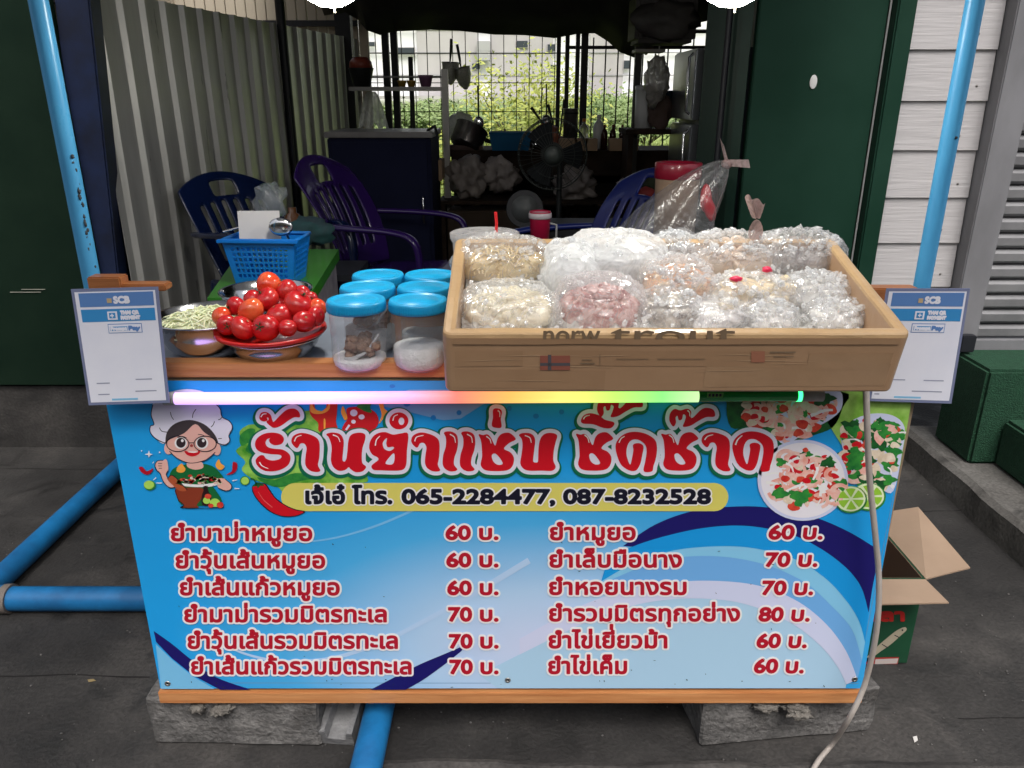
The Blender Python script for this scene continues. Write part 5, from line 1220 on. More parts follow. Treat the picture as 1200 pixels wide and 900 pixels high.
for k in range(9):
    x = rq.uniform(-hw + .03, hw - .22); z = rq.uniform(.012, .1); l = rq.uniform(.05, .2); sl_ = rq.uniform(-.05, .05); vs = []
    for i in range(13):
        t = i / 12; xx = x + l * t; zz = z + sl_ * l * t + .0012 * mnoise.noise(Vector((xx * 30, k, 0))); w = .0007 * math.sin(t * math.pi)
        vs += [(xx, -.0016, zz - w), (xx, -.0016, zz + w)]
    b.add(vs, [(2 * i, 2 * i + 2, 2 * i + 3, 2 * i + 1) for i in range(12)])
b.build('tape_crease', M_crease, boxt)
def boxface(px, py, k):
    # photo point -> front face of the box (local y = 0)
    a, bb, c = ray(px, py); o = BMI @ Vector((0, 0, CAM_H)); d = (BMI.to_3x3() @ Vector((a, bb, c))); t = -o.y / d.y; p = o + d * t
    return (p.x, -.0012 - .0001 * k, p.z)
Z0 = Vector((0, 0, 0))
K_boxink = mat('faded_black_ink', (.23, .16, .10), .4)
for (tx, xa, xb) in (("norw", 637, 703), ("trout", 716, 862)):
    lettering('faded_lettering', line_art(tx, xa, xb, 401, 16, 0, None, .53), [(.5, 8, K_boxink, 0, 0)], boxt, boxface, .8, Z0)
band(.1055, .1160, -hw + .02, hw - .02, 19, M_tape2)
def fpoly(name, polys, k, m):
    b = MB()
    for pg in polys:
        vs = [Vector(boxface(x, y, k)) for x, y in pg]; ar = sum(vs[i].x * vs[(i + 1) % len(vs)].z - vs[(i + 1) % len(vs)].x * vs[i].z for i in range(len(vs)))
        if ar < 0: vs.reverse()
        b.add(vs, [tuple(range(len(vs)))])
    return b.build(name, m, boxt)
fpoly('flag_print', [[(633, 416), (668, 416), (668, 433), (633, 433)]], 8, mat('faded_red_ink', (.30, .10, .07), .4))
fpoly('flag_print', [[(633, 424.5), (668, 424.5), (668, 428), (633, 428)], [(642, 415), (646, 415), (646, 433), (642, 433)]], 10, mat('faded_dark_blue_ink', (.10, .09, .10), .4))
fpoly('smudged_print', [stroke([(682, 421), (694, 421)], 1.2), stroke([(680, 425), (697, 425)], 1.4), stroke([(722, 420), (760, 420)], .8), stroke([(770, 420), (826, 420)], .8), stroke([(902, 412), (932, 412)], 1.6), stroke([(906, 417), (930, 417)], 1.0), stroke([(703, 414), (703, 428)], .7)], 8, K_boxink)
fpoly('smudged_print', [[(880, 411), (896, 411), (896, 424), (880, 424)]], 8, mat('faint_red_ink', (.36, .15, .09), .4))

# prop under the box
b = MB(); bk = BM @ Vector((0, BL_ - .06, 0)); b.box(-.3, .3, bk.y - .02, bk.y + .02, TT + .001, bk.z - .012); tag(b.build('timber_prop', M_pine), 'timber prop under the back of the display box', 'wood')
b = MB(); b.box(-.35, .35, 1.50, 1.53, TT + .001, (BM @ Vector((0, .17, 0))).z - .006)

# bags: lumps of food, crushed ice, wrinkled clear film -- all laid on the tilted bed of the box
M_film = film('clear_bag_film', (.96, .97, .99), .20, 22, .35, .008, .08, 1.45)
M_filmw = film('milky_bag_film', (.96, .97, .99), .60, 20, .4, .008, .16, 1.4)
def ice_mat():
    return film('crushed_ice', (.97, .98, 1.0), .34, 90, .6, .003, .05, 1.5)
M_ice = ice_mat()
def food(name, a, c, rough=.35, scale=30, **k): return mat(name, a, rough, col2=c, scale=scale, sss=.1, coat=.3, **k)
F = dict(
 garlic=food('pale_garlic', (.72, .62, .42), (.80, .74, .60)), noodle=food('golden_fried_shreds', (.58, .40, .16), (.72, .58, .34)), mince=food('pink_minced_pork', (.36, .12, .11), (.66, .44, .41), scale=70, lo=.4, hi=.6),
 white=food('white_noodle', (.74, .74, .70), (.80, .80, .78)), crab=food('orange_crab', (.60, .20, .05), (.74, .62, .44), scale=45), shrimp=food('pale_shrimp', (.60, .42, .30), (.70, .58, .48)), squid=food('grey_squid', (.10, .07, .06), (.55, .50, .48), scale=24),
 sausage=food('pale_sausage', (.74, .58, .36), (.78, .68, .52)), clam=food('grey_clam', (.58, .55, .52), (.76, .74, .71), scale=34), fish=food('white_fish_slice', (.76, .73, .70), (.58, .55, .55), scale=18), cockle=food('striped_cockle', (.72, .66, .58), (.14, .11, .09), scale=26))
def bagspot(px, py, h):
    """point on the bed plane at local height h, seen at photo px,py"""
    a, bb, c = ray(px, py); o = BMI @ Vector((0, 0, CAM_H)); d = BMI.to_3x3() @ Vector((a, bb, c)); t = (h - o.z) / d.z; return o + d * t
# ice bed
b = MB(); vs = []; fs = []; nx, ny = 60, 26
for j in range(ny + 1):
    for i in range(nx + 1):
        x = -hw + wt + .002 + (BW - 2 * wt - .004) * i / nx; y = wt + .003 + (BL_ - 2 * wt - .006) * j / ny
        vs.append((x, y, .058 + .022 * mnoise.noise(Vector((x * 16, y * 16, 1))) + .016 * mnoise.noise(Vector((x * 50, y * 50, 4)))))
fs = [(j * (nx + 1) + i, j * (nx + 1) + i + 1, (j + 1) * (nx + 1) + i + 1, (j + 1) * (nx + 1) + i) for j in range(ny) for i in range(nx)]
b.add(vs, fs, 0, True); ib = b.build('ice_bed', mat('packed_ice', (.70, .70, .68), .25, col2=(.55, .52, .48), scale=30, bump=.9, bscale=90)); ib.matrix_world = BM; tag(ib, 'packed crushed ice filling the display box under the bags', 'ice', kind='stuff')
rnd = random.Random(21)
def lump_field(b, kind, rx, ry, rz, n, rn):
    for k in range(n):
        a = rn.random() * 6.28; q = math.sqrt(rn.random()); x, y = rx * .86 * q * math.cos(a), ry * .86 * q * math.sin(a); z = rz * .82 * math.sqrt(max(0, 1 - q * q * .8)) * rn.uniform(.75, 1.02)
        M_ = Matrix.Rotation(rn.random() * 6.28, 4, 'Z') @ Matrix.Rotation(rn.gauss(0, .5), 4, 'X')
        if kind == 'garlic': b.blob((x, y, z), (.016, .010, .011), rn.random() * 90, .3, 2, 2, M=M_)
        elif kind in ('noodle',):
            l = rn.uniform(.012, .026); d = rn.random() * 6.28; b.tube([(x - l * math.cos(d), y - l * math.sin(d), z - .004), (x, y, z + .005), (x + l * math.cos(d), y + l * math.sin(d), z)], .0018, 5)
        elif kind == 'mince': b.blob((x, y, z), (.011, .008, .007), rn.random() * 90, .5, 3, 1, M=M_)
        elif kind == 'shrimp':
            l = .014; b.tube([M_ @ Vector((l * math.cos(w), l * math.sin(w), 0)) + Vector((x, y, z)) for w in np.linspace(0, 3.6, 8)], [.003, .006, .007, .0075, .007, .0055, .004, .002], 8)
        elif kind in ('squid', 'crab', 'clam', 'cockle'): b.blob((x, y, z), (.014, .009, .007), rn.random() * 90, .6, 2.4, 2, M=M_)
        elif kind == 'sausage': b.tube([M_ @ Vector((w * .05, .004 * math.sin(w * 3), 0)) + Vector((x, y, z)) for w in np.linspace(-1, 1, 6)], .011, 10)
        elif kind == 'fish': b.blob((x, y, z), (.036, .012, .006), rn.random() * 90, .2, 2, 2, M=M_)
        else: b.blob((x, y, z), (.02, .016, .012), rn.random() * 90, .3, 2, 2, M=M_)
bags = []
def chip(b, p, s, rn):
    bm = bmesh.new(); bmesh.ops.create_icosphere(bm, subdivisions=1, radius=1.0)
    sc = Vector((rn.uniform(.7, 1.3), rn.uniform(.6, 1.1), rn.uniform(.5, .9))) * s; M_ = Matrix.Rotation(rn.random() * 6.28, 3, Vector((rn.gauss(0, 1), rn.gauss(0, 1), rn.gauss(0, 1))).normalized())
    for v in bm.verts: v.co = M_ @ Vector((v.co.x * sc.x * rn.uniform(.55, 1.3), v.co.y * sc.y * rn.uniform(.55, 1.3), v.co.z * sc.z * rn.uniform(.55, 1.3))) + p
    b.bm(bm)
def bag(label, px, py, wpx, dpx, hgt, kind, ice, seed, lum=60, fm=None, h0=.05, rz_=0.0):
    """px,py = middle of the bag's top; wpx = photo width; dpx = depth in metres; hgt = height above the bed"""
    c = bagspot(px, py, h0 + hgt * .6); wc = BM @ c; rx = S(wpx / 2, wc.y, wc.z); ry = dpx / 2
    t = thing('food_bag', label, 'bag', BM @ Vector((c.x, c.y, h0)), rot=(TILT, 0, rz_)); rn = random.Random(seed)
    sup = lambda d: Vector([math.copysign(abs(q) ** .78, q) for q in d])
    b = MB(); bm = bmesh.new(); bmesh.ops.create_icosphere(bm, subdivisions=4, radius=1.0)
    for v in bm.verts:
        d = v.co.normalized(); k = 1 + .12 * mnoise.noise(d * 1.8 + Vector((seed, 2, 0))) + .04 * mnoise.noise(d * 9); q = sup(d)
        v.co = (q.x * rx * .93 * k, q.y * ry * .93 * k, max(-.002, hgt * .25 + q.z * hgt * .42 * k))
    b.bm(bm, 0, True)
    lump_field(b, kind, rx * .97, ry * .97, hgt * .93, lum, rn); b.build('contents', F[kind], t)
    # wrinkled film gathered round the sides, open over the ice on top
    bm = bmesh.new(); bmesh.ops.create_icosphere(bm, subdivisions=6, radius=1.0); off = Vector((seed * 1.7, seed * .9, 4))
    top = 2.0
    dead = []
    for v in bm.verts:
        d = v.co.normalized(); a = math.atan2(d.y, d.x); q = sup(d)
        fold = abs(mnoise.noise(Vector((math.cos(a) * 5, math.sin(a) * 5, d.z * 1.2)) + off)); fine = abs(mnoise.noise(Vector((math.cos(a) * 14, math.sin(a) * 14, d.z * 4)) + off))
        k = 1.03 + .08 * mnoise.noise(d * 1.8 + off) + .07 * fold + .03 * fine
        rim = 0 if fm else max(0, d.z - .3) * .12 * math.sin(a * 3 + seed)
        if d.z > top + .12 * mnoise.noise(Vector((math.cos(a) * 2, math.sin(a) * 2, seed))): dead.append(v)
        cr = (.5 - abs(mnoise.noise(Vector((d.x * rx, d.y * ry, d.z * hgt)) * 26 + off))) * .008 + (.5 - abs(mnoise.noise(Vector((d.x * rx, d.y * ry, d.z * hgt)) * 70 + off))) * .0018
        v.co = Vector((q.x * rx * k * 1.02, q.y * ry * k * 1.02, max(-.004 + .01 * d.z, hgt * .30 + q.z * hgt * .66 * k))) + d * cr
    bmesh.ops.delete(bm, geom=dead, context='VERTS')
    b = MB(); b.bm(bm, 0, True); b.build('film', fm or M_film, t)
    bags.append((t, rx, ry, hgt, ice, seed)); return t
bag('clear bag of white garlic cloves at the front left corner of the box', 596, 352, 110, .13, .074, 'garlic', 30, 1, 260)
bag('clear bag of golden fried shreds under ice at the back left of the box', 590, 297, 112, .125, .074, 'noodle', 110, 2, 420, h0=.062)
bag('tall milky white bag behind the minced pork', 668, 305, 62, .15, .085, 'white', 20, 3, 30, M_filmw, h0=.062)
bag('swollen white plastic bag at the back centre of the box', 722, 292, 118, .15, .080, 'white', 40, 4, 40, M_filmw, h0=.062)
bag('clear bag of pink minced pork in the front row', 703, 346, 100, .125, .092, 'mince', 26, 5, 620, h0=.048)
bag('small clear bag of striped cockles between pork and fish slices', 787, 356, 68, .115, .06, 'cockle', 34, 6, 60)
bag('icy clear bag with orange crab pieces in the middle of the box', 795, 322, 84, .13, .072, 'crab', 190, 7, 60, h0=.062)
bag('clear bag of white fish slices in the front row', 838, 362, 76, .09, .044, 'fish', 14, 8, 16)
bag('icy clear bag of pale sausages in the middle right of the box', 878, 338, 104, .11, .058, 'sausage', 150, 9, 9, h0=.055)
bag('icy clear bag heaped with peeled shrimp at the back right', 858, 291, 108, .125, .070, 'shrimp', 230, 10, 50, h0=.064)
bag('icy clear bag of dark squid at the back right corner', 938, 288, 100, .125, .070, 'squid', 170, 11, 40, h0=.064)
bag('small icy clear bag of grey clams in the front row beside the fish slices', 902, 365, 62, .085, .042, 'clam', 36, 12, 40)
bag('flat icy clear bag of clams at the front right corner of the box', 990, 364, 82, .085, .044, 'clam', 40, 13, 40)
bag('icy clear bag at the right side between squid and front clams', 958, 336, 78, .10, .055, 'clam', 70, 14, 30, h0=.056)
bag('icy clear bag at the back centre between white bag and shrimp', 792, 291, 60, .11, .066, 'clam', 150, 15, 20, h0=.060)
b = MB(); rn = random.Random(9)
for (t, rx, ry, hgt, ice, seed) in bags:
    Mt = t.matrix_basis
    for k in range(int(ice * 1.0)):
        a = rn.random() * 6.28; q = math.sqrt(rn.random()) * .9
        if q < .55 and seed in (2, 5, 7, 9, 10, 11) and rn.random() < .85: continue
        x, y = rx * q * math.cos(a), ry * q * math.sin(a); z = hgt * .30 + hgt * .70 * max(0, 1 - q ** 2.6) ** .5 + rn.uniform(-.001, .009)
        chip(b, Mt @ Vector((x, y, z)), rn.choice((rn.uniform(.003, .006), rn.uniform(.006, .0105))), rn)
# loose chips between the bags
for k in range(380):
    x = rn.uniform(-hw + wt + .01, hw - wt - .01); y = rn.uniform(wt + .01, BL_ - wt - .01); chip(b, BM @ Vector((x, y, .074 + rn.uniform(-.006, .026))), rn.uniform(.004, .008), rn)
tag(b.build('crushed_ice', M_ice), 'clear crushed ice pieces heaped over the bags in the box', 'ice', kind='stuff')
# two pink tags on the sausage bag, and knotted ends sticking up
# knotted ends and tags
M_pinkfilm = film('pink_bag_film', (.55, .38, .36), .6, 30, .8, .01, .15)
def knot(label, px, py, Y, h, parent_name='bag_knot'):
    p = P(px, py, Y); b = MB()
    b.add([(-.02, 0, -h), (.028, .006, -h), (.012, 0, 0), (-.008, .002, 0)], [(0, 1, 2, 3)])
    vs = []
    for j in range(7):
        t_ = j / 6
        for i in range(9):
            u = -1 + i / 4; w = .006 + .018 * t_; vs.append((u * w - .006 * t_, .008 * math.sin(u * 5 + t_ * 2), t_ * .040 - .010 * t_ * u + .006 * math.sin(u * 7) * t_))
    b.add(vs, [(j * 9 + i, j * 9 + i + 1, (j + 1) * 9 + i + 1, (j + 1) * 9 + i) for j in range(6) for i in range(8)], 0, True)
    o = b.build(parent_name, M_pinkfilm); o.location = p; subsurf(o, 2); return tag(o, label, 'bag')
knot('twisted pinkish bag end sticking up behind the shrimp bag', 886, 256, 1.66, .05)
b = MB()
for (px, py, w) in ((863, 327, .012), (899, 316, .011)):
    c = bagspot(px, py, .118); b.blob(tuple(BM @ c), (w, .010, .006), px, .3, 2, 2)
tag(b.build('pink_tie', mat('hot_pink_band', srgb(226, 40, 84), .4)), 'hot pink rubber ties on the sausage bag', 'tie')

# ================================================================ BETWEEN STALL AND SHOP
M_gplas = mat('green_plastic_board', srgb(50, 128, 22), .3, col2=srgb(44, 110, 20), scale=4, coat=.2)
gt = thing('side_table', 'low table with a bright green plastic top under the blue basket', 'table', (-.80, 2.32, 0))
gtz = 1.0; corners = [PZ(243, 349, gtz), PZ(361, 349, gtz), PZ(397, 292, gtz), PZ(283, 292, gtz)]
b = MB(); v = [p - gt.location for p in corners]; lo = [p - Vector((0, 0, .035)) for p in v]
b.add(v + lo, [(0, 1, 2, 3), (7, 6, 5, 4), (0, 4, 5, 1), (1, 5, 6, 2), (2, 6, 7, 3), (3, 7, 4, 0)]); b.build('tabletop', M_gplas, gt)
b = MB(); s = [v[0].lerp(v[2], .04), v[1].lerp(v[3], .04), v[2].lerp(v[0], .04), v[3].lerp(v[1], .04)]; v2 = [p - Vector((0, 0, .036)) for p in s]; l2 = [p - Vector((0, 0, .16)) for p in s]
b.add(v2 + l2, [(0, 1, 2, 3), (7, 6, 5, 4), (0, 4, 5, 1), (1, 5, 6, 2), (2, 6, 7, 3), (3, 7, 4, 0)]); b.build('drawer_box', mat('grey_board', (.16, .15, .17), .4, col2=(.3, .28, .3), scale=20), gt)
for p in l2:
    b = MB(); b.box(p.x * .92 - .02, p.x * .92 + .02, p.y * .92 - .02, p.y * .92 + .02, .0, p.z - .001); b.build('leg', M_dark_steel, gt)
# basket
M_bask = mat('sky_blue_basket_plastic', srgb(18, 118, 206), .35, coat=.2)
bp_ = P(314, 300, 2.22); bk = thing('basket', 'sky blue perforated plastic basket on the green table', 'basket', (bp_.x, 2.23, gtz + .001), rz=R(-4))
def wall(b, p0, p1, q0, q1, nx, nz, hx0=.16, hx1=.84, hz0=.16, hz1=.84, solid_rows=()):
    """panel p0-p1 (bottom) to q0-q1 (top) made of cells with holes"""
    p0, p1, q0, q1 = map(Vector, (p0, p1, q0, q1))
    at = lambda u, v: (p0 * (1 - u) + p1 * u) * (1 - v) + (q0 * (1 - u) + q1 * u) * v
    for j in range(nz):
        for i in range(nx):
            u0, u1, v0, v1 = i / nx, (i + 1) / nx, j / nz, (j + 1) / nz
            o = [at(u0, v0), at(u1, v0), at(u1, v1), at(u0, v1)]
            if j in solid_rows or i in (0, nx - 1): b.add(o, [(0, 1, 2, 3)]); continue
            a, c, d, e = u0 + (u1 - u0) * hx0, u0 + (u1 - u0) * hx1, v0 + (v1 - v0) * hz0, v0 + (v1 - v0) * hz1
            n = [at(a, d), at(c, d), at(c, e), at(a, e)]
            b.add(o + n, [(0, 1, 5, 4), (1, 2, 6, 5), (2, 3, 7, 6), (3, 0, 4, 7)])
w0, w1, d0, d1, hb = .083, .103, .055, .070, .125
b = MB()
for (sx, sy) in ((0, -1), (0, 1)):
    wall(b, (-w0, sy * d0, 0), (w0, sy * d0, 0), (-w1, sy * d1, hb), (w1, sy * d1, hb), 13, 8, solid_rows=(0, 7))
for sx in (-1, 1):
    wall(b, (sx * w0, -d0, 0), (sx * w0, d0, 0), (sx * w1, -d1, hb), (sx * w1, d1, hb), 9, 8, solid_rows=(0, 7))
b.add([(-w0, -d0, 0), (w0, -d0, 0), (w0, d0, 0), (-w0, d0, 0)], [(0, 1, 2, 3)])
o = b.build('perforated_body', M_bask, bk); solid(o, .003)
b = MB(); b.tube([(-w1, -d1, hb), (0, -d1 - .001, hb), (w1, -d1, hb), (w1 + .001, 0, hb), (w1, d1, hb), (0, d1, hb), (-w1, d1, hb), (-w1 - .001, 0, hb)], .006, 8, closed=True)
b.box(-w1 - .012, w1 + .012, -d1 - .012, -d1 + .002, hb - .006, hb + .004, bev=.002); b.build('rim', M_bask, bk)
cdp = P(304, 264, 2.20); b = MB(); b.box(-.058, .058, -.001, .001, -.06, .04); o = b.build('paper_card', mat('off_white_card', (.62, .60, .60), .5)); o.location = cdp; o.rotation_euler = (R(-8), 0, R(3)); tag(o, 'off white paper card standing in the blue basket', 'card')
sp_ = thing('ladle', 'steel ladle with round bowl standing up in the blue basket', 'ladle', P(329, 266, 2.17)); b = MB(); b.blob((0, 0, 0), (.034, .012, .026), 1, .02); b.build('scoop', M_steel, sp_)
b = MB(); b.tube([(.012, .01, -.02), (.02, .03, -.08), (.01, .04, -.13)], .004, 8); b.build('handle', M_steel, sp_)
b = MB(); q = P(266, 270, 2.2); b.tube([(q.x - .012, 2.2, q.z - .004), (q.x + .09, 2.24, q.z + .02)], .003, 8); tag(b.build('metal_skewer', M_steel), 'thin steel rod poking out of the left side of the blue basket', 'utensil')

# chairs
def chair(name, label, loc, rz, m, sc=1.0, lean=0.0):
    t = thing(name, label, 'chair', loc, rot=(lean, 0, rz)); t.scale = (sc, sc, sc)
    # backrest sheet, facing -y; slots are real openings
    nx, nz = 24, 22; vs = []; fs = []
    for j in range(nz + 1):
        v = j / nz
        for i in range(nx + 1):
            u = -1 + 2 * i / nx; w = .205 + .045 * math.sin(v * 2.2)
            top = .50 * v * (1 - .16 * u * u * v)
            vs.append((u * w, .20 + .21 * v - .06 * (u * u) - .03 * math.sin(v * 3.1), .42 + top))
    for j in range(nz):
        for i in range(nx):
            if 4 <= j <= 15 and 4 <= i <= 19 and (i % 3 == 1): continue
            if 17 <= j <= 19 and 9 <= i <= 14: continue
            fs.append((j * (nx + 1) + i, j * (nx + 1) + i + 1, (j + 1) * (nx + 1) + i + 1, (j + 1) * (nx + 1) + i))
    b = MB(); b.add(vs, fs, 0, True); o = b.build('backrest', m, t); solid(o, .012); subsurf(o)
    b = MB(); vs = []; n = 14
    for j in range(n + 1):
        for i in range(n + 1):
            u = -1 + 2 * i / n; v = j / n; vs.append((u * (.24 - .03 * v), -.24 + .45 * v, .43 - .03 * v - .018 * math.cos(u * 1.5) + (-.03 * max(0, .15 - v) / .15)))
    b.add(vs, [(j * (n + 1) + i, j * (n + 1) + i + 1, (j + 1) * (n + 1) + i + 1, (j + 1) * (n + 1) + i) for j in range(n) for i in range(n)], 0, True); o = b.build('seat', m, t); solid(o, .02)
    for s in (-1, 1):
        b = MB(); pts = [Vector((s * .235, .30, .645)), Vector((s * .27, .18, .645)), Vector((s * .285, .0, .645)), Vector((s * .28, -.16, .64)), Vector((s * .275, -.225, .61)), Vector((s * .27, -.235, .54)), Vector((s * .262, -.235, .42))]
        vs = []; wd = [.02, .024, .028, .028, .028, .026, .03]
        for p, w in zip(pts, wd): vs += [(p.x - w, p.y, p.z), (p.x + w, p.y, p.z)]
        b.add(vs, [(2 * k, 2 * k + 1, 2 * k + 3, 2 * k + 2) for k in range(len(pts) - 1)], 0, True); o = b.build('armrest', m, t); solid(o, .03); subsurf(o, 2)
        b = MB(); b.tube([(s * .255, -.235, .43), (s * .275, -.262, 0)], [.032, .022], 8); b.build('leg', m, t)
        b = MB(); b.tube([(s * .20, .21, .42), (s * .235, .33, 0)], [.032, .022], 8); b.build('leg', m, t)
    return t
M_purple = mat('dark_purple_plastic', srgb(44, 22, 84), .25, coat=.4); M_nblue = mat('dark_blue_plastic', srgb(8, 22, 56), .25, coat=.4); M_cblue = mat('royal_blue_plastic', srgb(26, 40, 110), .3, coat=.3)
FL = .30
pc = P(440, 255, 3.72); chair('plastic_chair', 'dark purple plastic armchair with slotted back seen from the side', (pc.x + .09, 3.75, FL - .04), R(72), M_purple, 1.07)
bc2 = P(292, 230, 3.55); chair('plastic_chair', 'dark blue plastic chair leaning by the corrugated wall behind the basket', (bc2.x + .15, 3.46, FL + .03), R(50), M_nblue, .97, R(-6))
rc = P(700, 230, 3.35); chair('plastic_chair', 'royal blue plastic chair behind the box, turned away from the counter', (rc.x - .10, 3.30, FL), R(-68), M_cblue, 1.0)
# clutter beside the purple chair
q = P(352, 268, 3.0); b = MB(); b.blob((q.x, 3.1, q.z - .03), (.10, .07, .06), 4, .5, 2, 3); tag(b.build('cloth_bundle', mat('teal_cloth', (.02, .085, .085), .8, col2=(.03, .05, .06), scale=9)), 'teal cloth bundle between the basket and the purple chair', 'cloth')
q = P(343, 252, 3.1); b = MB(); b.lathe([(0, 0), (.035, 0), (.04, .06), (.03, .1), (.016, .11), (.016, .13), (0, .13)], 20); o = b.build('brown_jar', mat('amber_glass', (.10, .04, .015), .15, coat=.5)); o.location = (q.x, 3.1, q.z - .1); tag(o, 'small amber glass jar behind the ladle', 'jar')
q = P(318, 236, 2.5); b = MB(); b.blob((0, 0, 0), (.045, .02, .06), 6, .6, 2, 3); o = b.build('clear_bag', film('clear_film_small', (.6, .65, .7), .18, 30)); o.location = q; tag(o, 'crumpled clear plastic bag in front of the dark blue chair', 'bag')
pt = thing('low_shelf', 'dark low shelf holding clutter behind the green table', 'shelf', (-1.05, 3.02, 0)); b = MB(); b.box(-.02, .45, -.10, .18, .84, .865); b.build('shelf_board', M_dark_steel, pt)
for x in (.0, .43):
    b = MB(); b.box(x - .015, x + .015, -.08, .16, .0, .839); b.build('side_panel', M_dark_steel, pt)

# prep table behind the box with cup, bucket and big clear bag
pt = thing('prep_table', 'dark prep table behind the display box under the cup and bucket', 'table', (.55, 2.6, 0)); b = MB(); b.box(-.60, .42, -.38, .42, .955, .985); b.build('tabletop', M_interior, pt)
for sx in (-.56, .38):
    for sy in (-.34, .38):
        b = MB(); b.box(sx - .02, sx + .02, sy - .02, sy + .02, 0, .954); b.build('leg', M_dark_steel, pt)
M_mag = mat('magenta_plastic', srgb(150, 14, 52), .3, coat=.3)
q = P(633, 250, 2.75); cup = thing('cup', 'magenta cup with a clear rim on the table behind the box', 'cup', (q.x, 2.75, .986)); b = MB(); b.lathe([(0, 0), (.031, 0), (.037, .135), (.0375, .142), (.035, .142), (.03, .01), (0, .008)], 28); b.build('body', M_mag, cup)
b = MB(); b.lathe([(.0385, .118), (.041, .12), (.041, .135), (.0385, .137)], 28); b.build('rim_band', mat('pale_rim', (.45, .40, .42), .25), cup)
b = MB(); b.tube([(.036, 0, .10), (.058, 0, .095), (.058, 0, .05), (.034, 0, .04)], .004, 8); b.build('handle', mat('clear_grey_handle', (.3, .3, .3), .3), cup)
q = P(794, 210, 2.85); bu = thing('bucket', 'tan plastic bucket with dark red lid behind the big clear bag', 'bucket', (q.x, 2.85, .986)); b = MB(); b.lathe([(0, 0), (.072, 0), (.079, .255), (.0795, .26), (0, .26)], 32); b.build('body', mat('tan_bucket_plastic', (.33, .22, .15), .45, col2=(.40, .27, .19), scale=5), bu)
b = MB(); b.lathe([(.081, .245), (.083, .248), (.083, .296), (.08, .30), (.06, .300), (.055, .295), (0, .295)], 32); b.build('lid', mat('dark_red_lid', srgb(136, 16, 42), .35, coat=.3), bu)
# big knotted clear bag
bgp = P(782, 250, 2.42); bg_ = thing('plastic_bag', 'big clear plastic bag tied in a knot with red things inside', 'bag', (bgp.x, 2.42, .986)); kn = P(852, 192, 2.42) - bg_.location
b = MB(); vs = []; fs = []; nr, nc = 26, 48
for j in range(nr + 1):
    t = j / nr
    cxx = kn.x * t ** 1.6; cz = .07 + (kn.z - .07) * t ** 1.35; rad_x = .19 * (1 - t) ** .75 + .012; rad_z = .10 * (1 - t) ** .8 + .012
    if t < .12: q = math.sin(t / .12 * math.pi / 2); rad_x *= .35 + .65 * q; rad_z *= .3 + .7 * q
    for i in range(nc):
        w = 2 * math.pi * i / nc; e = 1 + .10 * math.sin(w * 9 + 3 * t) * t + .12 * mnoise.noise(Vector((math.cos(w) * 1.5, math.sin(w) * 1.5, t * 3)))
        dirx = Vector((.55, 0, -.83)) if t > .0 else Vector((1, 0, 0)); a = Vector((1, 0, 0)).lerp(dirx.normalized(), min(1, t * 1.4)).normalized()
        p = Vector((cxx, 0, cz)) + a * (rad_x * e * math.cos(w)) + Vector((0, 1, 0)) * (rad_z * 1.1 * e * math.sin(w)) + Vector((0, 0, (.06 * (1 - t)) * math.sin(w + .8))); p.z = max(p.z, .003); vs.append(p)
for j in range(nr):
    for i in range(nc): fs.append((j * nc + i, j * nc + (i + 1) % nc, (j + 1) * nc + (i + 1) % nc, (j + 1) * nc + i))
b.add(vs, fs, 0, True); b.build('film', film('big_bag_film', (.50, .49, .50), .13, 12, .7, .02, .2), bg_)
b = MB()
b.add([(kn.x - .004, -.006, kn.z - .01), (kn.x + .01, .004, kn.z - .006), (kn.x - .012, .008, kn.z + .052), (kn.x - .030, -.006, kn.z + .075)], [(0, 1, 2, 3)])
b.add([(kn.x, -.006, kn.z - .006), (kn.x, .004, kn.z + .012), (kn.x + .066, .008, kn.z + .012), (kn.x + .070, -.006, kn.z - .012)], [(0, 1, 2, 3)])
b.blob(tuple(kn), (.016, .013, .014), 2, .3, 3, 2); o = b.build('knot', M_pinkfilm, bg_)
b = MB()
for (dx, dy, dz, a) in ((.06, 0, .085, .0), (.03, .02, .12, .3)):
    M_ = Matrix.Rotation(R(70) + a, 4, 'Y'); b.blob((kn.x - .06 + dx * .3, dy, kn.z - .20 + dz * .8), (.018, .014, .045), 3, .15, 2, 2, M=M_ @ Matrix.Rotation(R(90), 4, 'Y'))
b.build('red_content', mat('red_wrapped_item', srgb(180, 24, 40), .3, coat=.4), bg_)
b = MB(); b.blob((.03, .0, .075), (.10, .06, .06), 5, .25, 2, 3); b.build('pale_content', mat('pale_content', (.30, .29, .29), .5, col2=(.42, .40, .40), scale=8), bg_)

# ================================================================ INSIDE THE SHOP
# navy cabinet
xl, xr2 = P(386, 200, 4.35).x, P(506, 200, 4.35).x; ztop = P(440, 155, 4.35).z
cb_ = thing('cabinet', 'tall dark navy cabinet with grey top behind the purple chair', 'cabinet', ((xl + xr2) / 2, 4.6, FL)); hw2 = (xr2 - xl) / 2; hc = ztop - FL
b = MB(); b.box(-hw2, hw2, -.25, .25, .02, hc - .03, bev=.006); b.build('carcass', mat('dark_navy_laminate', (.006, .008, .026), .7, spec=.15, col2=(.008, .010, .032), scale=4), cb_)
b = MB(); b.box(-hw2 - .012, hw2 + .012, -.265, .262, hc - .028, hc + .002, bev=.004); b.build('top', mat('grey_cabinet_top', (.16, .15, .15), .35, col2=(.22, .21, .20), scale=8), cb_)
b = MB(); b.box(-hw2 + .02, hw2 - .02, -.262, -.2515, .05, hc - .05, bev=.003); d_ = b.build('door', bpy.data.materials['dark_navy_laminate'], cb_)
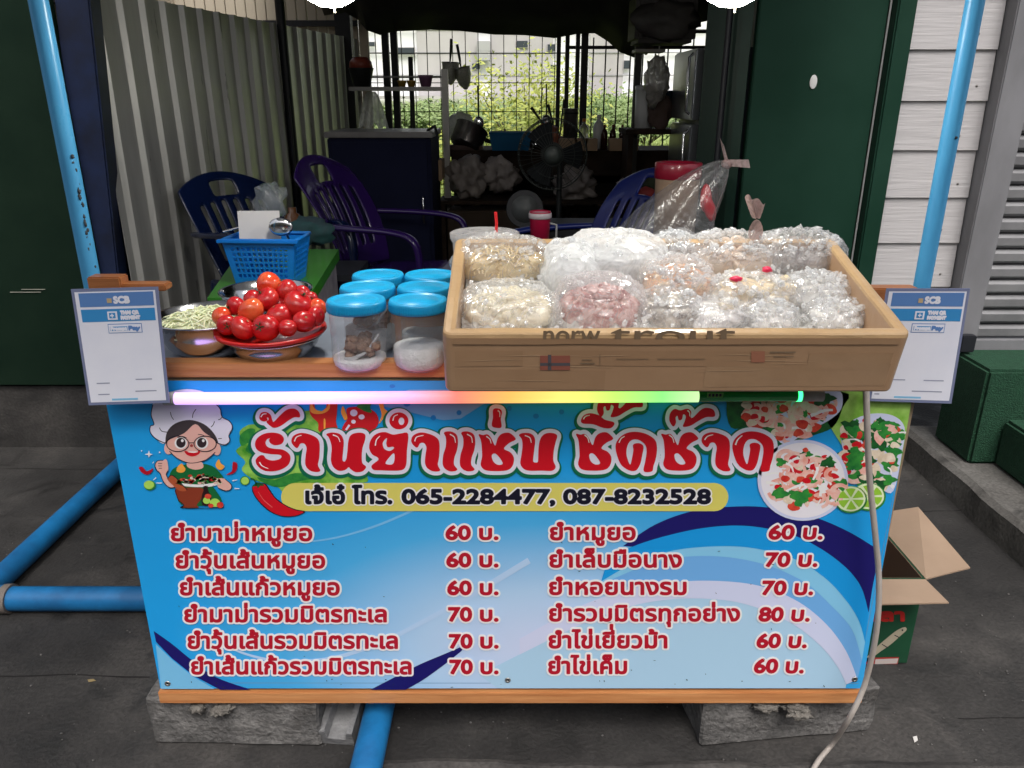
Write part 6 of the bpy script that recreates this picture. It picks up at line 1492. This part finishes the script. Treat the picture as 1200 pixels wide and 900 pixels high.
b = MB(); b.tube([(hw2 - .05, -.266, .55), (hw2 - .05, -.285, .57), (hw2 - .05, -.285, .67), (hw2 - .05, -.266, .69)], .006, 8); b.build('handle', M_steel, d_)
b = MB(); b.tube([(hw2 - .03, -.1, hc + .004), (hw2 + .02, -.2, hc + .03), (hw2 + .035, -.22, hc - .03)], .008, 8); o = b.build('strap', M_dark_steel); o.location = cb_.location; tag(o, 'black strap hanging off the right corner of the cabinet top', 'strap')

# back shelf on an upright
zs = P(470, 102, 5.1).z; x0, x1 = P(412, 100, 5.1).x, P(520, 100, 5.1).x
ws = thing('wall_shelf', 'thin grey shelf on a pale upright in front of the wire mesh', 'shelf', (0, 5.1, 0)); M_alu = mat('dull_aluminium', (.30, .29, .28), .4, metal=.6)
b = MB(); b.box(x0, x1, -.1, .12, zs - .022, zs, bev=.003); b.build('shelf_board', M_alu, ws)
b = MB(); b.box(x1 - .005, x1 + .035, -.115, -.075, FL, zs + .10, bev=.003); b.build('upright', M_alu, ws)
b = MB(); b.tube([(x0 + .1, .11, zs + .06), (x1, .11, zs + .06)], .006, 8); b.build('rail', M_alu, ws)
def simple(name, label, cat, parts, loc):
    t = thing(name, label, cat, loc)
    for nm, prof, m, n in parts: b = MB(); b.lathe(prof, n); b.build(nm, m, t)
    return t
M_blk = mat('black_plastic', (.015, .015, .016), .45); M_redb = mat('dull_red_bowl', (.25, .05, .03), .4); M_ylw = mat('dull_yellow_cup', (.42, .26, .05), .45); M_mauve = mat('mauve_cup', (.25, .12, .22), .45)
q = P(422, 92, 5.0); simple('stacked_bowls', 'stack of black bowls with a dull red bowl on top at the shelf end', 'bowls', [('black_bowl', [(0, 0), (.05, 0), (.075, .10), (.078, .105), (0, .105)], M_blk, 24), ('red_bowl', [(0, .106), (.072, .106), (.066, .14), (.045, .165), (0, .168)], M_redb, 24)], (q.x, 5.05, zs + .001))
for px, m, lab in ((471, M_ylw, 'squat dull yellow cup on the thin shelf, left of its neighbour'), (482, M_ylw, 'squat dull yellow cup on the thin shelf, next to the mauve cup'), (499, M_mauve, 'wide mauve cup on the thin shelf by the strainers')):
    q = P(px, 97, 5.05); simple('cup', lab, 'cup', [('body', [(0, 0), (.02, 0), (.028, .035), (.029, .036), (.026, .036), (.018, .004), (0, .004)] if m is M_ylw else [(0, 0), (.03, 0), (.045, .065), (.046, .066), (.043, .066), (.028, .004), (0, .004)], m, 20), ('band', [(.0285, .028), (.0292, .03), (.0292, .034), (.0285, .035)] if m is M_ylw else [(.0455, .052), (.0465, .055), (.0465, .062), (.0455, .064)], m, 20)], (q.x, 5.05, zs + .001))
# strainers hung on the mesh
M_mesh = film('strainer_mesh', (.30, .28, .25), .75, 120, .5)
for px, py, rot, lab in ((528, 84, 2, 'wire strainer with black handle hung on the mesh, nearest the shelf upright'), (543, 90, -12, 'wire strainer with black handle hung tilted right of another strainer')):
    q = P(px, py, 5.9); t = thing('strainer', lab, 'strainer', q, rot=(0, R(rot), 0)); b = MB(); b.lathe([(.062, .06), (.058, .01), (.04, -.05), (.012, -.085), (0, -.088)], 22); b.build('mesh_cone', M_mesh, t)
    b = MB(); b.tube([(.063 * math.cos(w), .063 * math.sin(w), .06) for w in np.linspace(0, 6.0, 20)], .004, 6, closed=True); b.build('ring', M_steel, t)
    b = MB(); b.tube([(0.0, -.06, .06), (.005, -.062, .12), (.008, -.06, .21)], [.005, .009, .010], 8); b.build('handle', M_blk, t)
# white bag hanging under shelf
q = P(437, 122, 5.08); b = MB(); vs = []
for j in range(13):
    t = j / 12
    for i in range(17):
        u = -1 + i / 8; w = .025 + .075 * t ** .7; vs.append((u * w, .025 * math.cos(u * 1.5) * (1 - u * u) * 2 + .012 * math.sin(u * 14 + t * 3) * t, -.20 * t - .03 * abs(u) * t + .02 * math.cos(u * 9) * (t > .95)))
b.add(vs, [(j * 17 + i, j * 17 + i + 1, (j + 1) * 17 + i + 1, (j + 1) * 17 + i) for j in range(12) for i in range(16)], 0, True); o = b.build('carrier_bag', film('white_carrier_film', (.72, .72, .70), .85, 14, .5)); o.location = (q.x, 5.05, zs - .026); tag(o, 'white plastic carrier bag hanging under the thin shelf', 'bag')
q = P(481, 70, 6.2); b = MB(); b.tube([(q.x, 6.2, q.z + .02), (q.x, 6.2, q.z - .2), (q.x, 6.2, .32)], .018, 8); b.tube([(q.x, 6.19, q.z - .20), (q.x - .01, 6.15, q.z - .55), (q.x - .12, 6.1, q.z - .85)], .012, 6); tag(b.build('drain_pipe', M_dark_steel), 'thin dark pipe with a curved hose in front of the wire mesh', 'pipe')

# back counter with its clutter
cz = P(640, 176, 5.25).z
bcn = thing('back_counter', 'dark wooden counter along the wire mesh at the back of the shop', 'counter', (.30, 5.5, FL)); M_dwood = mat('dark_stained_wood', (.018, .012, .009), .8, spec=.2, col2=(.045, .028, .02), scale=5)
cx_a, cx_b = P(525, 180, 5.25).x - .3, 1.05
b = MB(); b.box(cx_a, cx_b, -.27, .27, cz - FL - .04, cz - FL, bev=.004); b.build('worktop', M_dwood, bcn)
b = MB(); b.box(cx_a + .02, cx_b - .02, -.2, .25, .36, .39); b.build('lower_shelf', M_dwood, bcn)
b = MB(); b.box(cx_a + .02, cx_b - .02, .255, .268, .05, cz - FL - .041); b.build('back_panel', M_interior, bcn)
b = MB(); b.box(cx_a + .02, cx_b - .02, -.25, -.235, cz - FL - .16, cz - FL - .041); b.build('apron', M_dwood, bcn)
for x in (cx_a + .03, .1, cx_b - .07):
    for y in (-.24, .2): b = MB(); b.box(x, x + .045, y, y + .04, 0, cz - FL - .042); b.build('leg', M_dwood, bcn)
q = P(548, 160, 5.3); t = thing('cooking_pot', 'steel pot lying tilted on the counter with white bag behind', 'pot', (q.x, 5.32, cz + .07), rot=(R(-20), R(24), 0)); b = MB(); b.lathe([(0, -.06), (.095, -.06), (.105, -.045), (.108, .075), (.112, .078), (.104, .076), (.1, -.04), (0, -.052)], 32); b.build('pan', mat('scorched_steel', (.35, .34, .34), .25, metal=.9, col2=(.12, .10, .10), scale=6), t)
b = MB(); b.tube([(.108, -.02, .04), (.15, -.01, .045), (.15, .02, .045), (.108, .03, .04)], .008, 8); b.build('handle', M_blk, t)
b = MB(); b.box(q.x - .13, q.x + .10, 5.26, 5.42, cz + .001, cz + .028, bev=.006); tag(b.build('crate', mat('dark_red_crate', (.05, .016, .014), .5)), 'low dark red crate under the tilted steel pot', 'crate')
b = MB(); b.blob((0, 0, 0), (.09, .06, .11), 3, .35, 2, 3); o = b.build('paper_bag', film('white_bag_film2', (.78, .77, .76), .9, 18, .5)); q2 = P(540, 146, 5.48); o.location = (q2.x, 5.5, q2.z - .03); tag(o, 'white crumpled bag behind the tilted steel pot', 'bag')
q = P(598, 165, 5.3); bb = thing('basin', 'teal blue plastic basin on the back counter', 'basin', (q.x, 5.3, cz + .001)); w_, d_2, h_2 = .135, .10, .105; M_teal = mat('teal_blue_plastic', srgb(16, 96, 140), .35)
b = MB(); vs = [(-w_ * .85, -d_2 * .85, 0), (w_ * .85, -d_2 * .85, 0), (w_ * .85, d_2 * .85, 0), (-w_ * .85, d_2 * .85, 0), (-w_, -d_2, h_2), (w_, -d_2, h_2), (w_, d_2, h_2), (-w_, d_2, h_2)]
b.add(vs, [(3, 2, 1, 0), (0, 1, 5, 4), (1, 2, 6, 5), (2, 3, 7, 6), (3, 0, 4, 7)]); o = b.build('tub', M_teal, bb); solid(o, .006)
b = MB(); b.tube([(-w_, -d_2, h_2), (w_, -d_2, h_2), (w_, d_2, h_2), (-w_, d_2, h_2)], .007, 8, closed=True); b.build('rim', M_teal, bb)
M_tanbox = mat('tan_carton', (.42, .29, .19), .75, col2=(.36, .24, .15), scale=6)
for k, (px, w, lab) in enumerate(((665, 22, 'small tan carton on the counter behind the fan guard'), (680, 16, 'small tan carton under the white cooking bottle'), (692, 15, 'narrow tan carton left of the tall white bottle'), (722, 20, 'tan carton in the row of sauce bottles'), (737, 20, 'tan carton at the right end of the sauce bottles'))):
    q = P(px, 155, 5.25); ww = S(w / 2 * .92, 5.25, 1.2); t = thing('carton', lab, 'box', (q.x, 5.2, cz + .001)); b = MB(); b.box(-ww, ww, -.05, .05, 0, .075, bev=.003); b.build('body', M_tanbox, t); b = MB(); b.box(-ww, ww, -.0525, -.0505, .052, .072); b.build('flap', M_tanbox, t)
def bottle(label, px, py, h, r, m, capm, y=5.35, z=None):
    q = P(px, py, y); simple('bottle', label, 'bottle', [('body', [(0, 0), (r, 0), (r, h * .62), (r * .8, h * .74), (r * .35, h * .84), (r * .33, h * .92), (0, h * .92)], m, 20), ('cap', [(r * .38, h * .90), (r * .4, h * .92), (r * .38, h), (0, h)], capm, 16)], (q.x, y, (z if z is not None else cz) + .001))
M_bw = mat('white_bottle', (.72, .73, .74), .4); M_bc = mat('clear_bottle', (.55, .55, .5), .2, trans=.5); M_bd = mat('dark_sauce_bottle', (.045, .015, .01), .2); M_orc = mat('orange_cap', (.60, .18, .02), .5); M_brc = mat('brown_red_cap', (.20, .04, .02), .5)
bottle('tall white plastic bottle standing on the back counter', 702, 135, .215, .036, M_bw, M_bw, 5.4)
bottle('clear squeeze bottle with an orange cap on the back counter', 685, 130, .19, .032, M_bc, M_orc, 5.42)
for k, px in enumerate((709, 719, 730)): bottle(('dark sauce bottle right beside the tall white bottle', 'dark sauce bottle in the middle of three by the cartons', 'dark sauce bottle at the right of the row on the counter')[k], px, 140, .155, .022, M_bd, M_brc, 5.3)
q = P(669, 130, 5.4); simple('steel_canister', 'tall steel canister on the counter above the fan', 'canister', [('body', [(0, 0), (.048, 0), (.05, .19), (.052, .195), (0, .195)], mat('dull_steel_can', (.20, .19, .19), .35, metal=.8), 28), ('band', [(.051, .16), (.0525, .162), (.0525, .168), (.051, .17)], M_blk, 28)], (q.x, 5.4, cz + .06))
q = P(640, 145, 5.4); b = MB(); b.blob((0, 0, 0), (.10, .07, .08), 9, .45, 2.4, 3); o = b.build('red_bundle', mat('red_orange_bag', (.30, .06, .035), .5, col2=(.45, .16, .09), scale=9)); o.location = (q.x, 5.4, cz + .07); tag(o, 'red plastic bundle on the counter behind the fan', 'bundle')
b = MB()
for (dx, h, a) in ((0, .24, -.06), (.02, .27, .03), (-.03, .22, -.14)): b.tube([(dx, 0, 0), (dx + a * .5, 0, h * .6), (dx + a, 0, h)], [.006, .006, .012], 6)
o = b.build('utensils', M_blk); o.location = (q.x + .07, 5.42, cz + .04); tag(o, 'dark cooking utensils standing up behind the red bundle', 'utensils')
q = P(755, 130, 5.0); simple('canister', 'white plastic canister at the right end of the counter', 'canister', [('body', [(0, 0), (.055, 0), (.06, .22), (0, .225)], M_bw, 28), ('lid', [(.061, .218), (.063, .222), (.063, .24), (.05, .245), (0, .245)], M_bw, 28)], (q.x, 5.0, P(755, 150, 5.0).z))
st2 = thing('side_shelf', 'dark side shelf under the white canister', 'shelf', (q.x + .12, 5.0, FL)); b = MB(); b.box(-.25, .25, -.18, .15, P(755, 150, 5.0).z - FL - .03, P(755, 150, 5.0).z - FL - .001); b.build('board', M_dwood, st2)
for x in (-.23, .20): b = MB(); b.box(x, x + .03, -.15, .12, 0, P(755, 150, 5.0).z - FL - .031); b.build('side_panel', M_dwood, st2)
b = MB(); b.box(-.19, .20, -.19, -.183, .35, .78); b.build('foil_panel', mat('silver_foil', (.16, .18, .12), .25, metal=.7, col2=(.05, .06, .05), scale=7, bump=.8, bscale=12), st2)
b = MB(); p0 = P(746, 110, 5.05); b.box(p0.x - .02, p0.x + .02, 5.04, 5.08, FL, 2.6); tag(b.build('pillar', mat('grey_post_paint', (.05, .05, .045), .6)), 'narrow grey upright behind the white canister', 'post')
q = P(775, 130, 4.9); b = MB(); b.blob((0, 0, .1), (.07, .05, .10), 3, .5, 2.4, 3); o = b.build('cloth_bag', mat('brown_cloth_bag', (.09, .06, .05), .8, col2=(.15, .10, .09), scale=9)); o.location = (q.x - .02, 4.85, P(775, 150, 4.9).z); tag(o, 'brown cloth bag hanging beside the white canister', 'bag')
q = P(785, 120, 4.6); b = MB(); b.lathe([(0, 0), (.05, 0), (.065, .17), (.067, .172), (0, .165)], 24); o = b.build('pail', mat('dark_blue_pail', (.02, .05, .09), .4)); o.location = (q.x + .01, 4.90, P(785, 142, 4.9).z); tag(o, 'dark blue pail on the shelf beside the steel fridge', 'pail')
b = MB(); q = P(790, 30, 4.4); b.box(q.x - .2, q.x + .12, 4.4, 4.7, q.z - .08, q.z + .16, bev=.02); b.blob((q.x - .05, 4.36, q.z + .02), (.16, .06, .09), 3, .5, 2, 3); tag(b.build('wrapped_bundle', mat('grey_wrapped_bundle', (.07, .065, .06), .7, col2=(.035, .03, .03), scale=5)), 'grey wrapped bundle on top above the steel fridge', 'bundle')
b = MB(); q0 = P(765, 58, 4.6); b.box(q0.x - .10, q0.x + .06, 4.55, 4.7, q0.z - .015, q0.z); tag(b.build('bracket_shelf', mat('pale_shelf', (.3, .29, .27), .6)), 'small pale bracket shelf left of the fridge top', 'shelf')

# fridge, its doors facing the inside of the shop
fx0 = P(812, 110, 4.3).x; zt = P(805, 55, 4.3).z; zs2 = P(800, 143, 4.4).z - FL
fr = thing('fridge', 'steel two door fridge at the right inside the shop', 'fridge', (fx0 + .24, 4.58, FL)); M_fr = mat('brushed_fridge_steel', (.40, .42, .46), .3, metal=.8, col2=(.33, .35, .39), scale=2, stretch=(1, 1, .2))
b = MB(); b.box(-.19, .24, -.28, .28, .04, zt - FL, bev=.01); b.build('body', mat('dark_fridge_side', (.02, .025, .035), .4), fr)
b = MB(); b.box(-.24, -.192, -.278, .278, zs2 + .012, zt - FL - .005, bev=.008); d1 = b.build('door', M_fr, fr)
b = MB(); b.box(-.24, -.192, -.278, .278, .06, zs2 - .012, bev=.008); d2_ = b.build('door', M_fr, fr)
for dd, z0, z1 in ((d1, zs2 + .04, zs2 + .34), (d2_, zs2 - .34, zs2 - .04)):
    b = MB(); b.tube([(-.241, -.24, z0), (-.262, -.24, z0 + .02), (-.262, -.24, z1 - .02), (-.241, -.24, z1)], .008, 8); b.build('handle', M_steel, dd)
q = P(829, 150, 4.2); b = MB(); b.tube([(0, 0, .05), (0, .0, .36)], .006, 8); b.blob((0, 0, 0), (.026, .016, .055), 2, .1); o = b.build('ladle', mat('dull_metal_ladle', (.34, .31, .26), .35, metal=.7)); o.location = (fx0 + .07, 4.27, q.z - .02); tag(o, 'dull metal ladle hanging on the dark side of the fridge', 'ladle')

# fan
fz = P(648, 182, 4.05).z; fx = P(648, 182, 4.05).x
fan = thing('stand_fan', 'dark pedestal fan with round wire guard in the shop', 'fan', (fx, 4.1, FL)); M_fan = mat('dark_fan_plastic', (.012, .014, .016), .4)
b = MB(); b.tube([(.04, .04, .02), (.04, .04, fz - FL)], [.016, .014], 12); b.build('pole', M_fan, fan)
b = MB(); b.lathe([(0, 0), (.17, 0), (.17, .015), (.05, .035), (0, .035)], 32, c=(.04, .04, .001)); b.build('base', M_fan, fan)
b = MB(); rr = S(41, 4.05, 1.23)
for r_, y in ((rr, 0), (rr * .96, -.045), (rr * .96, .045), (rr * .62, -.055), (rr * .3, -.058)): b.tube([(r_ * math.cos(w), y, r_ * math.sin(w)) for w in np.linspace(0, 2 * math.pi, 41)[:-1]], .0035 if r_ == rr else .002, 6, closed=True)
for k in range(40):
    w = 2 * math.pi * k / 40; c_, s_ = math.cos(w), math.sin(w)
    b.tube([(.04 * c_, -.06, .04 * s_), (rr * .6 * c_, -.056, rr * .6 * s_), (rr * .96 * c_, -.045, rr * .96 * s_), (rr * c_, 0, rr * s_), (rr * .96 * c_, .045, rr * .96 * s_)], .0012, 4)
g_ = b.build('guard', mat('dark_guard_wire', (.03, .035, .032), .35, metal=.4), fan); g_.location = (0, 0, fz - FL)
b = MB()
for k in range(3):
    w0 = k * 2.094; pts = []
    for a in np.linspace(-.5, .45, 8): pts.append((rr * .88 * math.cos(w0 + a), -.012 * a * 2, rr * .88 * math.sin(w0 + a)))
    b.add([(0.03 * math.cos(w0 - .6), 0, .03 * math.sin(w0 - .6))] + pts + [(0.03 * math.cos(w0 + .6), 0, .03 * math.sin(w0 + .6))], [tuple(range(10))])
o = b.build('blade', mat('dark_blade', (.008, .010, .012), .6, spec=.2), fan); o.location = (0, 0, fz - FL); solid(o, .003)
b = MB(); b.lathe([(0, -.0), (.042, 0), (.045, .02), (.02, .03), (0, .03)], 24); o = b.build('hub', mat('grey_hub', (.05, .06, .055), .4), fan); o.location = (0, -.04, fz - FL); o.rotation_euler = (R(90), 0, 0)
b = MB(); b.tube([(0, .05, 0), (0, .17, 0)], [.06, .05], 20); o = b.build('motor', M_fan, fan); o.location = (0, 0, fz - FL)

# things under and before the counter
M_bagw = mat('crumpled_pale_bag', (.34, .30, .28), .45, col2=(.22, .19, .18), scale=9, bump=.6, bscale=14)
for (px, py, w, h, lab) in ((548, 205, .12, .12, 'crumpled pale bag under the counter at the left'), (588, 203, .11, .10, 'crumpled pale bag under the counter below the teal basin'), (675, 215, .13, .10, 'grey crumpled bag right of the fan under the counter'), (745, 212, .10, .05, 'pale crumpled bag on the counter shelf behind the blue chair')):
    q = P(px, py, 4.95); b = MB(); b.blob((0, 0, 0), (w, .10, h), px, .5, 2.2, 4); o = b.build('crumpled_bag', M_bagw); o.location = (q.x, 4.98, q.z - .02); tag(o, lab, 'bag')
sh2 = thing('storage_rack', 'dark rack under the counter holding crumpled bags', 'rack', (.1, 4.98, FL)); zz = P(560, 232, 4.98).z - FL
b = MB(); b.box(-.55, .95, -.16, .14, zz - .02, zz); b.build('board', M_dwood, sh2)
b = MB(); b.box(-.50, -.05, -.15, .10, .04, zz - .06, bev=.01); b.build('carton', mat('dark_brown_carton', (.05, .032, .02), .8), sh2)
for x in (-.55, .91): b = MB(); b.box(x, x + .04, -.15, .13, 0, zz - .021); b.build('side_panel', M_dwood, sh2)
q = P(510, 200, 4.75); b = MB(); b.box(q.x - .04, q.x + .04, 4.75, 4.95, q.z - .06, q.z + .06, bev=.004); tag(b.build('carton', M_tanbox), 'pale carton tucked right of the cabinet', 'box')
q = P(615, 245, 3.9); simple('round_lid', 'grey round lid propped behind the magenta cup', 'lid', [('disc', [(0, 0), (.085, 0), (.09, .006), (0, .01)], mat('grey_lid', (.08, .085, .085), .4), 32), ('rim', [(.0905, 0), (.093, .003), (.0905, .007)], M_dark_steel, 32)], (q.x, 3.9, q.z)).rotation_euler = (R(82), 0, 0)
b = MB(); q = P(757, 228, 3.6); b.blob((q.x, 3.62, q.z), (.045, .03, .03), 2, .5, 2.5, 2); tag(b.build('red_bundle', mat('dull_red_cloth', (.25, .03, .03), .7)), 'small red cloth bundle left of the tan bucket', 'cloth')
sb2 = thing('stool', 'dark stool under the red cloth bundle and round lid', 'stool', (.45, 3.72, FL)); b = MB(); b.box(-.35, .35, -.14, .25, .60, .63, bev=.005); b.build('seat', M_blk, sb2)
for x in (-.3, .3):
    for y in (-.1, .2): b = MB(); b.tube([(x, y, 0), (x * .9, y, .60)], .018, 8); b.build('leg', M_blk, sb2)

# more of the kitchen clutter
for px, py, lab in ((560, 120, 'thin steel ladle hung on the wire mesh right of the strainers'), (640, 118, 'flat steel turner hung on the wire mesh above the fan')):
    q = P(px, py, 6.3); t = thing('utensil', lab, 'utensil', q); b = MB(); b.tube([(0, 0, .12), (.004, 0, -.10)], .006, 6); b.build('handle', M_blk, t); b = MB(); b.blob((.004, 0, -.15), (.04, .012, .05), px, .1); b.build('blade', M_steel, t)
for px, py, w, h, m, lab in ((770, 95, .07, .12, film('hung_bag_film', (.55, .52, .50), .7, 16, .5), 'crumpled pale bag hanging left of the fridge top'), (757, 45, .05, .07, mat('dark_pouch', (.03, .028, .026), .7), 'small dark pouch hanging under the tarpaulin by the upright')):
    q = P(px, py, 4.75); b = MB(); b.blob((0, 0, 0), (w, .05, h), px, .5, 2.6, 3); b.tube([(0, 0, h * .8), (.005, 0, h + .25)], .003, 5); o = b.build('hanging_bag', m); o.location = q; tag(o, lab, 'bag')
for px, z_, w, h, c, lab in ((545, .42, .10, .09, (.10, .07, .05), 'brown carton on the counter lower shelf at the left'), (610, .42, .09, .12, (.05, .06, .08), 'dark blue carton on the counter lower shelf'), (720, .42, .11, .10, (.14, .12, .10), 'grey brown carton on the counter lower shelf at the right')):
    q = P(px, 200, 5.4); t = thing('carton', lab, 'box', (q.x, 5.42, FL + .391)); b = MB(); b.box(-w, w, -.08, .08, 0, h * 1.6, bev=.005); b.build('body', mat('carton_' + lab.split()[0], c, .8), t); b = MB(); b.box(-w, w, -.083, -.0805, h * 1.2, h * 1.5); b.build('tape_strip', M_tanbox, t)
simple('stacked_bowls', 'stack of steel bowls on the counter beside the teal basin', 'bowls', [('bowl', [(.03, 0), (.07, .035), (.075, .04), (.07, .042), (.03, .01)], M_steel, 24), ('upper_bowl', [(.03, .02), (.07, .058), (.076, .063), (.07, .065), (.03, .03)], M_steel, 24)], (P(628, 160, 5.28).x, 5.28, cz + .001))

# ---------------------------------------------------------------- two lit lamps at the top edge
LAMP = 52.0
M_bulb = emit('lit_white_diffuser', (1.0, .97, .88), LAMP)
for px, lab in ((388, 'lit round white lamp hanging above the corrugated wall'), (856, 'lit round white lamp hanging above the green door')):
    q = P(px, 9, 1.72); rr = S(38, 1.72, 1.67); t = thing('hanging_lamp', lab, 'lamp', (q.x, 1.72, q.z)); b = MB()
    b.lathe([(0, 0), (rr * .35, .003), (rr * .7, .014), (rr * .92, .033), (rr, .06), (rr * .97, .07)], 40); b.build('diffuser', M_bulb, t)
    b = MB(); b.lathe([(rr * .98, .071), (rr * 1.02, .075), (rr * .8, .13), (rr * .3, .16), (.02, .19), (.02, .26), (0, .26)], 32); b.build('housing', mat('white_lamp_housing', (.7, .7, .68), .4), t)
    b = MB(); b.tube([(0, 0, .26), (0, 0, .85)], .004, 6); b.build('cord', M_blk, t)
    b = MB(); b.tube([(.008, -.005, -.010), (.008, -.005, .002)], .0022, 8); b.build('pull_tip', mat('lamp_tip', (.25, .22, .16), .5), t)
